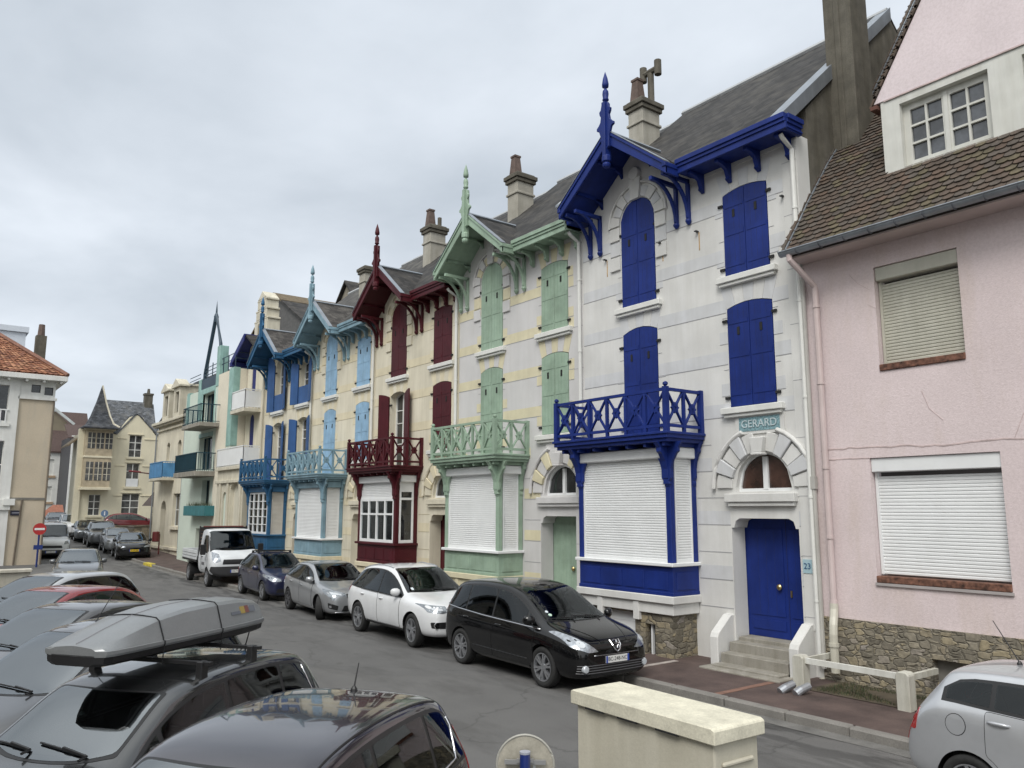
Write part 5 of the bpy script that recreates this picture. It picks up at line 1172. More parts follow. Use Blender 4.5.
rear(-46.0, 16.9, 15.7, 8, 6, P('rear_slate_hung', (.085, .083, .082), .85, .2, 6), 'house with mossy brown tiled roof showing behind the cobalt shuttered villa', True)
# ---------------------------------------------------------------- cars
CARGL = glass('car_glass', (.010, .012, .013), .02); CARGL.node_tree.nodes['Principled BSDF'].inputs['IOR'].default_value = 1.48; CARGL.node_tree.nodes['Principled BSDF'].inputs['Specular IOR Level'].default_value = .5
SCREEN = seethrough('screen_glass', (.50, .56, .54), 1.65); SKYSCREEN = seethrough('screen_glass_coated', (.42, .48, .47), 3.1); SIDEGL = seethrough('side_glass', (.30, .34, .34), 1.5)
BLK = P('black_trim', (.012, .012, .013), .45, .2)
RUB = P('tyre_rubber', (.018, .018, .018), .85, .25, 20)
ALU = P('wheel_alloy', (.42, .43, .45), .3, .15, 8, metal=.8)
ALUD = P('wheel_dark', (.06, .06, .065), .4, .15)
CHR = P('chrome', (.7, .7, .72), .12, .05, metal=1)
LAMP = P('lamp_clear', (.30, .32, .35), .18, .5, 14, metal=.6, coat=1)
LENS = P('lamp_lens', (.5, .53, .56), .12, .1, 10, coat=1)
REDL = P('tail_red', (.30, .012, .012), .15, .2, 10, coat=1)
AMB = P('indicator_amber', (.5, .2, .03), .2, .1, coat=1)
PLW = P('plate_white', (.7, .7, .68), .4, .03); PLB = P('plate_blue', (.02, .06, .35), .4); PLK = P('plate_ink', (.015, .015, .015), .5); PLY = P('plate_yellow', (.62, .42, .02), .4)
SEAT = P('seat_fabric', (.03, .03, .033), .9)

def interp(tab, x):
    if x >= tab[0][0]: return tab[0][1]
    for (xa, va), (xb, vb) in zip(tab[:-1], tab[1:]):
        if xa >= x >= xb: return lerp(va, vb, (xa-x)/(xa-xb) if xa != xb else 0)
    return tab[-1][1]

def car_shell(sp):
    """subdivided body cage -> list of verts / quads in car space (x forward)"""
    L, W, H = sp['L'], sp['W'], sp['H']; hw = W/2; gc = sp.get('gc', .19)
    vs = []; fs = []; K = 9
    st = sp['st']                      # (x, ztop, zbelt, width factor, roof width factor)
    for (x, zt, zb, w, wr, zl) in st:
        w_ = hw*w; zb = min(zb, zt-.03); g = max(0., min(1., (zt-zb-.03)/.30))
        zm = lerp(zl, zb, .48)
        ring = [(0, zl), (w_*.8, zl), (w_*.955, zl+.07), (w_*1.0, zm), (w_*.985, lerp(zm, zb, .72)), (w_*lerp(.93, .945, g), lerp(zb-.005, zb+.01, g)),
                (w_*lerp(.86, wr, g), lerp(zt-.012, zt-.085, g)), (w_*lerp(.70, wr*.90, g), lerp(zt-.006, zt-.018, g)), (w_*lerp(.4, wr*.5, g), zt), (0, zt+.004)]
        K = len(ring)-1
        full = [(x, y, z) for y, z in ring]+[(x, -y, z) for y, z in ring[1:-1][::-1]]
        vs += full
    n = 2*K
    for i in range(len(st)-1):
        for k in range(n): fs.append((i*n+k, i*n+(k+1) % n, (i+1)*n+(k+1) % n, (i+1)*n+k))
    for base, rev in ((0, True), ((len(st)-1)*n, False)):
        R_ = list(range(0, K+1)); Lf = [0]+[n-k for k in range(1, K)]+[K]
        for k in range(K):
            q = [base+R_[k], base+R_[k+1], base+Lf[k+1], base+Lf[k]]
            q2 = []
            for e in q:
                if e not in q2: q2.append(e)
            fs.append(tuple(q2[::-1] if rev else q2))
    me = bpy.data.meshes.new('cage'); me.from_pydata(vs, [], fs); me.update()
    bm = bmesh.new(); bm.from_mesh(me); bmesh.ops.recalc_face_normals(bm, faces=bm.faces); bm.to_mesh(me); bm.free()
    o = bpy.data.objects.new('cage', me); COL.objects.link(o)
    md = o.modifiers.new('s', 'SUBSURF'); md.levels = sp.get('lv', 3); md.render_levels = md.levels
    dg = bpy.context.evaluated_depsgraph_get(); dg.update()
    m2 = bpy.data.meshes.new_from_object(o.evaluated_get(dg)); bpy.data.objects.remove(o)
    V = [v.co.copy() for v in m2.vertices]
    x0, x1 = min(v.x for v in V), max(v.x for v in V); y1 = max(v.y for v in V); z1 = max(v.z for v in V)
    for v in V:
        v.x = (v.x-x0)/(x1-x0)*L-L/2; v.y *= hw/y1; v.z = gc+(v.z-gc)*(H-gc)/(z1-gc)
    return V, [tuple(p.vertices) for p in m2.polygons]

def densify(poly, step=.035):
    out = []
    for i, a in enumerate(poly):
        b = poly[(i+1) % len(poly)]; d = math.hypot(b[0]-a[0], b[1]-a[1]); n = max(1, int(d/step))
        for j in range(n): out.append((lerp(a[0], b[0], j/n), lerp(a[1], b[1], j/n)))
    return out
def roundp(poly, r=.04, n=3):
    out = []; N_ = len(poly)
    for i, p in enumerate(poly):
        a = Vector(poly[i-1]); b = Vector(p); c = Vector(poly[(i+1) % N_])
        d1 = (a-b); d2 = (c-b); rr = min(r, d1.length*.45, d2.length*.45)
        p1 = b+d1.normalized()*rr; p2 = b+d2.normalized()*rr
        for j in range(n+1):
            t = j/n; q = p1*(1-t)**2+b*2*t*(1-t)+p2*t*t; out.append((q.x, q.y))
    return out
def grow(poly, d):
    N_ = len(poly); ar = sum(poly[i][0]*poly[(i+1) % N_][1]-poly[(i+1) % N_][0]*poly[i][1] for i in range(N_)); sg = 1 if ar > 0 else -1
    out = []
    for i in range(N_):
        a = Vector(poly[i-1]); b = Vector(poly[i]); c = Vector(poly[(i+1) % N_]); t = (c-a)
        if t.length < 1e-6: out.append(poly[i]); continue
        t.normalize(); nn = Vector((t.y, -t.x))*sg; out.append((b.x+nn.x*d, b.y+nn.y*d))
    return out

def inpoly(p, lp):
    c = False; n = len(lp)
    for i in range(n):
        x1, y1 = lp[i]; x2, y2 = lp[(i+1) % n]
        if (y1 > p[1]) != (y2 > p[1]) and p[0] < (x2-x1)*(p[1]-y1)/(y2-y1)+x1: c = not c
    return c
def near_on(p, lp):
    best = None; P_ = Vector(p)
    for i in range(len(lp)):
        a = Vector(lp[i]); b = Vector(lp[(i+1) % len(lp)]); d = b-a; t = max(0, min(1, (P_-a).dot(d)/max(d.length_squared, 1e-12))); q = a+d*t; e = (P_-q).length
        if best is None or e < best[0]: best = (e, q)
    return best
class Car:
    def __init__(s, sp, name, label, cat, loc, rz, bodymat, group=None, z=0.):
        s.sp = sp; s.T = empty(name, label, cat, (loc[0], loc[1], z), rz, group)
        V, F = car_shell(sp)
        s.bvh = BVHTree.FromPolygons([tuple(v) for v in V], F)
        wr = sp['wr']; s.wx = sp['wx']; ra = wr*1.13
        zc = wr
        keep = []
        for f in F:
            c = sum((V[i] for i in f), Vector())/len(f)
            if abs(c.y) > sp['W']*.30 and any((c.x-x)**2+(c.z-zc)**2 < ra*ra for x in s.wx) : continue
            keep.append(f)
        used = set(i for f in keep for i in f)
        ec = {}
        for f in keep:
            for a, b in zip(f, f[1:]+f[:1]): ec[(min(a, b), max(a, b))] = ec.get((min(a, b), max(a, b)), 0)+1
        bd = set(i for e, c in ec.items() if c == 1 for i in e)
        for i in bd:
            for x in s.wx:
                d = Vector((V[i].x-x, V[i].z-zc))
                if d.length < ra*1.35 and abs(V[i].y) > sp['W']*.28 and V[i].z > sp.get('gc', .19)+.03:
                    d = d.normalized()*ra; V[i].x = x+d.x; V[i].z = zc+d.y
        b = MB(); b.v = [tuple(v) for v in V]; b.f = keep; b.m = [0]*len(keep)
        s.body = b.build('body', bodymat, s.T, smooth=True)
        s.bm = bodymat; s.V = V; s.tops = None; s.cuts = []
        # wheel wells and underside
        for x in s.wx:
            for sg in (-1, 1):
                u = MB(); n = 14; y0, y1 = sg*sp['W']*.24, sg*(sp['W']/2-.035)
                pr = [(x+ra*1.005*math.cos(math.pi*1.1*i/n-.16), zc+ra*1.005*math.sin(math.pi*1.1*i/n-.16)) for i in range(n+1)]
                o = len(u.v); u.v += [(p[0], y0, p[1]) for p in pr]+[(p[0], y1, p[1]) for p in pr]
                for i in range(n): u.f.append((o+i, o+i+1, o+n+1+i+1, o+n+1+i)); u.m.append(0)
                u.f.append(tuple(o+i for i in range(n+1))); u.m.append(0)
                u.build('wheel_well', BLK, s.T, recalc=False)
        for x in s.wx:
            for sg in (-1, 1): s.wheel(x, sg)
    def wheel(s, x, sg):
        sp = s.sp; r = sp['wr']; y = sg*(sp['W']/2-.02); st = sp.get('steer', 0) if x == s.wx[0] else 0
        rr = r*.70; wd_ = .20
        t = MB(); prof = [(rr*.98, -wd_), (r*.93, -wd_), (r, -wd_+.03), (r, -.03), (r*.965, -.005), (r*.86, .004), (rr, -.008), (rr*.97, -.03)]
        t.lathe([(a, h*sg) for a, h in prof], (0, 0, 0), 36, 'y', cap=False)
        w = t.build('wheel', RUB, s.T, smooth=False); w.location = (x, y, r)
        for p in w.data.polygons: p.use_smooth = len(p.vertices) == 4
        rm = MB(); 
        rm.lathe([(rr*.99, -.02*sg), (rr*1.0, -.002*sg), (rr*.93, -.004*sg), (rr*.90, -.05*sg), (rr*.9, -.16*sg)], (0, 0, 0), 36, 'y', 0, cap=False)
        rm.lathe([(.0, -.115*sg), (rr*.92, -.115*sg), (rr*.92, -.125*sg), (0, -.125*sg)], (0, 0, 0), 24, 'y', 1)
        ns = sp.get('spokes', 5)
        for k in range(ns):
            for dd in (-.16, .16):
                a = 2*math.pi*k/ns+.3; a0, a1 = a+dd*.4, a+dd*1.0
                rm.bar((rr*.15*math.cos(a0), -.03*sg, rr*.15*math.sin(a0)), (rr*.93*math.cos(a1), -.028*sg, rr*.93*math.sin(a1)), .035, .04, (0, 1, 0), 0)
        rm.lathe([(.0, -.012*sg), (.05, -.012*sg), (.075, -.03*sg), (.075, -.06*sg)], (0, 0, 0), 14, 'y', 0)
        rm.build('rim', [sp.get('rimmat', ALU), ALUD], w)
        if st: w.rotation_euler = (0, 0, st)
    def ray(s, view, p):
        if view in ('left', 'right'):
            sg = 1 if view == 'left' else -1; o = Vector((p[0], sg*4, p[1])); d = Vector((0, -sg, 0))
        elif view == 'front': o = Vector((6, p[0], p[1])); d = Vector((-1, 0, 0))
        elif view == 'rear': o = Vector((-6, p[0], p[1])); d = Vector((1, 0, 0))
        else: o = Vector((p[0], p[1], 5)); d = Vector((0, 0, -1))
        h = s.bvh.ray_cast(o, d)
        if view in ('left', 'right'):
            for _ in range(12):
                if h[0] is not None and abs(h[1].y) > .5: break
                o.z -= .012*(1 if o.z > .5 else -1); h = s.bvh.ray_cast(o, d)
        if h[0] is None:
            h = s.bvh.find_nearest(o+d*(4-s.sp['W']/2+.1 if view in ('left', 'right') else 4))
        n = h[1]
        if n.dot(d) > 0: n = -n
        return h[0], n
    def patch(s, mb, view, poly, off=.004, m=0, grid=.06, skirt=.012, holes=()):
        poly = densify(poly, .04); holes = [densify(h, .04) for h in holes]
        xs = [p[0] for p in poly]; zs_ = [p[1] for p in poly]
        pts = [Vector(p) for p in poly]; n = len(pts); ed = [(i, (i+1) % n) for i in range(n)]
        x = min(xs)+grid/2
        def ins(p): return inpoly(p, poly) and not any(inpoly(p, h) for h in holes)
        for h in holes:
            k0 = len(pts); pts += [Vector(q) for q in h]; ed += [(k0+i, k0+(i+1) % len(h)) for i in range(len(h))]
        ip = []
        while x < max(xs):
            z = min(zs_)+grid/2
            while z < max(zs_):
                if ins((x, z)) and min((x-q[0])**2+(z-q[1])**2 for q in poly) > (grid*.4)**2: ip.append(Vector((x, z)))
                z += grid
            x += grid
        rv, re, rf, _, _, _ = delaunay_2d_cdt(pts+ip, ed, [], 1, 1e-5)
        tri = [f for f in rf if ins(sum((rv[i] for i in f), Vector((0, 0)))/len(f))]
        P3 = []; lowr = []
        for q in rv:
            h, nn = s.ray(view, q); P3.append(h+nn*off); lowr.append(h-nn*skirt)
        o = len(mb.v); k = len(P3)
        flip = view in ('left', 'rear')
        # orientation: decide from normal of first triangle
        mb.v += [tuple(p) for p in P3]
        cen = Vector((0, 0, .7))
        for f in tri:
            a, b_, c = (P3[i] for i in f); nn = (b_-a).cross(c-a); h, nr = s.ray(view, sum((rv[i] for i in f), Vector((0, 0)))/3)
            mb.f.append(tuple(o+i for i in (f if nn.dot(nr) > 0 else f[::-1]))); mb.m.append(m)
        if skirt <= 0: return
        # skirt
        idx = {}
        o2 = len(mb.v); bnd = {}
        for f in tri:
            for a, b_ in zip(f, list(f[1:])+[f[0]]): bnd[(a, b_)] = bnd.get((a, b_), 0)+1
        mp = {}
        for (a, b_) in list(bnd):
            if (b_, a) in bnd: continue
            for i in (a, b_):
                if i not in mp: mp[i] = len(mb.v); mb.v.append(tuple(lowr[i])); mb.v.append(tuple(P3[i]))
            mb.f.append((mp[a]+1, mp[b_]+1, mp[b_], mp[a])); mb.m.append(m)
    def add(s, name, view, polys, mat_, off=.004, parent=None, extra=None, round_=.03, skirt=.012, smooth=True, lab=None, holes=()):
        mb = MB()
        for p in polys: s.patch(mb, view, roundp(p, round_) if round_ else p, off, 0, skirt=skirt, holes=holes)
        o = mb.build(name, mat_, parent or s.T, smooth=False, recalc=False)
        if smooth:
            for p in o.data.polygons: p.use_smooth = len(p.vertices) == 3
        if lab: o['label'] = lab
        return o
    def roof_z(s, x):
        h, n = s.ray('top', (x, 0)); return h.z
    def edge_z(s, x):
        if s.tops is None:
            L = s.sp['L']; s.tops = []
            for i in range(-2, 83):
                xx = -L/2+L*i/80; z = s.sp['H']; r = .4
                while z > .4:
                    h = s.bvh.ray_cast(Vector((xx, 4, z)), Vector((0, -1, 0)))
                    if h[0] is not None and abs(h[1].y) > .62: r = z; break
                    z -= .004
                s.tops.append(r)
            for _ in range(9): s.tops = [s.tops[0]]+[(a+b+c)/3 for a, b, c in zip(s.tops, s.tops[1:], s.tops[2:])]+[s.tops[-1]]
        t = (x+s.sp['L']/2)/s.sp['L']*80+2; i = max(0, min(83, int(t))); return lerp(s.tops[i], s.tops[i+1], t-i)
    def rail_z(s, x, frac=.56):
        h, n = s.ray('top', (x, s.sp['W']/2*frac)); return h.z
    # ---- standard equipment
    def windows(s, xa, xd, cuts, beltz, drop=.06, sides=('left', 'right'), frac=.6, trimm=None, raked=.0):
        """one dark surround along the belt, panes between the pillars"""
        def region(x0, x1, g, slant0=0, slant1=0):
            lo = []; hi = []; n = 16
            for i in range(n+1):
                x = lerp(x0, x1, i/n); zb = beltz(x)+g; zt = s.edge_z(x)-drop-g
                lo.append((x, zb)); hi.append((x, max(zt, zb+.002)))
            # slanted ends
            def cut(p, xe, sl, zr): return p
            poly = lo+hi[::-1]
            return poly
        for sd in sides:
            ed = [xa]+list(cuts)+[xd]; panes = []
            for i in range(len(ed)-1):
                g = .034
                panes.append(roundp(region(ed[i]-g*.7, ed[i+1]+g*.7, .006), .05))
            mb = MB(); s.patch(mb, sd, region(xa+.02, xd-.02, -.022), .003, 0, holes=[grow(p, -.006) for p in panes])
            o = mb.build('window_surround', trimm or BLK, s.T, recalc=False)
            for p in o.data.polygons: p.use_smooth = len(p.vertices) == 3
            for p in panes:
                s.add('side_window', sd, [p], SIDEGL, .006, round_=0, skirt=-.002); s.cuts.append((sd, p))
    def windscreen(s, xc, xr, wc, wr_, mat_=None, dash=True):
        def outl(g):
            n = 8; p = []
            for i in range(n+1): t = -1+2*i/n; p.append((xc+.10*(1-t*t)-.04+g-.06*abs(t)**3, t*(wc+g)))
            for i in range(n+1): t = 1-2*i/n; p.append((xr+.05*(1-t*t)-g, t*(wr_+g)))
            return p
        o0 = roundp(outl(0), .05); s.add('windscreen_seal', 'top', [outl(.028)], BLK, .003, round_=.03, holes=[grow(o0, -.008)])
        ws = s.add('windscreen', 'top', [o0], mat_ or SCREEN, .0055, round_=0, skirt=-.002); s.cuts.append(('top', o0))
        for (y0, y1) in ((.42, -.12), (-.15, -.62)):
            w = MB(); pts = []
            for i in range(7):
                t = i/6; x = xc-.02-.07*t*(1 if y0 > 0 else 1); y = lerp(y0, y1, t)*s.sp['W']/1.8; h, n = s.ray('top', (x, y)); pts.append(h+n*.02)
            w.tube(pts, .009, 5); w.tube([pts[0]+Vector((.08, .0, -.01)), pts[0], pts[3]+Vector((0, 0, .012))], .012, 5)
            w.build('wiper', BLK, s.T)
        return ws
    def rearglass(s, z0, z1, w0, w1):
        p = [(-w0, z0), (w0, z0), (w1, z1), (-w1, z1)]
        p = roundp(p, .06); s.add('rear_window_seal', 'rear', [grow(p, .02)], BLK, .003, round_=0, holes=[grow(p, -.008)])
        s.add('rear_window', 'rear', [p], SIDEGL, .006, round_=0, skirt=-.002); s.cuts.append(('rear', p))
    def doors(s, xs, beltz, zl=.30, sides=('left', 'right'), hz=-.12, rear_r=None, handle_m=None):
        """xs: door shut lines front to back"""
        for sd in sides:
            for i in range(len(xs)-1):
                x0, x1 = xs[i]-.008, xs[i+1]+.008
                n = 8; top = [(lerp(x0, x1, j/n), beltz(lerp(x0, x1, j/n))-.035) for j in range(n+1)]
                bot = [(x1, zl), (x0, zl)]
                if i == len(xs)-2 and rear_r:
                    wx, rr = s.wx[1], rear_r; bot = []
                    if math.hypot(x1-wx, zl-s.sp['wr']) < rr or abs(x1-wx) < rr:
                        a1 = math.acos(max(-1, min(1, (x1-wx)/rr))); zc_ = s.sp['wr']
                        a0 = math.asin(max(-1, (zl-zc_)/rr))
                        for j in range(7): a = lerp(a1, a0, j/6); bot.append((wx+rr*math.cos(a), zc_+rr*math.sin(a)))
                    else: bot = [(x1, zl)]
                    bot.append((x0, zl))
                poly = roundp(top+bot, .035)
                mb = MB(); s.patch(mb, sd, grow(poly, .007), .003, 1, grid=.06); s.patch(mb, sd, poly, .0065, 0, grid=.06)
                o = mb.build('door', [s.bm, BLK], s.T, recalc=False)
                for p in o.data.polygons: p.use_smooth = len(p.vertices) == 3
                xh = lerp(x0, x1, .84); zh = beltz(xh)+hz
                h, nn = s.ray(sd, (xh, zh)); hd = MB()
                e = []
                for q in range(6):
                    t = q/5; h2, n2 = s.ray(sd, (xh+.1-.2*t, zh)); e.append(h2+n2*(.012+.022*math.sin(math.pi*t)**.6))
                hd.tube(e, [.012, .016, .017, .017, .016, .012], 6)
                hd.build('handle', handle_m or s.bm, o, smooth=True)
                pc = [(xh+.085*math.cos(a), zh-.005+.035*math.sin(a)) for a in [2*math.pi*k/10 for k in range(10)]]
    def mirror(s, x, z, sides=('left', 'right'), m=None, size=1.):
        for sd in sides:
            sg = 1 if sd == 'left' else -1; h, n = s.ray(sd, (x, z-.06))
            b = MB(); y0 = abs(h.y)-.02
            prof = [(0, .0), (.06, .02), (.085, .06), (.085, .12), (.06, .15), (.02, .155)]
            rings = []
            for (yy, sc, xo) in ((.05, .75, .02), (.09, 1, .015), (.16, 1.03, 0), (.21, .85, -.02), (.235, .45, -.035)):
                rings.append([(x+xo+.075*sc*size*math.cos(a)*(1 if math.cos(a) > 0 else .7), sg*(y0+yy*size), z+.085*sc*size*math.sin(a)) for a in [2*math.pi*k/12 for k in range(12)]])
            vs = [q for r in rings for q in r]; n_ = 12
            fs = [(i*n_+k, i*n_+(k+1) % n_, (i+1)*n_+(k+1) % n_, (i+1)*n_+k) for i in range(4) for k in range(n_)]+[tuple(range(12))[::-1], tuple(48+k for k in range(12))]
            b.add(vs, fs); mo = b.build('door_mirror', m or s.bm, s.T, smooth=True)
            a = MB(); a.bar((x, sg*(y0-.02), z-.05), (x, sg*(y0+.1), z-.03), .06, .04); a.build('mirror_arm', BLK, mo)
            g = MB(); g.add([(x-.058*size, sg*(y0+.06*size), z-.06*size), (x-.058*size, sg*(y0+.2*size), z-.055*size), (x-.058*size, sg*(y0+.2*size), z+.06*size), (x-.058*size, sg*(y0+.06*size), z+.06*size)], [(0, 1, 2, 3)]); 
    def plate(s, end, z, txt=None, yellow=False, y=0):
        h, n = s.ray(end, (y, z)); sg = 1 if end == 'front' else -1
        b = MB(); x = h.x+sg*.012; b.box(min(x, x+sg*.012), max(x, x+sg*.012), y-.26, y+.26, z-.055, z+.055, 0); 
        for yy in (-.26, .22): b.box(min(x+sg*.012, x+sg*.014), max(x+sg*.012, x+sg*.014), y+yy, y+yy+.04, z-.055, z+.055, 1)
        o = b.build('number_plate', [PLY if yellow else PLW, PLB], s.T)
        if txt: text(txt, .088, o, PLK, (x+sg*.014, y, z), (RAD(90), 0, RAD(90) if sg > 0 else RAD(-90)), 'lettering', .001)
        return o
    def antenna(s, x, y=0, l=.4, lean=-.5):
        h, n = s.ray('top', (x, y)); b = MB(); b.lathe([(.03, -.005), (.026, .015), (.012, .035)], h, 8); 
        b.tube([h+Vector((0, 0, .02)), h+Vector((lean*l, 0, l))], [.007, .004], 6); b.build('antenna', BLK, s.T)
    def strip(s, view, pts, r, m, name='trim_strip', off=.004):
        b = MB(); b.tube([s.ray(view, p)[0]+s.ray(view, p)[1]*off for p in densify_open(pts)], r, 6); return b.build(name, m, s.T, smooth=True)
    def finish(s, rhd=False, seats=True, dash_x=.75):
        """open the shell behind the glass and furnish the cabin"""
        me = s.body.data; V = [v.co.copy() for v in me.vertices]; F = [tuple(p.vertices) for p in me.polygons]
        ax = {'left': (0, 2), 'right': (0, 2), 'top': (0, 1), 'rear': (1, 2), 'front': (1, 2)}
        dr = {'left': Vector((0, 1, 0)), 'right': Vector((0, -1, 0)), 'top': Vector((0, 0, 1)), 'rear': Vector((-1, 0, 0)), 'front': Vector((1, 0, 0))}
        gone = {}
        for ci, (vw, poly) in enumerate(s.cuts):
            a, b = ax[vw]; x0, x1 = min(p[0] for p in poly), max(p[0] for p in poly); y0, y1 = min(p[1] for p in poly), max(p[1] for p in poly)
            for fi, f in enumerate(F):
                if fi in gone: continue
                c = sum((V[i] for i in f), Vector())/len(f); q = (c[a], c[b])
                if not (x0 <= q[0] <= x1 and y0 <= q[1] <= y1): continue
                n = me.polygons[fi].normal
                if n.dot(dr[vw]) < .15 or (vw in ('left', 'right') and c.y*dr[vw].y < 0): continue
                if vw == 'top' and c.z < .7: continue
                if inpoly(q, poly): gone[fi] = ci
        old = {}
        for fi, f in enumerate(F):
            for e in zip(f, f[1:]+f[:1]):
                e = (min(e), max(e)); old.setdefault(e, []).append(fi)
        for e, fs in old.items():
            g = [f for f in fs if f in gone]
            if len(g) == 1 and len(fs) == 2:
                vw, poly = s.cuts[gone[g[0]]]; a, b = ax[vw]
                for i in e:
                    d, q = near_on((V[i][a], V[i][b]), poly)
                    if d < .06:
                        h, n = s.ray(vw, (q.x, q.y))
                        if (h-V[i]).length < .15: V[i] = h-n*.001
        keep = [f for fi, f in enumerate(F) if fi not in gone]
        m2 = bpy.data.meshes.new('body'); m2.from_pydata([tuple(v) for v in V], [], keep); m2.materials.append(s.bm)
        for p in m2.polygons: p.use_smooth = True
        bm = bmesh.new(); bm.from_mesh(m2); bmesh.ops.delete(bm, geom=[v for v in bm.verts if not v.link_faces], context='VERTS'); bm.to_mesh(m2); bm.free()
        s.body.data = m2
        if not seats: return
        sp = s.sp; H = sp['H']; W = sp['W']; fx = s.wx[0]-1.42; zb = H*.36
        d = MB(); d.prism([(fx+.98, zb+.30), (fx+.62, zb+.30), (fx+.55, zb+.22), (fx+.60, zb-.1), (fx+1.0, zb-.1)], -W*.40, W*.40, 'y'); d.build('dashboard', SEAT, s.T, bevel=.02)
        w = MB(); cx = fx+.46; w.tube([(cx-.06*math.sin(a)-.0, W*.2+.18*math.cos(a), zb+.28+.17*math.sin(a)) for a in [2*math.pi*i/16 for i in range(17)]], .016, 6); w.build('steering_wheel', BLK, s.T)
        for sy in (-1, 1):
            b = MB(); b.prism([(fx+.30, zb-.1), (fx+.28, zb+.02), (fx-.18, zb-.02), (fx-.34, zb+.50), (fx-.46, zb+.48), (fx-.30, zb-.1)], sy*W*.2-.23, sy*W*.2+.23, 'y'); b.box(fx-.46, fx-.36, sy*W*.2-.12, sy*W*.2+.12, zb+.53, zb+.70); b.build('seat', SEAT, s.T, bevel=.03)
        b = MB(); b.prism([(fx-.75, zb-.1), (fx-.78, zb+.02), (fx-1.16, zb), (fx-1.32, zb+.46), (fx-1.44, zb+.44), (fx-1.3, zb-.1)], -W*.38, W*.38, 'y')
        for y in (-.42, .42): b.box(fx-1.45, fx-1.36, y-.11, y+.11, zb+.47, zb+.60)
        b.build('rear_bench', SEAT, s.T, bevel=.03)
        b = MB(); h, n = s.ray('top', (fx+.26, 0)); b.box(h.x-.0, h.x+.02, -.12, .12, h.z-.13, h.z-.06); b.build('rear_mirror', BLK, s.T, bevel=.01)
def densify_open(pts, step=.08):
    out = []
    for a, b in zip(pts[:-1], pts[1:]):
        n = max(1, int(math.hypot(b[0]-a[0], b[1]-a[1])/step))
        for j in range(n): out.append((lerp(a[0], b[0], j/n), lerp(a[1], b[1], j/n)))
    return out+[pts[-1]]

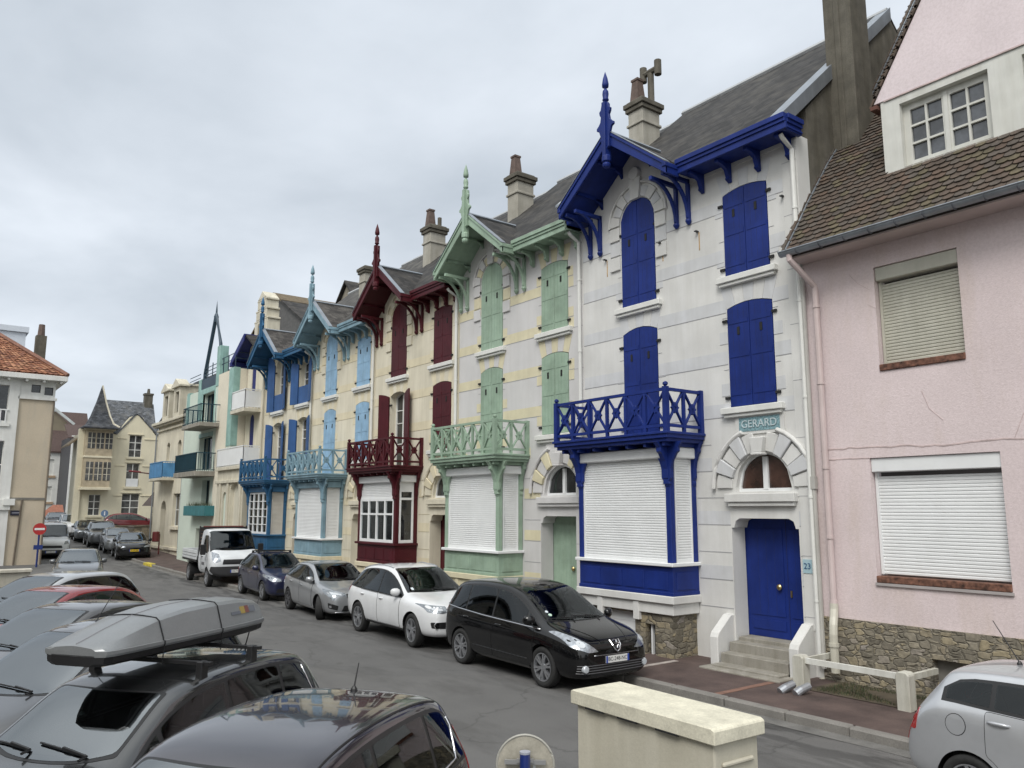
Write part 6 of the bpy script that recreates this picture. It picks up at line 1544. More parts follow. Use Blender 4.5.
def shape(kind):
    """station tables: (x, ztop, zbelt, width, roof width, zlow) from nose to tail"""
    if kind == 'people_carrier':
        L, W, H = 4.53, 1.84, 1.64
        st = [(2.265, .70, .60, .60, .7, .30), (2.22, .80, .70, .80, .7, .22), (2.02, .90, .80, .94, .7, .19), (1.70, .98, .89, .985, .7, .19), (1.30, 1.06, .94, 1.0, .7, .19),
              (1.12, 1.12, .95, 1.0, .72, .19), (.55, 1.44, .97, 1.0, .74, .19), (.15, 1.61, .985, 1.0, .75, .19), (-.5, 1.66, 1.0, 1.0, .76, .19), (-1.3, 1.645, 1.03, .995, .75, .19), (-1.85, 1.58, 1.06, .98, .74, .2),
              (-2.02, 1.46, 1.07, .95, .73, .22), (-2.16, 1.10, 1.02, .90, .78, .25), (-2.25, .85, .78, .80, .8, .3), (-2.265, .70, .6, .72, .8, .36)]
        return dict(L=L, W=W, H=H, st=st, wr=.335, wx=(1.31, -1.42))
    if kind == 'suv':
        st = [(2.315, .78, .66, .62, .7, .34), (2.27, .92, .80, .82, .7, .28), (2.08, .99, .89, .95, .7, .25), (1.70, 1.04, .95, .99, .7, .24), (1.05, 1.10, .99, 1.0, .7, .24),
              (.88, 1.15, 1.0, 1.0, .72, .24), (.30, 1.48, 1.01, 1.0, .73, .24), (-.05, 1.63, 1.02, 1.0, .74, .24), (-.6, 1.665, 1.03, 1.0, .75, .24), (-1.35, 1.63, 1.05, .99, .73, .24), (-1.78, 1.53, 1.07, .975, .70, .25),
              (-2.02, 1.32, 1.08, .95, .72, .27), (-2.20, 1.03, .98, .9, .78, .3), (-2.29, .85, .75, .82, .8, .34), (-2.315, .7, .6, .74, .8, .4)]
        return dict(L=4.63, W=1.88, H=1.66, st=st, wr=.36, wx=(1.42, -1.39), gc=.24)
    if kind == 'hatch':
        st = [(2.16, .64, .54, .62, .7, .30), (2.12, .74, .64, .82, .7, .2), (1.92, .83, .74, .95, .7, .17), (1.55, .90, .82, .99, .7, .17), (1.02, .97, .88, 1.0, .7, .17),
              (.86, 1.01, .90, 1.0, .72, .17), (.30, 1.29, .92, 1.0, .73, .17), (-.05, 1.42, .93, 1.0, .74, .17), (-.55, 1.45, .95, 1.0, .74, .17), (-1.25, 1.41, .98, .99, .72, .17), (-1.62, 1.33, 1.0, .975, .70, .18),
              (-1.85, 1.17, 1.0, .95, .72, .2), (-2.04, .95, .90, .9, .78, .24), (-2.13, .78, .7, .82, .8, .3), (-2.16, .64, .55, .74, .8, .36)]
        return dict(L=4.32, W=1.80, H=1.46, st=st, wr=.32, wx=(1.30, -1.36))
    if kind == 'estate':
        d = shape('hatch'); st = [list(q) for q in d['st']]
        st[9] = [-1.3, 1.44, .97, .99, .73, .17]; st[10] = [-1.85, 1.40, .99, .98, .72, .18]; st[11] = [-2.05, 1.27, 1.0, .96, .72, .2]; st[12] = [-2.2, 1.0, .92, .92, .78, .24]; st[13] = [-2.28, .8, .7, .84, .8, .3]; st[14] = [-2.3, .64, .55, .76, .8, .36]
        d.update(L=4.5, st=[tuple(q) for q in st], wx=(1.36, -1.30)); return d
    if kind == 'compact':
        st = [(2.0, .68, .58, .62, .7, .30), (1.96, .80, .70, .82, .7, .2), (1.78, .90, .80, .95, .7, .18), (1.45, .98, .88, .99, .7, .18), (1.10, 1.05, .93, 1.0, .7, .18),
              (.96, 1.10, .95, 1.0, .72, .18), (.58, 1.36, .96, 1.0, .75, .18), (.30, 1.53, .97, 1.0, .77, .18), (-.3, 1.60, .99, 1.0, .78, .18), (-1.1, 1.585, 1.01, .995, .77, .18), (-1.58, 1.52, 1.03, .98, .75, .19),
              (-1.74, 1.40, 1.03, .96, .75, .2), (-1.88, 1.05, .98, .92, .8, .24), (-1.97, .8, .7, .84, .82, .3), (-2.0, .66, .55, .76, .82, .36)]
        return dict(L=4.04, W=1.72, H=1.61, st=st, wr=.31, wx=(1.24, -1.30))
    if kind == 'small':
        st = [(1.95, .64, .54, .62, .7, .30), (1.91, .75, .65, .82, .7, .2), (1.72, .85, .76, .95, .7, .17), (1.4, .92, .84, .99, .7, .17), (.98, .99, 0.965, 1.0, .7, .17),
              (.84, 1.03, 0.985, 1.0, .72, .17), (.35, 1.31, 0.995, 1.0, .74, .17), (.02, 1.445, 1.005, 1.0, .75, .17), (-.5, 1.47, 1.025, 1.0, .75, .17), (-1.05, 1.46, 1.045, .995, .74, .17), (-1.38, 1.435, 1.060, .985, .72, .18), (-1.52, 1.405, 1.060, .975, .71, .18),
              (-1.57, 1.32, 1.065, .965, .72, .2), (-1.82, .99, 1.005, .93, .8, .23), (-1.93, .75, .66, .86, .82, .28), (-1.95, .62, .52, .78, .82, .36)]
        return dict(L=3.90, W=1.65, H=1.47, st=st, wr=.295, wx=(1.20, -1.26))

def dress(c, kind, front=True, rear=True, sides=('left', 'right'), plate_txt=None, yellow=False, headl=None, lod=0, handle_m=None, mirror_m=None, surround=None, screen=None):
    """fit the glazing, doors, lamps and plates of one body style"""
    sp = c.sp; st = sp['st']; L, W, H = sp['L'], sp['W'], sp['H']; hw = W/2
    sc = (H-sp.get('gc', .19))/(max(q[1] for q in st)-sp.get('gc', .19))
    belt = lambda x: interp([(q[0], q[2]) for q in st], x)*1.0+.02
    cfg = {'people_carrier': dict(xa=1.12, xd=-2.0, cuts=(.72, -.28, -1.22), d=(1.02, -.25, -1.32), ws=(1.22, .17, .68, .55)),
           'suv': dict(xa=.86, xd=-1.98, cuts=(-.30, -1.28), d=(.86, -.28, -1.30), ws=(.99, -.03, .72, .56)),
           'hatch': dict(xa=.84, xd=-1.78, cuts=(-.30, -1.2), d=(.82, -.28, -1.24), ws=(.98, -.02, .67, .53)),
           'estate': dict(xa=.86, xd=-2.06, cuts=(-.28, -1.22), d=(.82, -.26, -1.22), ws=(.98, -.02, .67, .53)),
           'compact': dict(xa=.96, xd=-1.72, cuts=(.60, -.27, -1.12), d=(.90, -.25, -1.16), ws=(1.04, .36, .605, .535)),
           'small': dict(xa=.86, xd=-1.50, cuts=(-.28, -1.02), d=(.80, -.26, -1.08), ws=(.98, .04, .62, .51))}[kind]
    c.windows(cfg['xa'], cfg['xd'], cfg['cuts'], belt, sides=sides, trimm=surround)
    c.windscreen(*cfg['ws'], mat_=screen)
    if lod < 2: c.doors(cfg['d'], belt, zl=sp.get('gc', .19)+.13, sides=sides, rear_r=sp['wr']*1.13+.05, handle_m=handle_m)
    c.mirror(cfg['ws'][0]-.28, belt(cfg['ws'][0]-.28)+.10, m=mirror_m)
    ts = [q for q in st if q[0] < -1.3]
    z0 = belt(-2)+.04; z1 = H-.16
    if rear: c.rearglass(z0+.02, z1, hw*.74, hw*.60)
    c.finish()
    return belt, cfg
HEAD = RAD(-54.2)      # noses of the cars in the parking bays
FV = Vector((math.cos(HEAD), math.sin(HEAD), 0)); LV = Vector((-math.sin(HEAD), math.cos(HEAD), 0))

# -- black people carrier
PB = paint('paint_black', (.003, .003, .0035), rough=.2)
sp = shape('people_carrier'); sp['spokes'] = 6; sp.update(L=4.34, wx=(1.27, -1.36))
c = Car(sp, 'parked_car', 'shiny black people carrier in front of the navy blue bay window', 'car', (-12.3, 9.93), RAD(-1.5), PB, 'cars parked along the kerb')
belt, cfg = dress(c, 'people_carrier')
for sg in (-1, 1):
    sd = 'left' if sg > 0 else 'right'
    c.strip(sd, [(1.18, belt(1.1)-.03), (.4, belt(.4)-.025), (-.6, belt(-.6)-.02), (-1.5, belt(-1.5)-.01), (-2.0, belt(-2)+.0)], .013, CHR, 'chrome_strip', .008)
    c.strip(sd, [(.85, .42), (-.9, .44)], .01, BLK, 'rubbing_strip')
    hl = c.add('headlight', 'front', [[(sg*.40, .66), (sg*.60, .655), (sg*.82, .74), (sg*.84, .93), (sg*.78, .95), (sg*.58, .80)]], LAMP, .006, round_=.02)
    c.add('headlight_lens', 'front', [[(sg*.68+.06*math.cos(a), .78+.05*math.sin(a)) for a in [2*math.pi*k/10 for k in range(10)]]], LENS, .012, hl, round_=0)
    fl_ = MB(); h, n = c.ray('front', (sg*.66, .40)); fl_.lathe([(.0, .03), (.05, .028), (.062, .015), (.062, -.05)], h, 14, 'x'); fl_.build('fog_light', LENS, c.T)
    c.add('tail_light', sd, [[(-2.22, .86), (-2.02, .95), (-1.86, 1.13), (-1.95, 1.19), (-2.2, 1.14)]], REDL, .006, round_=.02)
    c.add('bonnet_line', 'top', [[(2.1, sg*.30), (1.25, sg*.66), (1.25, sg*.645), (2.1, sg*.285)]], PB, .006, round_=0)
c.add('lower_grille', 'front', [[(-.56, .28), (.56, .28), (.54, .46), (-.54, .46)]], BLK, .004)
for z in (.33, .37, .41, .45):
    b = MB(); b.tube([c.ray('front', (y, z))[0]+Vector((.012, 0, 0)) for y in [-.78+.12*i for i in range(14)]], .008, 5); b.build('grille_bar', P('grey_plastic', (.08, .08, .085), .4), c.T)
c.strip('front', [(-.5, .60), (.5, .60)], .012, P('dark_chrome', (.25, .25, .26), .2, metal=1), 'chrome_strip', .006)
c.plate('front', .525, 'BC-248-NC')
bd = MB(); h, n = c.ray('front', (0, .74)); q = Vector((.0, 0, 0))
sh = [(-.10, .08), (-.085, .0), (-.05, -.07), (0, -.10), (.05, -.07), (.085, 0), (.10, .08)]
bd.tube([c.ray('front', (y, .74+z))[0]+Vector((.02, 0, 0)) for y, z in sh], .014, 6)
bd.tube([c.ray('front', (y, .74+z))[0]+Vector((.02, 0, .0)) for y, z in [(-.05, .055), (-.01, .075), (.04, .07), (.02, .03), (-.02, .02), (.03, .0), (.0, -.05)]], .013, 6)
bd.tube([c.ray('front', (y, .74+z))[0]+Vector((.02, 0, .0)) for y, z in [(.02, .03), (.06, .03)]], .01, 6)
bd.build('bonnet_badge', CHR, c.T)
stk = c.add('windscreen_sticker', 'top', [[(1.02+.035*math.cos(a), -.52+.035*math.sin(a)) for a in [2*math.pi*k/10 for k in range(10)]]], P('sticker_green', (.45, .6, .5), .5), .009, round_=0)
c.add('windscreen_sticker', 'top', [[(.93+.03*math.cos(a), -.53+.03*math.sin(a)) for a in [2*math.pi*k/10 for k in range(10)]]], P('sticker_pale', (.6, .66, .7), .5), .009, round_=0)

# -- white SUV
PW = paint('paint_white', (.68, .69, .70), rough=.3)
sp = shape('suv'); sp['spokes'] = 5; sp['steer'] = RAD(-4)
c = Car(sp, 'parked_car', 'white SUV behind the black people carrier, under the green and white villa', 'car', (-17.3, 10.2), RAD(-2.0), PW, 'cars parked along the kerb')
belt, cfg = dress(c, 'suv')
for sg in (-1, 1):
    sd = 'left' if sg > 0 else 'right'
    hl = c.add('headlight', 'front', [[(sg*.50, .80), (sg*.52, .92), (sg*.88, .95), (sg*.86, .80), (sg*.62, .775)]], P('lamp_dark', (.22, .24, .26), .15, .4, 12, metal=.5, coat=1), .006, round_=.02)
    c.add('headlight_lens', 'front', [[(sg*.60, .83), (sg*.61, .87), (sg*.80, .89), (sg*.79, .84)]], LENS, .011, hl, round_=.01)
    fg = c.add('fog_intake', 'front', [[(sg*.50, .46), (sg*.52, .60), (sg*.84, .60), (sg*.82, .48)]], BLK, .005, round_=.02)
    fl_ = MB(); h, n = c.ray('front', (sg*.74, .54)); fl_.lathe([(.05, .02), (.065, .02), (.065, -.03)], h+Vector((.005, 0, 0)), 14, 'x'); fl_.build('fog_light', CHR, fg)
    c.add('sill_trim', sd, [[(1.0, .26), (-.95, .26), (-.95, .35), (1.0, .35)]], P('grey_sill', (.05, .05, .052), .5), .004, round_=.01)
    c.add('tail_light', sd, [[(-2.24, .9), (-2.02, .95), (-1.95, 1.08), (-2.22, 1.10)]], REDL, .006, round_=.02)
    rb = MB(); rb.tube([c.ray('top', (x, sg*.60))[0]+Vector((0, 0, .03 if -1.5 < x < -.3 else .008)) for x in (-.1, -.3, -.9, -1.5, -1.68)], .014, 6); rb.build('roof_rail', ALU, c.T)
g = c.add('grille', 'front', [[(-.42, .40), (.42, .40), (.50, .82), (.40, .90), (-.40, .90), (-.50, .82)]], BLK, .007, round_=.04)
for i in range(6): 
    b = MB(); z = .45+.07*i; b.tube([c.ray('front', (y, z))[0]+Vector((.014, 0, 0)) for y in (-.42, -.2, 0, .2, .42)], .007, 5); b.build('grille_bar', ALUD, g)
c.plate('front', .56, 'DX-617-KF'); c.antenna(-1.55, 0, .1, -.5)
c.add('windscreen_sticker', 'top', [[(.90, -.62), (.90, -.56), (.78, -.55), (.78, -.61)]], P('sticker_pale', (.6, .66, .7), .5), .009, round_=0)

# -- silver hatchback, front wheel turned out
PS = paint('paint_silver', (.36, .37, .385), metal=.55, rough=.34)
sp = shape('hatch'); sp['steer'] = RAD(-28); sp['rimmat'] = ALUD
c = Car(sp, 'parked_car', 'silver hatchback with its front wheel turned out, behind the white SUV', 'car', (-22.6, 10.4), RAD(-4.5), PS, 'cars parked along the kerb')
belt, cfg = dress(c, 'hatch')
for sg in (-1, 1):
    sd = 'left' if sg > 0 else 'right'
    hl = c.add('headlight', 'front', [[(sg*.36, .66), (sg*.40, .74), (sg*.82, .84), (sg*.85, .74), (sg*.74, .56), (sg*.68, .57), (sg*.66, .66)]], P('lamp_dark', (.22, .24, .26), .15), .006, round_=.02)
    c.add('headlight_lens', 'front', [[(sg*.5, .685), (sg*.5, .72), (sg*.76, .775), (sg*.74, .71)]], LENS, .011, hl, round_=.01)
    c.add('air_intake', 'front', [[(sg*.60, .30), (sg*.58, .42), (sg*.82, .50), (sg*.80, .36)]], BLK, .005, round_=.02)
    c.add('tail_light', sd, [[(-2.06, .80), (-1.86, .86), (-1.86, .94), (-2.05, .92)]], REDL, .006, round_=.02)
c.add('grille', 'front', [[(-.34, .60), (.34, .60), (.38, .72), (-.38, .72)]], BLK, .006, round_=.03)
c.add('lower_grille', 'front', [[(-.5, .26), (.5, .26), (.42, .42), (-.42, .42)]], BLK, .005, round_=.03)
bd = MB(); h, n = c.ray('front', (0, .67)); x = h.x+.02
bd.add([(x, 0, .60), (x, .06, .67), (x, 0, .76), (x, -.06, .67), (x-.04, 0, .60), (x-.04, .06, .67), (x-.04, 0, .76), (x-.04, -.06, .67)], [(0, 1, 2, 3), (0, 4, 5, 1), (1, 5, 6, 2), (2, 6, 7, 3), (3, 7, 4, 0)]); bd.build('bonnet_badge', CHR, c.T)
c.strip('front', [(-.7, .25), (.7, .25)], .012, CHR, 'chrome_strip'); c.plate('front', .50, 'EK-305-LV')

# -- dark blue hatchback
PN = paint('paint_navy', (.012, .016, .055), metal=.3, rough=.3)
sp = shape('hatch'); sp.update(L=4.2, H=1.51, W=1.74)
c = Car(sp, 'parked_car', 'dark blue hatchback between the silver hatchback and the white tipper truck', 'car', (-28.0, 10.75), RAD(-4), PN, 'cars parked along the kerb')
belt, cfg = dress(c, 'hatch')
for sg in (-1, 1):
    hl = c.add('headlight', 'front', [[(sg*.42, .64), (sg*.46, .72), (sg*.82, .86), (sg*.84, .78), (sg*.74, .66)]], LAMP, .006, round_=.03)
    c.add('tail_light', 'left' if sg > 0 else 'right', [[(-2.0, .70), (-1.86, .74), (-1.86, .92), (-2.0, .88)]], REDL, .006, round_=.02)
    rb = MB(); rb.bar((-.2, sg*.55, c.rail_z(-.2, .6)+.06), (-.2, -sg*.55, c.rail_z(-.2, .6)+.06), .05, .03); 
    if sg > 0:
        for x in (-.25, -.95): rb.bar((x, .58, c.rail_z(x, .6)+.05), (x, -.58, c.rail_z(x, .6)+.05), .05, .03)
        for x in (-.25, -.95):
            for y in (.56, -.56): rb.box(x-.05, x+.05, y-.03, y+.03, c.rail_z(x, .6)-.04, c.rail_z(x, .6)+.06)
        rb.build('roof_bar', BLK, c.T)
c.add('lower_grille', 'front', [[(-.6, .30), (.6, .30), (.56, .42), (-.56, .42)]], BLK, .005, round_=.03); c.plate('front', .48, 'AW-190-QH')

# -- tipper truck
TT = empty('tipper_truck', 'white tipper truck with an open drop-side bed, parked by the mid blue villa', 'truck', (-33.0, 10.75, 0), RAD(-4))
TW = paint('truck_white', (.66, .68, .70), rough=.35)
sp = dict(L=2.35, W=1.95, H=2.22, gc=.42, lv=3, wr=.36, wx=(.34, -3.0), spokes=6, rimmat=ALU,
    st=[(1.18, .95, .8, .72, .7, .45), (1.13, 1.12, 1.0, .90, .7, .42), (.95, 1.28, 1.16, .98, .75, .42), (.66, 1.40, 1.26, 1.0, .8, .42), (.50, 1.48, 1.28, 1.0, .84, .42), (.18, 1.90, 1.30, 1.0, .86, .42), (-.08, 2.18, 1.3, 1.0, .87, .42), (-.35, 2.24, 1.3, 1.0, .88, .42), (-.9, 2.24, 1.3, 1.0, .88, .42), (-1.12, 2.22, 1.3, 1.0, .88, .42), (-1.17, 2.12, 1.3, .99, .88, .5), (-1.18, 1.9, 1.3, .97, .88, .6)])
class Cab(Car):
    pass
cab = Car(sp, 'tmp', 'tmp', 'tmp', (0, 0), 0, TW)
bpy.data.objects.remove(cab.T); cab.T = TT
for o in list(COL.objects):
    if o.name.startswith(('body', 'wheel')) and o.parent is None: o.parent = TT
cab.body.name = 'cab'
sp2 = sp
for sd in ('left', 'right'):
    cab.add('side_window', sd, [[(.36, 1.33), (-.55, 1.30), (-.55, 1.95), (-.05, 1.96), (.2, 1.62)]], CARGL, .006, round_=.06)
    mb = MB(); pl = roundp([(.42, 1.25), (.44, .75), (.72-.35, .56), (-.62, .56), (-.66, 2.02), (-.08, 2.04), (.2, 1.72)], .05)
    sgn = 1 if sd == 'left' else -1
    h = MB(); q, n = cab.ray(sd, (-.5, 1.12)); h.tube([q+n*.01+Vector((.09, 0, 0)), q+n*.035, q+n*.01-Vector((.09, 0, 0))], .015, 6); h.build('handle', BLK, TT)
    cab.strip(sd, [(.44, 1.24), (.44, .62), (-.62, .60), (-.66, 2.0)], .006, BLK, 'door_seam', .001)
    cab.add('lettering_panel', sd, [[(-.05, .80), (-.5, .80), (-.5, .92), (-.05, .92)]], P('letter_grey', (.12, .12, .13), .5), .004, round_=.0)
    m_ = MB(); y = sgn*1.02; m_.box(.22, .34, min(y, y+sgn*.2), max(y, y+sgn*.2), 1.22, 1.62); m_.bar((.28, sgn*.93, 1.3), (.28, sgn*1.1, 1.35), .05); m_.build('door_mirror', BLK, TT, bevel=.03)
    hl = cab.add('headlight', 'front', [[(sgn*.62, 1.0), (sgn*.66, 1.26), (sgn*.86, 1.34), (sgn*.92, 1.06), (sgn*.8, .95)]], LAMP, .008, round_=.03)
cab.windscreen(.60, -.10, .86, .80); cab.finish(seats=False)
cab.add('grille', 'front', [[(-.56, .88), (.56, .88), (.52, 1.06), (-.52, 1.06)]], BLK, .008, round_=.03)
cab.add('bumper', 'front', [[(-.95, .44), (.95, .44), (.94, .80), (-.94, .80)]], P('grey_bumper', (.03, .03, .032), .6), .02, round_=.03); cab.plate('front', .62, 'CB-774-XR')
b = MB(); b.box(-3.9, -.9, -.45, -.3, .5, .72); b.box(-3.9, -.9, .3, .45, .5, .72); b.box(-3.2, -2.8, -.7, .7, .3, .42); b.build('chassis', BLK, TT)
b = MB(); b.box(-4.05, -1.35, -1.02, 1.02, .86, .95, 0)
for y in (-1.02, .98):
    b.box(-4.05, -1.35, y, y+.04, .95, 1.32, 1)
    for z in (1.05, 1.17): b.box(-4.04, -1.36, y-.006, y+.046, z, z+.03, 2)
b.box(-4.05, -4.01, -1.02, 1.02, .95, 1.32, 1)
b.build('drop_side_bed', [BLK, P('alu_side', (.66, .68, .69), .45, .08, metal=.2), P('alu_groove', (.2, .21, .22), .5)], TT, bevel=.006)
b = MB()
for y in (-.95, .92): b.box(-1.34, -1.26, y, y+.05, .9, 2.3)
for i in range(9): b.box(-1.33, -1.27, -.95, .95, 1.0+.145*i, 1.1+.145*i)
b.build('headboard', P('bulkhead_black', (.02, .018, .018), .6), TT)
b = MB(); b.box(-1.35, -1.25, -.8, .8, 2.26, 2.30); b.build('light_bar', P('red_paint_bar', (.14, .03, .025), .5), TT)
for sg in (-1, 1): b = MB(); b.box(-3.55, -2.45, sg*.78-.13, sg*.78+.13, .76, .80); b.build('mudguard', BLK, TT, bevel=.01)

# ---------------------------------------------------------------- cars in the parking bays (foreground)
GP = 'cars in the parking bays'
PPU = paint('paint_aubergine', (.022, .018, .026), metal=.35, rough=.22, cior=1.75)
sp = shape('compact'); sp['lv'] = 4
c = Car(sp, 'parked_car', 'dark aubergine compact car, nearest of the parking bays, with a stubby roof aerial', 'car', (-5.31, 1.96), HEAD, PPU, GP)
NEAR = c
belt, cfg = dress(c, 'compact', screen=SKYSCREEN); c.antenna(-1.30, 0, .2, -.35)
for sg in (-1, 1): c.add('tail_light', 'left' if sg > 0 else 'right', [[(-1.96, .80), (-1.80, .86), (-1.70, 1.24), (-1.80, 1.30)]], REDL, .006, round_=.02)
c.strip('left', [(-1.08, belt(-1.1)+.03), (-1.50, belt(-1.5)+.03), (-1.60, belt(-1.5)+.25), (-1.56, 1.36)], .009, CHR, 'chrome_strip', .008)
stk = c.add('windscreen_sticker', 'top', [[(.52, .25), (.52, .36), (.42, .35), (.42, .24)]], P('sticker_green', (.45, .6, .5), .5), .009, round_=.02)
b = MB(); b.tube([c.ray('top', (x, .60))[0]+Vector((0, 0, .002)) for x in [.3-.12*i for i in range(16)]], .009, 5); b.build('roof_seam', BLK, c.T)

PDG = paint('paint_graphite', (.018, .019, .02), metal=.3, rough=.24, cior=1.75)
sp = shape('compact'); sp.update(L=4.2, W=1.78, H=1.55, lv=4)
c = Car(sp, 'parked_car', 'graphite car carrying the big silver roof box on two roof bars', 'car', (-8.2, 1.93), HEAD, PDG, GP)
BOXC = c
belt, cfg = dress(c, 'compact', screen=SKYSCREEN)
c.strip('left', [(-1.70, .9), (-1.62, belt(-1.5)+.1), (-1.58, 1.34)], .009, CHR, 'chrome_strip', .006)
for x in (-.05, -.80):
    z = c.rail_z(x, .66)+.115
    b = MB(); b.bar((x, -.70, z), (x, .70, z), .055, .03); b.build('roof_bar', BLK, c.T)
    for sg in (-1, 1):
        b = MB(); b.prism([(x-.06, z-.20), (x+.06, z-.20), (x+.05, z-.1), (x+.045, z+.02), (x-.045, z+.02), (x-.05, z-.1)], sg*.60-.03, sg*.60+.035, 'y'); b.build('bar_foot', BLK, c.T, bevel=.008)
c.antenna(-1.55, 0, .62, -.42)

# roof box: a thing of its own standing on the bars
bx = empty('roof_box', 'long silver grey roof box with dark base on the graphite car', 'roof box', tuple(Vector((-8.2, 1.93, 0))+LV*(-.13)-FV*.06), HEAD)
def loft(st, nz, sec):
    vs = []; fs = []
    for s_ in st:
        r = sec(*s_); vs += r
    n = len(r)
    for i in range(len(st)-1):
        for k in range(n-1): fs.append((i*n+k, i*n+k+1, (i+1)*n+k+1, (i+1)*n+k))
    fs += [tuple(range(n))[::-1], tuple((len(st)-1)*n+k for k in range(n))]
    return vs, fs
zb = 1.66
def lidsec(x, hw, h):
    k = h-.15; y = [(hw, .10), (hw+.012, .12), (hw+.012, .148), (hw-.005, .15), (hw*.97, .15+k*.12), (hw*.81, .15+k*.86), (hw*.72, .15+k*.985), (hw*.3, .15+k+.01), (0, .15+k+.014)]
    pts = y+[(-a, b_) for a, b_ in y[:-1][::-1]]
    return [(x, a, zb+b_) for a, b_ in pts]
def basesec(x, hw, h):
    y = [(hw-.01, .11), (hw-.02, .045), (hw-.07, .02), (0, .02)]
    pts = y+[(-a, b_) for a, b_ in y[:-1][::-1]]
    return [(x, a, zb+b_) for a, b_ in pts]
stx = [(.76, .24, .172), (.73, .32, .182), (.66, .345, .20), (.45, .362, .262), (.12, .37, .345), (-.25, .38, .39), (-.7, .38, .40), (-1.1, .37, .39), (-1.4, .345, .35), (-1.52, .32, .30), (-1.57, .26, .21)]
v_, f_ = loft(stx, 0, lidsec); b = MB(); b.add(v_, f_); lid = b.build('lid', P('box_silver', (.255, .265, .27), .33, .06, 4, metal=.35, fine=.1), bx, smooth=False)
for p in lid.data.polygons: p.use_smooth = True
try:
    lid.data.set_sharp_from_angle(angle=RAD(28))
except Exception: pass
v_, f_ = loft(stx, 0, basesec); b = MB(); b.add(v_, f_); b.build('base', BLK, bx, smooth=False)
for x in (.10, -.72):
    hw = interp([(q[0], q[1]) for q in stx], x); h = interp([(q[0], q[2]) for q in stx], x)
    b = MB(); sec = [Vector(p)+(Vector(p)-Vector((x, 0, zb+.2))).normalized()*.006 for p in lidsec(x, hw, h)]; sec = [Vector((x, hw-.0, zb-.06))]+sec+[Vector((x, -hw, zb-.06))]
    b.tube(sec, .006, 5); b.build('strap', BLK, bx)
b = MB(); b.tube([Vector(lidsec(*q)[8])+Vector((0, .0, .0)) for q in stx[1:-1]], .007, 5); b.build('lid_rib', P('rib_grey', (.2, .2, .21), .5), bx)
for (x0, x1, zz, mm_) in ((-.92, -1.08, .015, 'sticker_grey'), (-1.08, -1.16, .035, 'sticker_yellow'), (-1.16, -1.24, .035, 'sticker_red'), (-1.24, -1.36, .03, 'sticker_grey')):
    cc = {'sticker_grey': (.12, .13, .15), 'sticker_yellow': (.30, .22, .06), 'sticker_red': (.16, .06, .05)}[mm_]
    hw = interp([(q[0], q[1]) for q in stx], (x0+x1)/2); h = interp([(q[0], q[2]) for q in stx], (x0+x1)/2)
    b = MB(); za, zc_ = .245, .245+zz*2
    def yy(z_): return lerp(hw*.97, hw*.80, (z_-.20)/(h-.24))+.004
    b.slab([(x0, yy(za), zb+za), (x1, yy(za), zb+za), (x1, yy(zc_), zb+zc_), (x0, yy(zc_), zb+zc_)], (0, .002, .001)); b.build('sticker', P(mm_, cc, .5), bx)

PDG2 = paint('paint_dark_grey', (.016, .016, .018), metal=.2, rough=.3, cior=1.9)
sp = shape('people_carrier'); sp.update(L=4.4, W=1.8, H=1.58)
c = Car(sp, 'parked_car', 'dark grey car beyond the roof box, with a thin aerial above its windscreen', 'car', (-11.35, 2.05), HEAD, PDG2, GP)
dress(c, 'people_carrier', sides=('left',), screen=SKYSCREEN); c.antenna(.02, .02, .55, -.75)
PBR = paint('paint_bronze', (.024, .02, .018), metal=.2, rough=.3, cior=1.9)
sp = shape('hatch'); sp.update(H=1.52)
c = Car(sp, 'parked_car', 'brownish grey hatchback between the dark grey and the red car in the bays', 'car', (-14.4, 2.1), HEAD, PBR, GP)
dress(c, 'hatch', sides=('left',), screen=SKYSCREEN)
PRD = paint('paint_red', (.20, .012, .014), rough=.25, cior=1.9)
sp = shape('hatch'); sp.update(H=1.52)
c = Car(sp, 'parked_car', 'red hatchback in the bays, beside the silver estate', 'car', (-17.6, 2.3), HEAD, PRD, GP)
dress(c, 'hatch', sides=('left',), screen=SKYSCREEN)
sp = shape('estate'); sp.update(H=1.55)
c = Car(sp, 'parked_car', 'silver estate car, farthest of the parking bays, with dark rear side window', 'car', (-21.0, 2.7), HEAD, paint('paint_pale_silver', (.45, .46, .47), metal=.4, rough=.3), GP)
dress(c, 'estate', sides=('left',), screen=SKYSCREEN)
for sg in (-1, 1): c.add('tail_light', 'left' if sg > 0 else 'right', [[(-2.24, .78), (-2.08, .82), (-2.06, .98), (-2.22, .96)]], REDL, .006, round_=.02)

# car on the street facing us
sp = shape('hatch'); sp.update(H=1.45, W=1.72)
PGR = paint('paint_grey', (.12, .125, .13), metal=.5, rough=.3)
c = Car(sp, 'parked_car', 'grey car facing us behind the silver estate, its windscreen full of sky', 'car', (-35.6, 5.75), RAD(-10), PGR)
dress(c, 'hatch', lod=1, screen=SKYSCREEN)

# far row along the kerb
def far(kind, x, y, rz, m, label, cat='car', **k):
    sp = shape(kind); sp['lv'] = 2; sp.update(k.pop('upd', {}))
    c = Car(sp, 'parked_car', label, cat, (x, y), RAD(rz), m, 'cars parked far down the street', z=gz(x)); dress(c, kind, lod=2, screen=SKYSCREEN)
    for sg in (-1, 1): c.add('headlight', 'front', [[(sg*.45, sp['H']*.46), (sg*.5, sp['H']*.5), (sg*.8, sp['H']*.56), (sg*.8, sp['H']*.47)]], LAMP, .008, round_=.02)
    return c
c = far('hatch', -50.4, 10.75, -7, paint('paint_far_black', (.008, .008, .009), rough=.25), 'black car with a yellow number plate, first of the far row'); c.plate('front', .5, 'K 418 BN', True)
far('small', -55.2, 10.9, -5, PS, 'small silver car right behind the black one with yellow plate')
far('suv', -60.0, 10.9, -5, PGR, 'grey four by four in the middle of the far row')
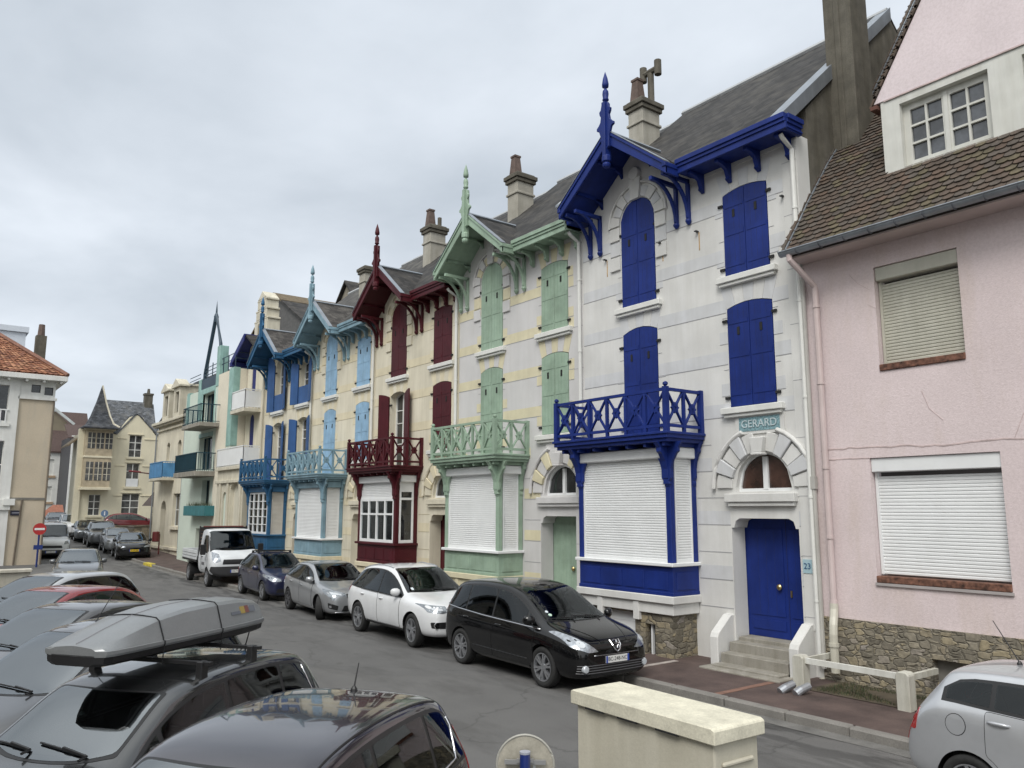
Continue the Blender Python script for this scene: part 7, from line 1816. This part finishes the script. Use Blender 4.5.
far('estate', -64.8, 10.8, -5, paint('paint_far_slate', (.06, .065, .07), metal=.4), 'slate grey estate in the far row behind the grey four by four')
far('people_carrier', -69.6, 10.5, -5, PW, 'white people carrier in the far row below the turret house')
far('hatch', -74.6, 10.2, -6, PDG2, 'dark hatchback at the very end of the far row')
sp = shape('hatch'); sp['lv'] = 2
c = Car(sp, 'parked_car', 'red car parked sideways on the raised forecourt of the turret house', 'car', (-64.6, 13.9), RAD(82), paint('paint_far_red', (.14, .02, .024), rough=.3), z=1.25); dress(c, 'hatch', lod=1, screen=SKYSCREEN)

# white van facing us on the left
sp = dict(L=4.9, W=1.9, H=2.0, gc=.22, lv=3, wr=.33, wx=(1.5, -1.5),
    st=[(2.45, .85, .7, .66, .7, .35), (2.4, 1.0, .88, .86, .7, .26), (2.15, 1.10, 1.0, .96, .72, .22), (1.75, 1.18, 1.06, .99, .76, .22), (1.5, 1.25, 1.08, 1.0, .78, .22), (1.05, 1.68, 1.1, 1.0, .80, .22), (.72, 1.93, 1.12, 1.0, .82, .22), (.2, 2.0, 1.12, 1.0, .84, .22), (-1.2, 2.0, 1.12, 1.0, .84, .22), (-2.2, 1.98, 1.12, 1.0, .84, .22), (-2.4, 1.9, 1.12, .99, .84, .26), (-2.45, 1.6, 1.1, .97, .84, .4)])
c = Car(sp, 'parked_van', 'white van facing us behind the no-entry sign', 'van', (-53.6, 7.1), RAD(-6), PW, z=gz(-53.6)-.1)
c.windscreen(1.60, .76, .82, .72); c.finish(seats=False)
for sd in ('left', 'right'): c.add('side_window', sd, [[(1.15, 1.15), (.3, 1.14), (.3, 1.72), (.72, 1.72)]], CARGL, .006, round_=.05)
for sg in (-1, 1): c.add('headlight', 'front', [[(sg*.6, .82), (sg*.64, .98), (sg*.88, 1.06), (sg*.9, .84)]], LAMP, .008, round_=.03)
c.add('grille', 'front', [[(-.55, .62), (.55, .62), (.5, .76), (-.5, .76)]], BLK, .008, round_=.03); c.add('bumper', 'front', [[(-.9, .26), (.9, .26), (.9, .52), (-.9, .52)]], P('grey_bumper', (.03, .03, .032), .6), .02, round_=.03)
c.mirror(1.15, 1.25, m=BLK, size=1.2); c.plate('front', .42, 'FA-052-TZ')

# silver small hatchback at the right edge
sp = shape('small'); sp['lv'] = 4; sp['spokes'] = 5; sp['H'] = 1.41
PSV = paint('paint_bright_silver', (.52, .53, .55), metal=.5, rough=.3)
c = Car(sp, 'parked_car', 'silver small hatchback parked by the pink house, cut by the picture edge', 'car', (-2.70, 9.45), RAD(-2), PSV, 'cars parked along the kerb')
POLO = c
belt, cfg = dress(c, 'small', sides=('right', 'left'))
for sd in ('right', 'left'):
    c.add('tail_light', sd, [[(-1.92, .72), (-1.80, .72), (-1.76, 1.0), (-1.88, 1.0)]], REDL, .006, round_=.02)
    fc = MB(); c.patch(fc, sd, [(-1.36+.105*math.cos(a), .86+.105*math.sin(a)) for a in [2*math.pi*k/20 for k in range(20)]], .001, 1); c.patch(fc, sd, [(-1.36+.098*math.cos(a), .86+.098*math.sin(a)) for a in [2*math.pi*k/20 for k in range(20)]], .003, 0)
    if sd == 'right': fc.build('fuel_flap', [PSV, BLK], c.T, recalc=False)
    c.strip(sd, [(.7, .50), (-.82, .52)], .014, PSV, 'rubbing_strip'); 
c.antenna(-1.05, 0, .42, -.55)
c.plate('rear', .62)
# ---------------------------------------------------------------- street furniture
CB = P('cabinet_cream', (.52, .49, .40), .7, .07, 2.5, bump=.15, streak=.12, fine=.08); CBT = P('cabinet_lid', (.66, .625, .50), .75, .16, 5, bump=.2, fine=.22)
cbz = 1.5
k_ = CAM_H-cbz
pA, pB, pC, pD = [Vector(p)*k_ for p in ((-3.558, 3.113), (-2.54, 3.088), (-2.534, 3.44), (-3.552, 3.476))]
ctr = (pA+pB+pC+pD)/4; ax = ((pB-pA)).normalized(); ang = math.atan2(ax.y, ax.x); ln = (pB-pA).length; dp_ = .357*k_
UC = empty('utility_cabinet', 'cream utility cabinet with flat weathered lid, bottom edge of the picture', 'cabinet', (ctr.x, ctr.y, 0), ang)
hl, hd = ln/2, dp_/2
b = MB(); b.box(-hl+.03, hl-.03, -hd+.03, hd-.03, 0, cbz-.10, 0)
for z in (.98, 1.10, 1.22): b.prism([(-hd+.1, z), (hd-.1, z), (hd-.1, z+.035), (-hd+.1, z+.035)], hl-.035, hl-.005, 'x', 0)
b.box(-hl+.05, hl-.05, -hd+.05, hd-.05, cbz-.12, cbz-.095, 2)
b.build('body', [CB, P('cabinet_joint', (.3, .27, .2), .8), DARK], UC, bevel=.012)
b = MB(); b.prism([(-hl-.01, cbz-.115), (hl+.01, cbz-.115), (hl+.01, cbz-.015), (hl-.02, cbz), (-hl+.02, cbz), (-hl-.01, cbz-.015)], -hd-.01, hd+.01, 'y'); b.build('lid', CBT, UC, bevel=.008)
for x in (-.62, -.12, .42): b = MB(); b.box(x*hl-.11, x*hl+.11, -hd-.0125, -hd+.02, cbz-.122, cbz-.108); b.build('vent_slot', DARK, UC)
# round sign seen from behind
sg_ = empty('round_sign', 'round road sign seen from behind on a blue post, bottom centre', 'road sign', (-4.89, 3.82, 0), RAD(50))
RS = .208; zc_ = 1.155
b = MB(); b.lathe([(RS, -.006), (RS, .012), (RS-.02, .012), (RS-.02, 0.0), (0, 0.0)], (0, 0, zc_), 40, 'y', 0); b.tube([(RS*math.cos(a), -.004, zc_+RS*math.sin(a)) for a in [2*math.pi*i/40 for i in range(41)]], .009, 6, 1); b.build('disc', [P('sign_back', (.44, .41, .34), .45, .2, 6, metal=.2, fine=.2), P('sign_rim', (.36, .35, .31), .5)], sg_)
b = MB(); b.bar((-.15, -.035, zc_+.03), (.15, -.035, zc_+.03), .025, .03); b.bar((-.06, -.05, zc_+.045), (.06, -.05, zc_+.045), .03, .025); b.build('bracket', P('galvanised', (.4, .4, .4), .4, .15, metal=.6), sg_)
b = MB(); b.tube([(0, -.08, 0), (0, -.08, zc_+.10)], .038, 14, 0); b.tube([(0, -.08, zc_+.1), (0, -.08, zc_+.115)], .04, 14, 1); b.build('post', [P('post_blue', (.012, .03, .16), .35, .1, coat=.5), P('post_cap', (.35, .37, .42), .4)], sg_)
b = MB(); b.box(.10, .15, -.012, -.007, zc_-.11, zc_-.02, 0); b.box(.055, .075, -.012, -.007, zc_-.02, zc_, 0); b.build('sticker', P('sticker_white', (.62, .64, .62), .5), sg_)
# no entry sign
ne = empty('no_entry_sign', 'red no-entry sign with white bar on a blue post, left side', 'road sign', (-46.4, 5.63, .0), RAD(86))
b = MB(); b.lathe([(0, -.02), (.29, -.02), (.29, .0), (0, .0)], (0, 0, 2.0), 28, 'y', 0); b.box(-.22, .22, -.026, -.02, 1.95, 2.05, 1); b.build('disc', [P('sign_red', (.42, .02, .02), .4, coat=.3), P('sign_white', (.75, .75, .75), .4)], ne)
b = MB(); b.tube([(0, .03, 0), (0, .03, 2.0)], .045, 8); b.build('post', MATS['post_blue'], ne)
b = MB(); b.box(-.2, .2, -.02, 0, 1.0, 1.22); b.build('plate', MATS['post_blue'], ne)
# blue direction sign by the turret house
bs = empty('blue_sign', 'round blue road sign on a thin post before the turret house', 'road sign', (-66.0, 12.1, gz(-66)), RAD(85))
b = MB(); b.lathe([(0, -.02), (.25, -.02), (.25, 0), (0, 0)], (0, 0, 1.85), 24, 'y', 0); b.box(-.04, .04, -.03, -.02, 1.7, 2.0, 1); b.build('disc', [P('sign_sky', (.12, .2, .33), .4), P('sign_white', (1, 1, 1))], bs); b = MB(); b.tube([(0, .03, 0), (0, .03, 2.0)], .04, 8); b.build('post', ZINC, bs)
# street lamp with creeper on its mast
sl_ = empty('street_lamp', 'rust brown street lamp with creeper up its mast, before the mansard house', 'street lamp', (-62.3, 14.85, 1.2))
LB_ = P('lamp_brown', (.09, .035, .03), .6, .2); b = MB(); b.tube([(0, 0, -.3), (0, 0, 4.3)], [.1, .07], 8); b.build('mast', LB_, sl_)
b = MB(); b.tube([(0, 0, 4.2), (-.1, -.5, 4.3), (-.3, -1.3, 4.4)], .05, 6); b.build('arm', LB_, sl_)
b = MB(); b.slab([(-.2, -1.2, 4.36), (-.42, -1.25, 4.36), (-.5, -2.0, 4.42), (-.25, -2.0, 4.42)], (0, 0, .12)); b.build('lamp_head', P('lamp_red', (.18, .03, .035), .5), sl_, bevel=.03)
cr_ = MB(); random.seed(31)
for i in range(1500):
    z = random.uniform(.2, 3.6); a = random.uniform(0, 6.28); r = random.uniform(.08, .34)*(1.1-.1*z); x, y = r*math.cos(a), r*math.sin(a); s_ = random.uniform(.04, .09); n = Vector((random.uniform(-1, 1), random.uniform(-1, 1), random.uniform(-1, 1))).normalized(); t = n.orthogonal().normalized()*s_; u_ = n.cross(t)
    p = Vector((x, y, z)); cr_.add([p-t, p+u_*.6, p+t, p-u_*.6], [(0, 1, 2, 3)], random.choice((0, 1)))
o = cr_.build('creeper', [P('creeper_green', (.035, .045, .018), .9), P('creeper_brown', (.06, .045, .025), .9)], recalc=False); o.location = (-62.3, 14.85, 1.2); tag(o, 'dark creeper climbing the mast of the brown street lamp', 'plant')
cn = MB(); cn.add([(0, -.85, 0), (-.1, .0, 1.1), (0, .1, 0), (.7, -.4, 0)], [(0, 1, 2), (0, 3, 1), (3, 2, 1), (0, 2, 3)]); o = cn.build('porch_roof', P('porch_slate', (.07, .055, .05), .8)); o.location = (-61.6, 14.5, 3.2); tag(o, 'small dark pointed canopy beside the street lamp mast', 'canopy')
# litter bin
lb = empty('litter_bin', 'small dark red litter bin on a post outside the mansard house', 'bin', (-50.6, 12.1, gz(-50)+.12)); b = MB(); b.lathe([(.17, .75), (.2, .78), (.2, 1.3), (.17, 1.33)], (0, 0, 0), 10); b.build('body', P('bin_red', (.12, .02, .02), .5), lb); b = MB(); b.tube([(0, .2, 0), (0, .2, 1.2)], .04, 6); b.build('post', P('bin_red', (1, 1, 1)), lb)
yk = MB(); yk.prism([(-.75, 0), (.75, 0), (.7, .16), (-.7, .16)], -.14, .14); o = yk.build('kerb_block', P('kerb_yellow', (.5, .40, .05), .7, .3, 5), bevel=.02); o.location = (-44.6, 10.45, gz(-44)+.0); tag(o, 'yellow painted kerb block behind the tipper truck', 'kerb block')
# low cream wall closing the parking bays
lw = MB(); lw.box(-37.2, -36.9, -12, 4.3, 0, .55); lw.box(-37.3, -36.8, -12.05, 4.35, .55, .68); tag(lw.build('low_wall', P('wall_cream', (.55, .52, .45), .85, .12, 2, streak=.2), bevel=.02), 'low cream wall behind the parking bays at the left edge', 'wall')
# unseen terrace, added behind the viewpoint and sized to darken reflections in car sides
OP = empty('unseen_terrace', 'plain unseen terrace added behind the viewpoint to darken the car reflections', 'house', (-64, -13, 0))
b = MB(); hs = []
for i in range(15):
    for z0, z1 in ((1.0, 2.6), (4.0, 5.7), (7.0, 8.6), (9.9, 11.4)): hs.append(rect(1.2+4.6*i, 2.6+4.6*i, z0, z1))
b.plate(rect(0, 70, -.5, 12.0), hs, 0, -.4); b.build('wall', P('unseen_terrace_render', (.42, .38, .32), .85, .15, .4), OP)
b = MB(); b.box(0, 70, -.3, -.25, 0, 12.6); b.build('pane', PANE, OP)
b = MB(); b.slab([(-.2, .5, 12.9), (70.2, .5, 12.9), (70.2, -4, 16), (-.2, -4, 16)], (0, 0, .1)); b.slab([(-.2, -4, 16), (70.2, -4, 16), (70.2, -9, 12.5), (-.2, -9, 12.5)], (0, 0, .1)); b.build('roof', SLX, OP)
